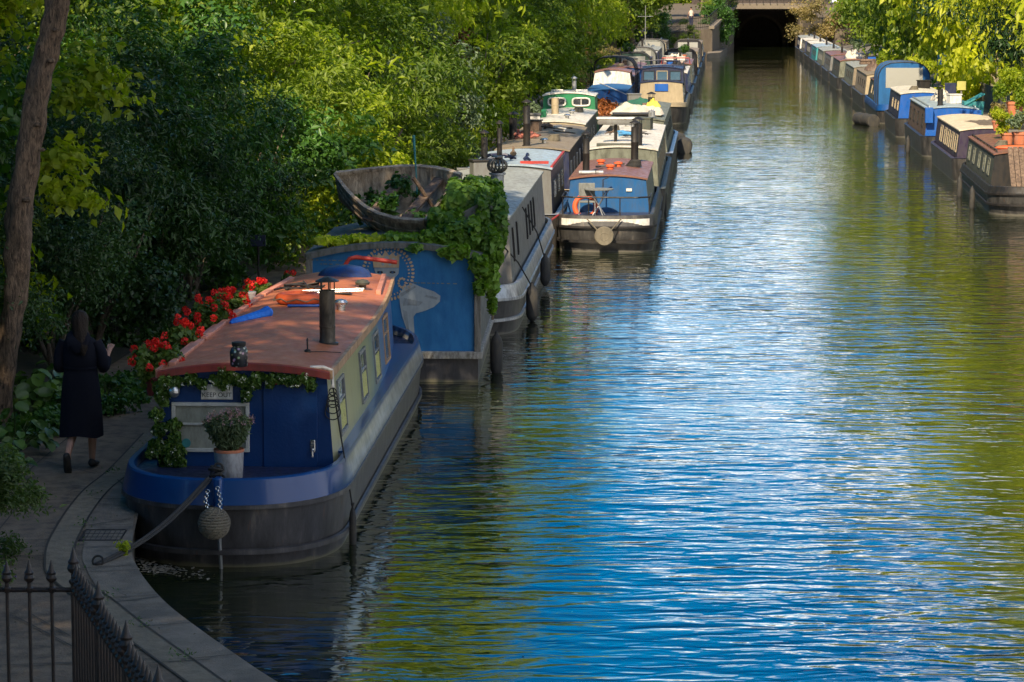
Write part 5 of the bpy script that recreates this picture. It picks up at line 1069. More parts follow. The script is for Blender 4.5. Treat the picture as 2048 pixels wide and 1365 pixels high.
o = meshobj('foliage', blobleaves('vine', vb, 950, .105, 31, .8, .9, .25, hollow=.55), leafmat('leaf_vine', (.04, .095, .012), (.15, .26, .03), trans=.3), vn); MB().tube([px3(985, 640, 39.3), px3(988, 560, 39.3), px3(975, 470, 39.6), px3(940, 430, 40.6)], [.02, .018, .015, .01], 6).build('stem', BARK, vn)
MB().loft([[Vector(px3(px, py, Y)) for px, py in ((890, 480), (925, 425), (960, 405), (985, 412), (988, 480))] for Y in (39.9, 41.8)]).build('covered_frame', M_lead, hb).matrix_parent_inverse = Matrix.LocRotScale(hb.location, hb.rotation_euler, None).inverted()
v2 = thing('creeper', 'short yellow-green creeper along the top left of the painted houseboat', 'climbing plant', px3(665, 482, 39.6)); b0 = Vector(px3(665, 482, 39.6))
meshobj('foliage', blobleaves('c', [(tuple(Vector(px3(px, 484-3*(px % 3), 39.3))-b0), (.14, .25, .05)) for px in (640, 655, 672, 690, 707, 722, 752, 775)], 700, .085, 41, .7), G_lime, v2)
# ------------------------------------------------------------------ details of the blue-ended boat
def bl(px, py, ly):
    Yw = bsT.location.y+ly; p = PY(px, py, Yw)-bsT.location; return p.x-(ly*.07), p.z
x, z = bl(1172, 378, 1.72); f = MB().box((x, 1.73, z), (.17, .02, .15)).build('socket_panel', M_white, bsT, smooth=0, bevel=.01)
for a in (-1, 1):
    for b in (-1, 1): MB().lathe([(.022, 0), (.022, .004)], (x+a*.035, 1.718, z+b*.03), 10, 0, Matrix.Rotation(math.pi/2, 3, 'X')).build('socket', M_iron, f, smooth=0)
x, z = bl(1258, 380, 1.72); MB().box((x, 1.73, z), (.12, .02, .06)).build('red_white_plate', M_white, bsT, smooth=0)
x, z = bl(1180, 415, 1.3); t = thing('lifebuoy', 'orange lifebuoy hung on the blue-ended boat', 'lifebuoy', (bsT.location.x+x, bsT.location.y+1.45, z)); MB().torus((0, 0, 0), .225, .055, 32, 10, 0, Matrix.Rotation(math.pi/2-.15, 3, 'X')).build('ring', M_orange, t)
# stern rail
mb = MB(); hw = .92
zt = 1.13
mb.tube([(-hw, 1.5, zt), (-hw, .5, zt), (-hw+.25, .25, zt), (hw-.25, .25, zt), (hw, .5, zt), (hw, 1.5, zt)], .018, 7); mb.build('stern_rail', M_iron, bsT)
for x_, y_ in ((-hw+.02, .5), (-.35, .25), (.3, .25), (hw-.02, .5)): MB().tube([(x_, y_, .74), (x_, y_, zt)], .014, 6).build('rail_post', M_iron, bsT)
MB().loft([[Vector((x_, y_-.012 if 0 else y_, z_)) for x_, y_ in [(q.x, q.y) for q in [Vector((a, b)) for a, b in plan(8.2, BW+.09, .95, 3.0, .5, 4, 0, 0)[:9]]]] for z_ in (.56, .70)], closed=False).build('white_band', M_white, bsT)
MB().loft([[Vector((-x_, y_, z_)) for x_, y_ in plan(8.2, BW+.09, .95, 3.0, .5, 4, 0, 0)[:9]] for z_ in (.56, .70)], closed=False).build('white_band', M_white, bsT)
t = thing('rope_fender', 'grey rope fender drum under the stern of the blue-ended boat', 'fender', (bsT.location.x-.02, bsT.location.y-.17, .36)); mb = MB()
for i in range(9): mb.torus((0, -.06+.015*i, 0), .185-.0008*(i-4)**2*8, .018, 26, 6, 0, Matrix.Rotation(math.pi/2, 3, 'X'))
mb.lathe([(.18, -.07), (.18, .07)], n=20, rot=Matrix.Rotation(math.pi/2, 3, 'X')); mb.build('drum', M_rope, t)
for s_ in (-1, 1): MB().tube([(s_*.12, 0, .1), (s_*.36, .1, .36)], .014, 6).build('lashing', M_rope, t)
t = thing('bistro_table', 'small grey folding table on the stern deck beside the orange lifebuoy', 'table', (bsT.location.x-.1, bsT.location.y+.95, .62))
MB().lathe([(.30, .62), (.31, .625), (.31, .645), (.02, .65)], n=24).build('tabletop', M_canvasgrey, t)
for a in (.5, 2.1, 3.7, 5.3): MB().tube([(.25*math.cos(a), .25*math.sin(a), .62), (-.22*math.cos(a), -.2*math.sin(a), 0)], .012, 6).build('leg', M_alu, t)
t = thing('deck_chair', 'grey tubular chair beside the table on the stern deck', 'chair', (bsT.location.x-.35, bsT.location.y+.85, .62))
MB().box((0, 0, .38), (.34, .32, .03)).build('seat', M_canvasgrey, t, bevel=.01); MB().box((0, .18, .62), (.34, .02, .28)).build('backrest', M_canvasgrey, t, bevel=.01)
for a in (-1, 1):
    for b in (-1, 1): MB().tube([(a*.16, b*.15, .38), (a*.17, b*.17, 0)], .012, 6).build('leg', M_alu, t)
p = onroof(bsT, bsC, -.38, 2.1, .05); t = thing('fender_roll', 'pale rolled mat at the roof front of the blue-ended boat', 'mat', p); MB().tube([(-.26, 0, .02), (.26, .03, .02)], .045, 10).build('roll', M_alu, t); MB().torus((.1, .015, .02), .05, .008, 12, 5, 0, Matrix.Rotation(math.pi/2, 3, 'Y')).build('strap', M_iron, t)
for lx, ly, lb_ in ((.12, 4.6, 'orange-red roof vent right of the plank, nearer the chimney'), (-.02, 3.6, 'orange-red roof vent beside the lying plank'), (-.3, 5.6, 'orange-red roof vent at the far left of the brown roof')):
    o = MB().lathe([(.07, 0), (.07, .05), (.10, .055), (.10, .09), (.02, .11)], n=14).build('roof_vent', M_orange, None); o.location = onroof(bsT, bsC, lx, ly); tag(o, lb_, 'vent')
o = MB().box((0, 0, .04), (.07, 1.3, .04)).build('plank', M_oldwood, None, smooth=0, bevel=.006); o.location = onroof(bsT, bsC, -.05, 4.3); o.rotation_euler = (0, 0, -.5); tag(o, 'short plank lying across the brown roof', 'plank')
MB().tube([(-.1, 1.5, 1.0), (-.1, 1.5, 1.42), (0.02, 1.5, 1.47)], .014, 6).build('lamp_arm', M_iron, bsT)
A = Vector((greyT.location.x+.95, 54.2, .7)); B = Vector((bsT.location.x-.95, 59.2, .74)); rope('mooring_rope', [A, A.lerp(B, .5)+Vector((0, 0, -.1)), B], .02, M_red, 'reddish mooring rope between the grey boat and the blue-ended boat')
# clutter on the white roofs
p = onroof(w7T, w7C, -.2, 2.4, .55); t = thing('satellite_box', 'white-topped flat box raised on a pole above the white roof', 'aerial', p)
MB().box((0, 0, .05), (.95, .45, .05)).build('lid', M_white, t, bevel=.02); MB().box((0, 0, -.04), (.90, .42, .12)).build('box', M_grey, t, bevel=.03); MB().tube([(0, 0, -.1), (0, 0, -.55)], .04, 8).build('pole', M_iron, t)
chimney(w7T, .38, 1.0, w7C.roofz(.38), .55, .1, M_iron)
MB().box((-.1, .7, 1.74), (1.0, .18, .07)).build('vent_box', M_dkgreen, w7T, smooth=0, bevel=.01)
rd = random.Random(12)
def heap(name, p, rx, ry, n, mat, label, cat, r0=.03, seed=0):
    rd = random.Random(seed); mb = MB()
    for k in range(n):
        c_ = Vector((rd.uniform(-rx, rx), rd.uniform(-ry, ry), rd.uniform(.02, .1))); a = rd.random()*6.28; v = Vector((math.cos(a), math.sin(a), rd.uniform(-.2, .3)))*rd.uniform(.06, .22)
        mb.tube([c_-v, c_+Vector((0, 0, .03)), c_+v], [r0*.6, r0, r0*.5], 6)
    o = mb.build(name, mat, None); o.location = p; return tag(o, label, cat)
def sheetheap(name, p, rx, ry, h, mat, label, cat, seed=0, rz=0):
    n = 22; rows = []; r = np.random.default_rng(seed); ph = r.random(8)*6
    for i in range(n+1):
        row = []
        for j in range(n+1):
            u, v = i/n*2-1, j/n*2-1; q = max(0, 1-(u*u)**1.2)*max(0, 1-(v*v)**1.2); zz = h*q**.5*(1+.35*math.sin(5*u+ph[0]+2*v)+.3*math.sin(7*v+ph[1]-3*u)+.2*math.sin(13*u+ph[2])*math.sin(11*v+ph[3]))
            row.append((u*rx*(1+.12*math.sin(3*v+ph[4])), v*ry*(1+.12*math.sin(4*u+ph[5])), max(0, zz)))
        rows.append(row)
    me = bpy.data.meshes.new(name); nn_ = n+1; me.from_pydata([q for r_ in rows for q in r_], [], [(i*nn_+j, i*nn_+j+1, (i+1)*nn_+j+1, (i+1)*nn_+j) for i in range(n) for j in range(n)]); me.materials.append(mat); me.shade_smooth()
    o = bpy.data.objects.new(name, me); col.objects.link(o); o.location = p; o.rotation_euler = (0, 0, rz); return tag(o, label, cat)
M_sack = paint('sack_white', (.55, .51, .44), .8, dirt=.55, dcol=(.4, .33, .2), scale=6); M_tarp = paint('tarp_green', (.02, .12, .07), .7, dirt=.3, dcol=(.01, .04, .03))
sheetheap('white_sacks', onroof(skT, skC, -.05, 3.4), .72, 1.5, .20, M_sack, 'crumpled white sacks heaped on the grey-green boat roof', 'sacks', 1)
o = sheetheap('yellow_bag', onroof(skT, skC, .42, 4.3, .22), .2, .35, .16, paint('yellow_bag', (.6, .48, .06), .7), 'yellow bag on the white sacks', 'bag', 2)
sheetheap('green_tarpaulin', onroof(skT, skC, -.1, 9.0), .5, 1.5, .16, M_tarp, 'dark green tarpaulin lying crumpled on the roof beyond the white sacks', 'tarpaulin', 3)
o = MB().box((0, 0, .06), (1.1, .8, .06)).build('solar_panel', M_iron, None, smooth=0, bevel=.01); o.location = onroof(skT, skC, -.15, 1.6); tag(o, 'dark panel lying in front of the white sacks', 'solar panel')
heap('cable_tangle', onroof(w7T, w7C, .28, 4.8), .2, .5, 26, M_iron, 'black cable tangle on the glaring white roof', 'cables', .015, 5)
heap('blue_rope', onroof(w7T, w7C, -.05, 4.6), .08, .5, 12, paint('rope_blue', (.05, .25, .5), .8), 'blue and white rope lying on the glaring white roof', 'rope', .03, 6)
heap('dark_branch', onroof(w7T, w7C, -.35, 5.6), .15, .2, 6, M_woodpl, 'dark twig bundle on the glaring white roof', 'twigs', .02, 8)
heap('red_hose', onroof(beiT, beiC, -.45, 5.2), .3, 1.1, 26, paint('hose_red', (.30, .09, .06), .7), 'reddish hose heap on the beige roof', 'hose', .045, 9)
heap('log_pile', onroof(beiT, beiC, -.25, 9.6), .2, .5, 16, M_brownside, 'brown gear at the join of the beige and white roofs', 'gear', .04, 10)
p = onroof(beiT, beiC, .32, 6.8); t = thing('bicycle', 'pale bicycle lying on its side on the beige roof', 'bicycle', p+Vector((0, 0, .05)), .3)
for x_ in (-.25, .25): MB().torus((0, x_*2, .02+.06*(x_ > 0)), .28, .018, 24, 6, 0, Matrix.Rotation(.12, 3, 'Y')).build('wheel', M_iron, t)
MB().tube([(0, -.5, .05), (.18, -.1, .08), (0, .1, .1), (0, .5, .08)], .018, 6).build('frame', M_white, t); MB().tube([(.18, -.1, .08), (.02, .42, .12), (.25, .45, .14)], .018, 6).build('handlebar', M_white, t); MB().box((.28, -.12, .1), (.1, .2, .04)).build('saddle', M_canvasblack, t, bevel=.015)
heap('folded_sunshade', onroof(silT, silC, -.15, 1.7), .45, .25, 10, M_navy, 'dark blue folded sunshade across the silver roof', 'sunshade', .04, 11)
p = onroof(silT, silC, -.1, 3.2); t = thing('duck', 'small brown duck resting on the silver roof', 'duck', p)
MB().loft([[Vector((w_*math.cos(a), y_, .06+zz+h_*math.sin(a))) for a in (2*math.pi*i/10 for i in range(10))] for y_, w_, h_, zz in ((-.17, .01, .01, .05), (-.12, .04, .03, .02), (0, .075, .06, 0), (.10, .05, .05, .01), (.14, .025, .03, .06), (.16, .03, .03, .12), (.19, .025, .022, .13), (.23, .008, .005, .12))]).build('body', paint('duck_brown', (.13, .085, .05), .8, dirt=.6, dcol=(.04, .03, .02), scale=30), t)
# ------------------------------------------------------------------ leaning trunk at the left
lt = thing('tree', 'thick leaning trunk with knotty bark at the left edge of the picture', 'tree', (P(8, 830, ZB).x, 32.2, ZB))
b0 = Vector(lt.location); mb = MB()
key = [(3, 860, 24), (6, 820, 22), (16, 720, 26), (24, 640, 29), (33, 560, 33), (38, 480, 35), (40, 400, 35), (58, 300, 33), (74, 200, 33), (88, 120, 33), (104, 60, 32), (118, 0, 33), (128, -60, 34)]
pts = [PY(px, py, 32.2)-b0 for px, py, _ in key]; rads = [.74*w_*32.2/5689 for _, _, w_ in key]
pts += [pts[-1]+Vector((.25, 0, 1.3)), pts[-1]+Vector((.6, .3, 3.4))]; rads += [.17, .12]
sp = smoothline(pts, 6); rr = []
for i in range(len(sp)):
    t_ = i/6; k = min(int(t_), len(rads)-2); rr.append((rads[k]+(rads[k+1]-rads[k])*(t_-k)))
rings = []; rd = random.Random(2)
for i, (p, r_) in enumerate(zip(sp, rr)):
    rings.append([p+Vector((math.cos(a), math.sin(a), 0))*r_*(1+.10*math.sin(3*a+i*.35)+.07*math.sin(5*a-i*.8)+.06*math.sin(i*1.3+a)+rd.uniform(-.03, .03)) for a in (2*math.pi*j/22 for j in range(22))])
mb.loft(rings); mb.build('trunk', barkmat('bark_leaning', (.022, .015, .010), (.26, .175, .11), 15), lt, smooth=60)
for px, py, s_ in ((88, 122, 1), (98, 60, .8), (62, 250, .9), (40, 400, 1.1), (70, 300, .8)):
    MB().sphere(PY(px+14, py, 32.05)-b0, .05*s_, 10, sq=(1, .8, .6)).build('knot', MATS['bark_leaning'], lt)
meshobj('crown', tallA, G_ash, lt, (1.2, .5, 11.5), .4, .9)
lt2 = thing('hanging_spray', 'bright maple-like leaf spray at the top left corner behind the trunk', 'branch', PY(10, 120, 34)); meshobj('foliage', crown('spray', 1.5, 1.2, 2.0, 150, 60, .13, 77, clr=.4, flat=.35, lump=.3, aspect=.6, droop=.8), G_plane, lt2, (-.3, 0, -.6)); MB().tube([(0, 0, 2), (-.2, 0, .8), (-.5, 0, -.8)], [.04, .03, .01], 6).build('bough', BARK, lt2)
# ------------------------------------------------------------------ low plants along the path
def bigleaf(name, px, py, label, n, size, R_, h, mat, seed, z=ZB, stemm=None, cat='plant', aspect=.8, up=.7):
    p = P(px, py, z); t = thing(name, label, cat, p, 0, 'low plants beside the towpath'); r = np.random.default_rng(seed)
    a = r.random(n)*6.28; s = r.random(n)**.5; C = np.stack([np.cos(a)*s*R_, np.sin(a)*s*R_, h*(.15+.85*r.random(n)*(1.1-.6*s))], 1); D = np.stack([np.cos(a), np.sin(a), np.full(n, .5)], 1); D /= np.linalg.norm(D, axis=1)[:, None]
    meshobj('foliage', rounded_leaves('leaves', C, D, size*(.6+.7*r.random(n)), seed, aspect, up), mat, t)
    mb = MB()
    for k in range(0, min(n, 26)): mb.tube([(0, 0, 0), tuple(C[k]*np.array([.5, .5, .6])), tuple(C[k])], .006, 4)
    mb.build('stem', stemm or M_stem, t); return t
def rounded_leaves(name, C, D, size, seed, aspect, up):
    """broad leaves of eight rim points round a raised midrib"""
    rng = np.random.default_rng(seed); n = len(C); nr = D*.5+rng.normal(0, .35, (n, 3))+np.array([0, 0, up]); nr /= np.linalg.norm(nr, axis=1)[:, None]
    t = D+rng.normal(0, .3, (n, 3)); t -= nr*(t*nr).sum(1)[:, None]; t /= np.linalg.norm(t, axis=1)[:, None]; b = np.cross(nr, t); V = []; s = size[:, None]
    for q in range(8):
        a = q*math.pi/4; V.append(C+t*s*(.5+.5*math.cos(a))+b*s*aspect*.5*math.sin(a)*(1 if q in (2, 6) else 1.05)+nr*s*(.16*abs(math.sin(a))-.12*(1+math.cos(a))**2*.4))
    V.append(C+t*s*.5-nr*s*.05); V = np.stack(V, 1).reshape(-1, 3); k = np.arange(n)*9
    T = np.concatenate([np.stack([k+8, k+q, k+(q+1) % 8], 1) for q in range(8)], 1).reshape(-1)
    me = bpy.data.meshes.new(name); me.vertices.add(len(V)); me.vertices.foreach_set('co', V.astype(np.float32).ravel()); me.loops.add(len(T)); me.loops.foreach_set('vertex_index', T.astype(np.int32)); nf = len(T)//3
    me.polygons.add(nf); me.polygons.foreach_set('loop_start', np.arange(0, nf*3, 3, dtype=np.int32)); me.polygons.foreach_set('loop_total', np.full(nf, 3, dtype=np.int32))
    at = me.attributes.new('tint', 'FLOAT', 'FACE'); at.data.foreach_set('value', np.repeat(rng.random(n), 8).astype(np.float32)); me.update(calc_edges=True); me.shade_smooth(); return me
M_stem = plain('stem_green', (.05, .08, .02))
G_berg = leafmat('leaf_broad', (.035, .085, .018), (.10, .18, .035), trans=.2, rough=.4)
bigleaf('broadleaf_plant', 70, 830, 'large round-leaved plants left of the walking woman', 90, .17, .55, .55, G_berg, 1)
bigleaf('broadleaf_plant', 110, 800, 'round-leaved plants just behind the walking woman', 70, .16, .45, .5, G_berg, 2)
bigleaf('broadleaf_plant', 212, 800, 'small round-leaved plant right of the walking woman', 26, .13, .22, .3, G_berg, 3)
bigleaf('broadleaf_plant', 30, 905, 'bright broad-leaved plant at the left edge below the trunk', 110, .13, .42, .5, G_berg, 4)
bigleaf('broadleaf_plant', -8, 960, 'broad-leaved plant cut off by the left edge', 60, .13, .3, .4, G_berg, 5)
for px, py, r_, lb_, mt in ((150, 840, .45, 'ivy ground cover behind the walking woman', G_ivy), (245, 790, .4, 'low ivy at the path edge near the geraniums', G_ivy), (95, 870, .35, 'low ivy between trunk and path', G_ivy), (290, 745, .5, 'low weeds beside the path behind the flower pots', G_sage), (350, 690, .5, 'low dark plants at the path edge beyond the flower pots', G_ivy)):
    p = P(px, py, ZB); t = thing('ground_cover', lb_, 'ground cover', p); t['kind'] = 'stuff'; del t['category']; t['category'] = 'ground cover'
    meshobj('foliage', crown('gc', r_, r_*1.4, .18, 90, 26, .06, int(px), clr=.14, low=-.2, aspect=.7), mt, t, (0, 0, .08))
# purple flowers at the lower left
t = thing('flowering_bush', 'bush with purple flowers at the lower left edge', 'flowering bush', P(-22, 1150, ZB)); meshobj('foliage', crown('pb', .33, .8, .55, 130, 50, .055, 91, clr=.14, aspect=.35, lump=.3), leafmat('leaf_pb', (.04, .075, .02), (.14, .19, .07)), t, (0, 0, .45))
meshobj('blossom', crown('pf', .37, .85, .6, 60, 14, .028, 92, clr=.05, aspect=.8, shell=.9), leafmat('petal_purple', (.09, .05, .22), (.2, .12, .4)), t, (0, 0, .45)); MB().tube([(0, 0, 0), (.03, 0, .3), (0, .1, .6)], .012, 5).build('stem', BARK, t)
p = P(247, 1112, ZB); t = thing('grass_tuft', 'green tuft growing at the quay edge beside the boat', 'grass tuft', p); meshobj('foliage', sprig(26, .07, .12, 0, .04, 55), G_lime, t)
# ------------------------------------------------------------------ cast-iron grate
def gp(px, py): return P(px, py, ZB)
g = [gp(158, 1083), gp(240, 1083), gp(254, 1062), gp(172, 1062)]; t = thing('drain_grate', 'cast-iron grid cover set in the towpath beside the bow', 'drain cover', (g[0]+g[2])/2+Vector((0, 0, .012))); c0 = Vector(t.location)
mb = MB(); U_ = g[1]-g[0]; V_ = g[3]-g[0]
for i in range(9): mb.tube([g[0]+U_*i/8-c0, g[3]+U_*i/8-c0], .010 if i % 8 else .016, 4)
for j in range(4): mb.tube([g[0]+V_*j/3-c0, g[1]+V_*j/3-c0], .010 if j % 3 else .016, 4)
mb.build('grid', M_iron, t); q = MB(); q.add([g_-c0+Vector((0, 0, -.004)) for g_ in g], [(0, 1, 2, 3)]); q.build('tile_infill', m_kerb, t, smooth=0)
# floating scum between bow and quay
r = np.random.default_rng(3); C = []
for px, py, n, s_ in ((285, 1118, 120, 14), (310, 1136, 160, 18), (345, 1140, 60, 16), (395, 1150, 30, 16), (265, 1100, 60, 7)):
    for _ in range(n):
        p = P(px+r.normal(0, s_), py+r.normal(0, 5), .008); C.append((p.x, p.y, p.z))
C = np.array(C); o = meshobj('floating_scum', leaf_mesh('scum', C, np.tile([0, 0, 1.0], (len(C), 1)), .045*(.4+r.random(len(C))), .6, 4, 7, fold=.03, droop=0), leafmat('scum', (.10, .09, .07), (.34, .31, .25), trans=.05), None); tag(o, 'pale floating scum and leaves between the bow and the quay', 'debris', kind='stuff')
C = np.array([(r.uniform(-1.5, 10), 18+r.random()**1.5*60, .006) for _ in range(130)]); o = meshobj('floating_leaves', leaf_mesh('fl', C, np.tile([0, 0, 1.0], (len(C), 1)), .035*(.5+r.random(len(C))), .5, 5, 8, fold=.02, droop=0), MATS['scum'], None); tag(o, 'scattered small leaves floating on the open water', 'leaves', kind='stuff')
# ------------------------------------------------------------------ iron railing in the foreground
M_rail = paint('railing_black', (.022, .022, .023), .35, .2, dirt=.3, dcol=(.09, .05, .03), scale=12)
RC = P(148, 1180, ZB+.99); RE = P(272, 1366, ZB+.99)
rl = thing('iron_railing', 'black iron railing with spearhead finials in the lower left corner', 'railing', (RC.x, RC.y, ZB))
def finial(mb, p, s=1.0):
    mb.lathe([(.016*s, -.02), (.026*s, .0), (.026*s, .012*s), (.014*s, .02*s), (.014*s, .045*s), (.030*s, .06*s), (.034*s, .075*s), (.026*s, .095*s), (.030*s, .108*s), (.018*s, .125*s), (.012*s, .15*s), (.002, .185*s)], p, 10)
cor = Vector((0, 0, 0)); zt = .99
d2 = (RE-RC).normalized()
mA = MB().tube([(-1.6, 0, zt), (0, 0, zt)], .016, 4); mA.tube([(0, 0, zt), tuple(d2*6+Vector((0, 0, zt)))], .018, 4); mA.build('top_rail', M_rail, rl, smooth=0)
MB().tube([(-1.6, 0, .12), (0, 0, .12)], .014, 4).tube([(0, 0, .12), tuple(d2*6+Vector((0, 0, .12)))], .014, 4).build('bottom_rail', M_rail, rl, smooth=0)
proto = None
def bar(p, post=False):
    global protoP, protoB
    key = 'P' if post else 'B'
    if key not in PROTO:
        mb = MB(); r_ = .022 if post else .0125; mb.tube([(0, 0, -.03), (0, 0, zt+(.06 if post else 0))], r_, 8); finial(mb, (0, 0, zt+(.05 if post else .0)), 1.3 if post else 1.08)
        o = mb.build('railing_post' if post else 'railing_bar', M_rail, rl); PROTO[key] = o
    else: o = PROTO[key].copy(); col.objects.link(o); o.parent = rl
    o.location = p; return o
PROTO = {}
for k in range(1, 9): bar((-.147*k, 0, 0))
bar((0, 0, 0), True)
for k in range(1, 40):
    p = d2*.128*k; bar((p.x, p.y, 0), k % 9 == 0)
# ------------------------------------------------------------------ people
def skin_body(name, verts, edges, rads, mat, parent, sub=2):
    me = bpy.data.meshes.new(name); me.from_pydata([Vector(v) for v in verts], edges, []); o = bpy.data.objects.new(name, me); col.objects.link(o); me.materials.append(mat)
    s = o.modifiers.new('skin', 'SKIN'); s.use_smooth_shade = True
    for i, r_ in enumerate(rads):
        v = me.skin_vertices[0].data[i]; rr_ = r_ if hasattr(r_, '__len__') else (r_, r_); v.radius = rr_; v.use_root = (i == 0)
    m_ = o.modifiers.new('sub', 'SUBSURF'); m_.levels = sub; m_.render_levels = sub; o.parent = parent; return o
def human(t, skin, lfoot, rfoot, lknee, rknee, lhand, rhand, lelb, relb, headturn=0):
    V = []; E = []; Rr = []
    def ad(p, r_, par=None): V.append(p); Rr.append(r_); i = len(V)-1; (E.append((par, i)) if par is not None else None); return i
    pel = ad((0, 0, .90), (.13, .10)); wa = ad((0, 0, 1.04), (.115, .085), pel); ch = ad((0, .01, 1.22), (.14, .095), wa); sh = ad((0, 0, 1.32), (.08, .055), ch); nk = ad((0, .005, 1.41), (.048, .05), sh)
    hb_ = ad((0, .02, 1.48), (.062, .07), nk); ht = ad((0, .02, 1.56), (.072, .088), hb_); top = ad((0, .01, 1.615), (.055, .065), ht); ns_ = ad((0, .122, 1.50), (.010, .012), hb_)
    for s, knee, foot in ((-1, lknee, lfoot), (1, rknee, rfoot)):
        hp_ = ad((s*.085, 0, .84), (.085, .085), pel); kn = ad(knee, (.052, .055), hp_); mid = tuple(Vector(knee).lerp(Vector(foot), .35)); cf = ad(mid, (.048, .052), kn); an = ad(foot, (.030, .033), cf)
        f = Vector(foot); ad((f.x, f.y+.10, f.z-.035), (.034, .024), an)
    for s, elb, hand in ((-1, lelb, lhand), (1, relb, rhand)):
        so_ = ad((s*.15, 0, 1.30), (.036, .036), sh); el = ad(elb, (.037, .037), so_); wr = ad(hand, (.024, .020), el); d = (Vector(hand)-Vector(elb)).normalized(); side = d.cross(Vector((0, 0, 1))).normalized()
        if side.length < .1: side = Vector((1, 0, 0))
        pm = Vector(hand)+d*.055; pi = ad(tuple(pm), (.030, .015), wr)
        for k, ln in enumerate((.065, .075, .07, .055)):
            a = pm+side*(k-1.5)*.019+d*.03; i1 = ad(tuple(a), (.0095, .009), pi); cu = Vector((0, 0, -1))*.25 if d.z > -.5 else Vector((0, 1, 0))*.25; b = a+(d+cu*.6).normalized()*ln*.5; i2 = ad(tuple(b), (.0085, .0085), i1); ad(tuple(b+(d+cu*1.6).normalized()*ln*.5), (.007, .007), i2)
        a = Vector(hand)+d*.02+side*s*-.03; i1 = ad(tuple(a), (.011, .011), wr); ad(tuple(a+d*.045+side*s*-.018), (.008, .008), i1)
    return skin_body('body', V, E, Rr, skin, t)
M_skin = paint('skin', (.36, .20, .14), .6, dirt=.1, dcol=(.25, .12, .08), var=.06); M_hair = paint('hair', (.014, .009, .006), .5, dirt=.3, dcol=(.03, .018, .01), spec=.15, scale=14, stretch=(3, 3, .3), bump=.6); M_coat = paint('coat_navy', (.005, .006, .012), .9, dirt=.05, dcol=(.01, .01, .014), spec=.2); M_shoe = paint('shoe', (.01, .01, .01), .6)
pf = P(165, 938, ZB)
t = thing('person', 'woman in a long dark coat walking away along the towpath', 'person', pf, -.12); t.scale = (1.0, 1.0, 1.0)
human(t, M_skin, (-.075, -.30, .17), (.075, .10, .075), (-.08, .03, .46), (.085, .12, .47), (-.17, .20, 1.05), (.235, .24, 1.19), (-.225, .0, 1.06), (.235, .03, 1.05))
mb = MB(); rings = []
prof = [(.355, .225, .17, -.03), (.45, .222, .165, -.02), (.65, .212, .15, 0), (.85, .200, .14, 0), (1.0, .180, .125, 0), (1.06, .172, .12, 0), (1.075, .182, .13, 0), (1.18, .188, .13, 0), (1.27, .196, .122, 0), (1.33, .180, .105, 0), (1.375, .115, .085, 0), (1.42, .075, .075, .01)]
for z, a, b, yo in prof:
    rings.append([Vector((a*math.cos(q)*(1+(.05*math.sin(7*q+z*3)+.03*math.sin(11*q))*max(0, 1.0-z)), yo+b*math.sin(q)*(1+(.06*math.sin(6*q+1))*max(0, 1.0-z)), z+.012*math.sin(3*q)*(z < .4))) for q in (2*math.pi*i/40 for i in range(40))])
mb.loft(rings, cap=False)
for pts_, rr_ in (([(-.165, 0, 1.33), (-.215, -.01, 1.2), (-.225, 0, 1.06), (-.19, .14, 1.05)], [.062, .062, .056, .045]), ([(.165, 0, 1.33), (.225, .0, 1.2), (.235, .03, 1.06), (.236, .17, 1.13)], [.062, .062, .060, .048])): mb.tube([Vector(q) for q in smoothline(pts_, 4)], list(np.interp(np.linspace(0, 3, 13), [0, 1, 2, 3], rr_)), 12)
cm_ = mb.build('coat', M_coat, t, smooth=80)
MB().loft([[Vector((w_*math.cos(q)*1.0, yo+d_*math.sin(q), z+.03*math.cos(q)**2)) for q in (2*math.pi*i/20 for i in range(20))] for z, w_, d_, yo in ((1.20, .02, .01, -.135), (1.24, .10, .03, -.135), (1.32, .13, .05, -.11), (1.38, .12, .06, -.07), (1.42, .085, .05, -.03))]).build('hood', M_coat, t, smooth=80)
MB().loft([[Vector((.174*math.cos(q)*k, .124*math.sin(q)*k, z)) for q in (2*math.pi*i/32 for i in range(32))] for z, k in ((1.05, 1.02), (1.053, 1.07), (1.072, 1.07), (1.075, 1.02))], cap=False).build('belt', M_coat, t)
hr = []
for z, a, b, xo, yo in ((1.20, .012, .010, .075, -.15), (1.26, .045, .03, .065, -.135), (1.34, .068, .04, .045, -.11), (1.42, .078, .06, .02, -.065), (1.48, .082, .088, .005, -.025), (1.54, .088, .10, 0, -.01), (1.60, .080, .092, 0, 0), (1.64, .052, .06, 0, 0), (1.655, .01, .01, 0, 0)):
    hr.append([Vector((xo+a*math.cos(q)*(1+.06*math.sin(9*q+z*8)), yo+b*math.sin(q)*(1+.06*math.sin(8*q)), z)) for q in (2*math.pi*i/28 for i in range(28))])
MB().loft(hr).build('hair', M_hair, t, smooth=80)
for s, (fx, fy_, fz), tilt in ((-1, (-.075, -.30, .17), 1.15), (1, (.075, .10, .075), 0)):
    m_ = Matrix.Rotation(-tilt, 3, 'X'); rg = []
    for y_, w_, h0, h1 in ((-.055, .020, -.045, .0), (-.04, .032, -.06, .02), (.0, .038, -.065, .025), (.07, .042, -.065, -.01), (.13, .044, -.065, -.02), (.17, .036, -.063, -.03), (.19, .012, -.06, -.045)): rg.append([Vector((fx, fy_, fz))+m_ @ Vector((w_*math.cos(q), y_, (h0+h1)/2+(h1-h0)/2*math.sin(q))) for q in (2*math.pi*i/14 for i in range(14))])
    MB().loft(rg).build('shoe', M_shoe, t, smooth=60)
for s in (-1, 1): MB().sphere((s*.031, .098, 1.535), .011, 8).build('eye', M_shoe, t)
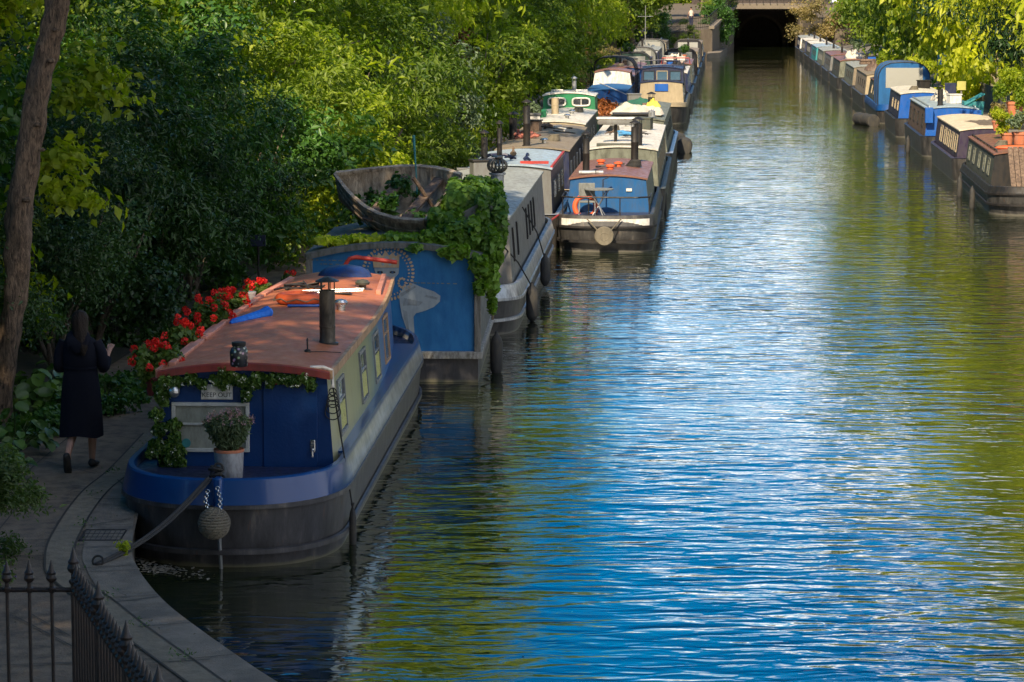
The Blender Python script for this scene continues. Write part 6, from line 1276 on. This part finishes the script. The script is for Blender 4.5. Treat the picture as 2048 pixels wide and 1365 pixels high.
# far figure by the bridge
# ------------------------------------------------------------------ bridge, tunnel mouth and abutments
M_stone = paint('stone', (.12, .095, .065), .9, dirt=.6, dcol=(.09, .07, .05), scale=1.2, bump=.8); M_brick = paint('dark_brick', (.07, .05, .04), .9, dirt=.6, dcol=(.02, .02, .015), scale=2, bump=.6); M_conc = paint('concrete', (.17, .14, .10), .85, dirt=.4, dcol=(.16, .13, .1), scale=.8)
YB = 276; br = thing('canal_bridge', 'low bridge with concrete beam over the dark tunnel mouth', 'bridge', (24.2, YB, 0))
MB().box((0.0, 7, 4.0), (8.6, 13.6, .5)).build('beam', M_conc, br, smooth=0, bevel=.02)
for z in (4.55, 4.95, 5.35): MB().box((0, .0, z), (9.5, .06, .05)).build('parapet_rail', M_iron, br, smooth=0)
for k in range(15): MB().box((-4.6+k*.66, .035, 4.8), (.06, .05, 1.1)).build('parapet_post', M_iron, br, smooth=0)
for s_, x_ in ((-1, -3.6), (1, 3.55)):
    MB().loft([[Vector((x_-s_*.15, -.6, -.5)), Vector((x_+.5*s_, -.6, -.5)), Vector((x_+.5*s_, 3, -.5)), Vector((x_-s_*.15, 3, -.5))], [Vector((x_, -.2, 3.75)), Vector((x_+.4*s_, -.2, 3.75)), Vector((x_+.4*s_, 3, 3.75)), Vector((x_, 3, 3.75))]]).build('pier', M_stone, br, smooth=0)
tw = thing('tunnel_portal', 'dark brick wall with the round-arched tunnel mouth under the bridge', 'tunnel', (25.2, 290, 0))
mb = MB(); n = 20; arc = [(2.15*math.cos(math.pi*(1-i/n)), .75+2.1*math.sin(math.pi*(1-i/n))) for i in range(n+1)]; arc = [(-2.15, -1)]+arc+[(2.15, -1)]; outr = [(-7, -1)]+[(-7+14*i/n, 6) for i in range(n+1)]+[(7, -1)]
mb.loft([[Vector((x_, 0, z_)) for x_, z_ in arc], [Vector((x_, 0, z_)) for x_, z_ in outr]], closed=False); mb.build('wall', M_brick, tw, smooth=0)
MB().loft([[Vector((x_, y_, z_)) for x_, z_ in arc] for y_ in (0, 40)], closed=False).build('tunnel_lining', M_brick, tw)
MB().box((0, 40.1, 1), (6, .2, 6)).build('tunnel_end', M_brick, tw, smooth=0)
MB().loft([[Vector((x_*k, -.06, .75+(z_-.75)*k)) for x_, z_ in arc[1:-1]] for k in (1.0, 1.14)], closed=False).build('arch_ring', M_stone, tw, smooth=0)
def wallblock(name, poly, z0, z1, mat, label, cat='wall'):
    c = Vector((sum(p[0] for p in poly)/len(poly), sum(p[1] for p in poly)/len(poly), 0)); t = thing(name, label, cat, c); o = MB().loft([[Vector((x, y, z0))-c for x, y in poly], [Vector((x, y, z1 if not hasattr(z1, '__len__') else z1[i]))-c for i, (x, y) in enumerate(poly)]]).build('masonry', mat, t, smooth=0); return t
t = wallblock('retaining_wall', [(14.0, 238), (16.8, 240), (20.8, 268), (20.6, 292), (10, 292), (10, 238)], -1, (2.1, 2.3, 3.9, 4.2, 4.2, 2.1), M_stone, 'stone abutment left of the bridge with a raised path')
MB().loft([[Vector((x, y, z))+Vector((dx_, 0, dz_))-Vector(t.location) for dx_, dz_ in ((-.2, 0), (.25, 0), (.25, .22), (-.2, .22))] for x, y, z in ((16.7, 239.8, 2.3), (20.8, 268, 3.95))]).build('coping', M_conc, t, smooth=0)
wallblock('retaining_wall', [(27.9, 276.5), (29.6, 262), (40, 262), (40, 292), (28, 292)], -1, (4.1, 2.0, 2.4, 4.2, 4.2), M_stone, 'stone wing wall right of the bridge')
wallblock('landing_ledge', [(15.8, 232), (17.2, 236), (22.4, 288), (20.5, 288)], -1, .42, M_conc, 'low stone ledge leading to the tunnel mouth on the left', 'ledge'); wallblock('landing_ledge', [(27.4, 274), (29.2, 262), (30.4, 262), (29, 276)], -1, .42, M_conc, 'low stone ledge at the right foot of the bridge', 'ledge')
wallblock('road_bank', [(-30, 292.6), (90, 292.6), (90, 330), (-30, 330)], -1, 4.2, M_brick, 'brick bank carrying the road behind the bridge', 'bank')
def railing(name, a, b, h, sp_, label, nr=2):
    a, b = Vector(a), Vector(b); t = thing(name, label, 'railing', a); d = b-a; n = int(d.length/sp_)
    for k in range(nr): MB().tube([(0, 0, h*(1-k*.8)), d+Vector((0, 0, h*(1-k*.8)))], .03, 5).build('rail', M_iron, t)
    base = None
    for k in range(n+1):
        if base is None: base = MB().tube([(0, 0, 0), (0, 0, h)], .018, 5).build('railing_bar', M_iron, t); o = base
        else: o = base.copy(); col.objects.link(o); o.parent = t
        o.location = d*k/n
    return t
railing('iron_railing', (14.0, 238.3, 2.1), (16.6, 240.2, 2.3), 1.0, .2, 'far iron railing across the raised path left of the bridge'); railing('iron_railing', (16.6, 240.2, 2.45), (20.6, 267, 4.1), 1.0, .6, 'far iron railing climbing beside the bridge abutment')
railing('iron_railing', (10.2, 228, .9), (14.0, 238, 2.1), 1.0, .25, 'far sunlit railing at the end of the left boats')
pf = Vector((15.2, 243, 2.45)); t = thing('person', 'distant person in a pale top standing on the raised path near the bridge', 'person', pf, .3)
human(t, M_skin, (-.09, 0, .08), (.09, .02, .08), (-.09, .02, .48), (.09, .03, .48), (-.26, .10, .86), (.26, .12, .88), (-.24, 0, 1.08), (.24, 0, 1.08))
MB().loft([[Vector((a*math.cos(q), b*math.sin(q), z)) for q in (2*math.pi*i/16 for i in range(16))] for z, a, b in ((.9, .16, .125), (1.1, .15, .115), (1.28, .19, .12), (1.37, .11, .08))]).build('shirt', M_sack, t)
mb = MB()
for s in (-1, 1): mb.loft([[Vector((s*.085+r_*math.cos(q), .01+r_*math.sin(q), z)) for q in (2*math.pi*i/12 for i in range(12))] for z, r_ in ((.12, .065), (.5, .08), (.92, .105))])
mb.build('trousers', M_navy, t); MB().sphere((0, -.01, 1.60), .088, 12, sq=(.95, 1.05, .9)).build('hair', M_hair, t)
for q_ in range(2):
    pass
# ------------------------------------------------------------------ right bank furniture
t = thing('plank_fence', 'weathered grey upright plank fence on the right bank', 'fence', (bankR(84)+1.6, 78, .5)); sl_ = .0735
base = None
for k in range(44):
    mb_ = None
    if base is None: base = MB().box((0, 0, .62), (.03, .28, 1.25)).build('plank', M_oldwood, t, smooth=0, bevel=.006); o = base
    else: o = base.copy(); col.objects.link(o); o.parent = t
    o.location = (sl_*k*.3+.6, k*.3+3, .02*math.sin(k*2.3)+.0); o.rotation_euler = (0, .02*math.sin(k*1.7), -.07)
for z in (.3, 1.0): MB().tube([(.66, 3, z), (.66+sl_*13, 16, z)], .03, 4).build('fence_rail', M_oldwood, t)
t = thing('plank_fence', 'lower plank fence farther along the right bank behind the pram hood', 'fence', (bankR(118)+1.8, 112, .5))
for k in range(40): MB().box((sl_*k*.32, k*.32, .5), (.03, .3, 1.0+.03*math.sin(k*3))).build('plank', M_oldwood, t, smooth=0)
wl = thing('brick_wall', 'pale wall running behind the right towpath', 'wall', (bankR(120)+5, 120, .6)); MB().box((0, 0, .9), (.3, 110, 1.9)).build('masonry', M_stone, wl, smooth=0); MB().box((0, 0, 1.9), (.45, 110, .1)).build('coping', M_conc, wl, smooth=0); wl.rotation_euler = (0, 0, -.0735)
wl2 = thing('brick_wall', 'long dark wall behind the left bank shrubs', 'wall', (bankL(110)-8.5, 110, 1.2)); MB().box((0, 0, 1.0), (.35, 190, 2.6)).build('masonry', M_brick, wl2, smooth=0); MB().box((0, 0, 2.35), (.5, 190, .1)).build('coping', M_stone, wl2, smooth=0); wl2.rotation_euler = (0, 0, -.067)
def potted(px, py, Y, r_, h_, lm, fm, label, seed, sz=.09, pm=None, ff=.6):
    p = PY(px, py, Y); t = thing('potted_plant', label, 'potted plant', p); MB().lathe([(r_*.7, 0), (r_*.72, .01), (r_, r_*1.5), (r_*1.1, r_*1.5), (r_*1.1, r_*1.8), (r_*.95, r_*1.8)], n=16).build('pot', pm or M_terra, t, smooth=40)
    rd = random.Random(seed); meshobj('foliage', blobleaves('pp', [((rd.uniform(-1, 1)*h_*ff, rd.uniform(-1, 1)*h_*ff, r_*1.8+h_*rd.uniform(.1, 1)), h_*rd.uniform(.2, .35)) for _ in range(9)], 520, sz, seed, .4, .2), lm, t); return t
potted(2015, 290, 73, .17, .55, G_lime, None, 'terracotta pot with yellow-green plant on the plank-board boat', 1); potted(2040, 293, 72, .20, .5, G_sage, None, 'large terracotta pot with grey-green plant at the right edge', 2)
potted(1995, 262, 76, .15, .4, G_dry, None, 'pot with dry straw-coloured plant left of the terracotta pots', 3); potted(1845, 185, 121, .3, .8, G_lime, None, 'bushy yellow-green plant on the bank behind the pram hood', 4, .12)
potted(2030, 235, 82, .25, .8, G_plane, None, 'leafy pot plant on the right bank above the cream roof', 5, .1)
p = PY(2030, 302, 71.5); t = thing('canoe', 'small orange-red canoe lying at the right edge beside the pots', 'canoe', p); MB().loft([[Vector((x_, w_*math.cos(a), .08+w_*.6*math.sin(a))) for a in (2*math.pi*i/12 for i in range(12))] for x_, w_ in ((-.5, .01), (-.42, .07), (-.1, .12), (.5, .12), (.85, .07), (.95, .01))]).build('hull', M_orange, t)
MB().loft([[Vector((x_, .05*math.cos(a), .145+.01*math.sin(a))) for a in (2*math.pi*i/8 for i in range(8))] for x_ in (-.2, .4)]).build('seat', M_iron, t)
p = onroof(r3T, r3C, .2, 3.6, .02); sheetheap('brown_cloth', p, .42, 1.6, .07, paint('cloth_brown', (.13, .10, .075), .9), 'crumpled brown cloth on the cream roof', 'cloth', 9)
p = PY(1946, 215, 95); t = thing('bin', 'teal storage bin on the right bank behind the blue-ended boat', 'bin', p); MB().loft([[Vector((x_*.34*k, y_*.3*k, z_)) for x_, y_ in ((-1, -1), (1, -1), (1, 1), (-1, 1))] for z_, k in ((-.35, .85), (.2, 1))]).build('body', M_teal, t, smooth=0, bevel=.02); MB().box((0, .0, .27), (.76, .68, .05), 0, Matrix.Rotation(-.5, 3, 'Y')).build('lid', M_teal, t, bevel=.01)
p = PY(1901, 178, 103); t = thing('notice_board', 'dark blue board standing left of the yellow one on the right bank', 'board', p); MB().box((0, 0, 0), (.42, .05, .42)).build('board', M_navy, t, bevel=.01); MB().box((0, .04, -.5), (.05, .04, 1.0)).build('post', M_oldwood, t, smooth=0)
p = PY(1923, 172, 103); t = thing('notice_board', 'small yellow board on the right bank above the plank fence', 'board', p); MB().box((0, 0, 0), (.32, .04, .32)).build('board', paint('yellow_board', (.42, .38, .10), .7, dirt=.3, dcol=(.2, .2, .05)), t, bevel=.01); MB().box((0, .04, -.5), (.05, .04, 1.0)).build('post', M_oldwood, t, smooth=0)
p = PY(1884, 128, 128); t = thing('banner', 'sky-blue banner with an orange lower strip beside a pale trunk', 'banner', p)
MB().box((0, 0, .1), (.38, .03, .72)).build('cloth', paint('banner_blue', (.03, .32, .62), .7), t, smooth=0); MB().box((0, -.02, -.15), (.36, .012, .14)).build('orange_strip', M_orange, t, smooth=0); MB().box((0, -.02, .12), (.30, .012, .05)).build('white_strip', M_white, t, smooth=0); MB().tube([(-.2, .02, -1.0), (-.2, .02, .6)], .025, 6).build('pole', M_alu, t)
sc_x = bankL(100)-1.0
for px, py, Y, lb_ in ((1069, 250, 77, 'white cabinet on the left towpath beside the white roof'),): 
    p = PY(px, py, Y); t = thing('cabinet', lb_, 'cabinet', (p.x, p.y, ZB)); MB().box((0, 0, .8), (.3, .3, 1.6)).build('body', M_white, t, bevel=.015); MB().box((0, 0, 1.63), (.36, .36, .06)).build('cap', M_grey, t, bevel=.01)
p = PY(927, 345, 58); t = thing('cabinet', 'pale peeling post beside the silver roof on the towpath', 'post', (p.x, p.y, ZB)); MB().box((0, 0, .65), (.22, .22, 1.3)).build('body', M_white, t, bevel=.015); MB().box((0, 0, 1.32), (.27, .27, .05)).build('cap', M_grey, t, bevel=.01)
# palm-like spiky plant far left
p = Vector((bankL(147)-1.2, 147, ZB)); t = thing('spiky_palm', 'orange-tinged spiky palm beside the far left boats', 'palm'); t.location = p
mb = MB(); rd = random.Random(8)
for k in range(60):
    a = rd.random()*6.28; e_ = rd.uniform(-.3, 1.4); d = Vector((math.cos(a)*math.cos(e_), math.sin(a)*math.cos(e_), math.sin(e_))); s_ = d.cross(Vector((0, 0, 1))).normalized()*.035; o_ = Vector((0, 0, 1.9)); mb.add([o_-s_, o_+s_, o_+d*.6+s_*.8, o_+d*1.0+Vector((0, 0, -.15)), o_+d*.6-s_*.8], [(0, 1, 2, 3, 4)])
mb.build('frond', leafmat('leaf_palm', (.22, .13, .05), (.4, .26, .1)), t, smooth=0); MB().tube([(0, 0, 0), (.05, 0, 1.9)], [.12, .08], 8).build('trunk', BARK, t)
# iron fence and blue sign in the shadow behind the nearest boat
t = railing('park_fence', (LX(39, 2.9), 39, ZB), (LX(46, 2.6), 46, ZB), 1.5, .14, 'tall dark iron fence in the shadow left of the painted houseboat', 2)
p = PY(516, 482, 45); t = thing('sign', 'small dark blue sign above the iron fence', 'sign', p); MB().box((0, 0, 0), (.24, .02, .18)).build('plate', M_navy, t, bevel=.005); MB().tube([(0, .03, .1), (0, .03, -1.6)], .02, 6).build('post', M_iron, t)
p = PY(668, 298, 60); t = thing('red_flower_clump', 'small clump of crimson flowers in the shrubs above the dinghy', 'flowers', p); meshobj('blossom', crown('rf', .22, .2, .12, 30, 16, .06, 99, clr=.08, aspect=.8), leafmat('petal_crimson', (.25, .01, .03), (.45, .03, .06)), t); MB().tube([(0, 0, 0), (0, 0, -.8)], .01, 4).build('stem', M_stem, t)

# ------------------------------------------------------------------ block joints in the coping, weeds along it
jm2 = MB(); acc = 0; last = None; weeds = []
for (ax, ay), (bx, by) in zip(sedge, sedge[1:]):
    if ay < 17 or ay > 60: continue
    acc += math.hypot(bx-ax, by-ay)
    if acc > .95:
        acc = 0; t_ = Vector((bx-ax, by-ay)).normalized(); n_ = Vector((-t_.y, t_.x)); jm2.add(seg((ax, ay), (ax+n_.x*.42, ay+n_.y*.42), .012), [(0, 1, 2, 3)]); weeds.append((ax+n_.x*.43, ay+n_.y*.43))
tag(jm2.build('coping_joint', m_joint, smooth=0), kind='structure')
rw = np.random.default_rng(4); C = np.array([(x+rw.normal(0, .05), y+rw.normal(0, .12), ZB+.02+rw.random()*.05) for x, y in weeds for _ in range(int(rw.integers(2, 26)))]); o = meshobj('joint_weeds', leaf_mesh('w', C, np.tile([0, 0, 1.0], (len(C), 1)), np.full(len(C), .035), .3, .2, 4, droop=-.6), G_ivy, None); tag(o, 'tiny weeds growing in the joints of the quay coping', 'weeds', kind='stuff')
# ------------------------------------------------------------------ litter on the paving
r = np.random.default_rng(12); C = []
for _ in range(420):
    y = 18+r.random()*16; k = min(range(len(sedge)), key=lambda i: abs(sedge[i][1]-y)); C.append((sedge[k][0]-.05-r.random()**1.6*2.4 if r.random() < .5 else sedge[k][0]-2.3+r.random()**2*1.2, y, ZB+.018))
C = np.array(C); o = meshobj('leaf_litter', leaf_mesh('litter', C, np.tile([0, 0, 1.0], (len(C), 1)), .035*(.4+r.random(len(C))), .5, 3, 8, fold=.08, droop=0), leafmat('litter', (.05, .035, .02), (.22, .16, .08), trans=.1), None); tag(o, 'dry leaf litter scattered over the towpath', 'leaves', kind='stuff')
# ------------------------------------------------------------------ clutter on the boats
def boat_by(lbl): return [o for o in col.objects if o.parent is None and o.get('label') == lbl][0]
def clut(kind, bt, lx, ly, z, label, cat, mat, s=1.0, seed=0):
    a = bt.rotation_euler.z; p = Vector((bt.location.x+lx*math.cos(a)-ly*math.sin(a), bt.location.y+lx*math.sin(a)+ly*math.cos(a), z))
    if kind == 'box':
        t = thing('storage_box', label, cat, p, .3*math.sin(seed)); MB().box((0, 0, .14*s), (.42*s, .34*s, .28*s)).build('body', mat, t, bevel=.015); MB().box((0, 0, .30*s), (.46*s, .38*s, .04)).build('lid', M_iron if seed % 2 else mat, t, bevel=.01)
    elif kind == 'pot':
        t = thing('potted_plant', label, cat, p); MB().lathe([(.08*s, 0), (.13*s, .2*s), (.14*s, .2*s), (.14*s, .24*s), (.12*s, .24*s)], n=14).build('pot', mat, t, smooth=40); rd = random.Random(seed)
        meshobj('foliage', blobleaves('pp', [((rd.uniform(-.15, .15)*s, rd.uniform(-.15, .15)*s, (.3+rd.uniform(0, .3))*s), .13*s) for _ in range(6)], 600, .09, seed, .5, .2), (G_ivy, G_plane, G_sage)[seed % 3], t)
    elif kind == 'coil':
        t = thing('rope_coil', label, cat, p); mb = MB()
        for i in range(5): mb.torus((.01*i, 0, .02+.03*i), (.17-.015*i)*s, .018, 20, 6)
        mb.build('coil', mat, t)
    elif kind == 'logs':
        t = thing('firewood', label, cat, p); rd = random.Random(seed); mb = MB()
        for i in range(9): mb.tube([(-.25*s, -.2*s+.1*(i % 5)*s, .06+.1*(i//5)*s), (.25*s+rd.uniform(-.05, .05), -.2*s+.1*(i % 5)*s+rd.uniform(-.03, .03), .06+.1*(i//5)*s)], .05*s, 7)
        mb.build('logs', mat, t, bevel=0)
    elif kind == 'can':
        t = thing('watering_can', label, cat, p, seed); MB().lathe([(.09, 0), (.1, .01), (.1, .2), (.07, .22)], n=14).build('body', mat, t, smooth=40); MB().tube([(.09, 0, .05), (.2, 0, .16), (.27, 0, .25)], .014, 6).build('spout', mat, t); MB().tube([(-.09, 0, .05), (-.16, 0, .15), (-.08, 0, .25), (.04, 0, .23)], .01, 6).build('handle', mat, t)
    elif kind == 'bag':
        t = sheetheap('coal_sack', p, .28*s, .4*s, .22*s, mat, label, cat, seed)
L1 = 'boat with dark green pram hood and cluttered brown roof'; L2 = 'boat with faded brown roof beyond the black frame canopy'; L3 = 'outer boat with red rail and white boxes on its roof'; L4 = 'outer boat with cluttered roof beyond the cream-fronted one'
for q_ in (('pot', L1, -.3, 5, 1.7, 'leafy pot plant in front of the dark green pram hood boat roof vent', 'potted plant', M_terra, 1.3, 3), ('box', L1, .25, 6.5, 1.7, 'red box on the cluttered brown roof of the pram hood boat', 'box', M_red, 1.1, 1), ('bag', L1, -.1, 8.5, 1.7, 'pale sack on the cluttered brown roof of the pram hood boat', 'sack', M_sack, 1.3, 2),
           ('box', L2, .3, 3.5, 1.7, 'grey box on the faded brown roof', 'box', M_grey, 1.2, 3), ('coil', L2, -.25, 2.4, 1.7, 'pale rope coil on the faded brown roof', 'rope', M_rope, 1.2, 0), ('logs', L2, .1, 6, 1.7, 'stack of firewood on the faded brown roof', 'firewood', M_woodpl, 1.4, 4),
           ('box', L3, -.35, 2.5, 1.7, 'left white box on the boat roof with the red rail', 'box', M_white, 1.1, 2), ('box', L3, .3, 3.0, 1.7, 'right white box on the boat roof with the red rail', 'box', M_white, .9, 4), ('bag', L3, 0, 5, 1.7, 'white bag behind the white boxes', 'bag', M_sack, 1.4, 5), ('pot', L3, .35, 6.8, 1.7, 'pot plant behind the white boxes', 'potted plant', M_terra, 1.3, 6),
           ('logs', L4, -.2, 3, 1.7, 'firewood on the outer boat beyond the cream-fronted one', 'firewood', M_woodpl, 1.3, 7), ('bag', L4, .3, 4.5, 1.7, 'black sack on the outer boat beyond the cream-fronted one', 'sack', M_canvasblack, 1.4, 8), ('box', L4, 0, 7, 1.7, 'blue box on the outer boat beyond the cream-fronted one', 'box', M_royal, 1.1, 9)):
    clut(q_[0], boat_by(q_[1]), *q_[2:])
o = boat_by(L3); MB().tube([(-.75, 1.6, 1.62), (-.7, 1.5, 1.95), (.7, 1.5, 1.95), (.75, 1.6, 1.62)], .03, 6).build('red_rail', M_red, o)
for T_, C_, items in ((w7T, w7C, (('coil', -.45, 8.0, 'rope coil near the far end of the glaring white roof', 'rope', M_rope), ('box', .35, 9.0, 'dark box near the far end of the glaring white roof', 'box', M_dkgreen), ('can', -.1, 10.2, 'watering can at the far end of the glaring white roof', 'watering can', M_alu))),
                      (skT, skC, (('logs', .3, 6.4, 'short logs between white sacks and green tarpaulin', 'firewood', M_woodpl), ('box', -.35, 11.6, 'grey box beyond the green tarpaulin', 'box', M_grey), ('can', .45, .9, 'metal can at the near corner of the sack-laden roof', 'watering can', M_alu))),
                      (beiT, beiC, (('coil', .35, 3.4, 'rope coil on the near half of the beige roof', 'rope', M_rope), ('box', -.4, 8.0, 'wooden box on the beige roof behind the red hose', 'box', M_woodpl), ('pot', -.55, 10.8, 'pot plant at the far end of the beige roof', 'potted plant', M_terra))),
                      (whT, whC, (('can', -.45, 3.0, 'watering can on the sunlit white roof before the green wheelhouse', 'watering can', M_green), ('coil', .4, 6.6, 'rope coil on the sunlit white roof before the green wheelhouse', 'rope', M_rope))),
                      (greyT, greyC, (('coil', .2, 7.5, 'rope coil on the long grey boat roof', 'rope', M_ropeblack), ('box', -.2, 10.5, 'low grey box on the long grey boat roof', 'box', M_grey))),
                      (bsT, bsC, (('coil', .45, 4.9, 'small rope coil beside the rear chimney on the brown roof', 'rope', M_ropeblack),)),
                      (r2T, r2C, (('coil', -.45, 4.4, 'pale rope heap on the dark green boat roof', 'rope', M_rope), ('box', .2, 7.6, 'grey box on the dark green boat roof', 'box', M_grey), ('can', -.1, 5.6, 'metal can on the dark green boat roof', 'watering can', M_chrome)))):
    for k_, (kd, lx, ly, lb_, ct_, mt_) in enumerate(items): clut(kd, T_, lx, ly, C_.roofz(lx)+.03, lb_, ct_, mt_, 1.0, k_+int(T_.location.y))
for lb2, spec_ in (('blue-ended boat with brown sides and glazed roof', (('box', .25, 4.0, 1.62, 'white storage box on the glazed roof', 'box', M_white, 1.0, 2), ('bag', .0, 6.2, 1.62, 'white bundle farther back on the glazed roof', 'bundle', M_sack, 1.2, 3))),
                   ('short bright blue boat with white roof edge, in front of the pram hood', (('coil', -.2, 3.0, 1.66, 'rope coil on the short bright blue boat', 'rope', M_rope, 1.0, 0), ('box', .3, 5.0, 1.66, 'dark box on the short bright blue boat', 'box', M_iron, 1.0, 1))),
                   ('weathered cream boat beyond the blue pram hood', (('pot', .1, 3.0, 1.65, 'pot plant on the weathered cream boat', 'potted plant', M_terra, 1.4, 7), ('bag', -.2, 6.0, 1.65, 'brown sack on the weathered cream boat', 'sack', M_brownside, 1.5, 8))),
                   ('boat with two cream end boards under the dark branches', (('logs', 0, 4.0, 1.65, 'firewood on the boat with cream end boards', 'firewood', M_woodpl, 1.5, 9), ('box', .3, 7.0, 1.65, 'blue box on the boat with cream end boards', 'box', M_royal, 1.2, 3))),
                   ('dark boat with low brown roof under the trees on the right', (('bag', 0, 4.0, 1.65, 'pale sack on the dark boat under the trees', 'sack', M_sack, 1.6, 4), ('pot', .3, 7.0, 1.65, 'pot plant on the dark boat under the trees', 'potted plant', M_terra, 1.5, 5)))):
    for s_ in spec_: clut(s_[0], boat_by(lb2), *s_[1:])
for x_, y_, lb_ in ((11.42, 70.5, 'slim black fender hanging on the dark green boat, nearest one'), (11.75, 74.6, 'slim black fender hanging on the dark green boat, farther one'), (13.28, 95.5, 'slim black fender on the brown-sided boat'), (3.72, 69.5, 'slim black fender low on the white-roofed boat in the outer row'), (3.98, 74.2, 'second slim black fender on the white-roofed boat in the outer row')):
    cushionfender('fender', x_, y_, .25, .5, .07, lb_)
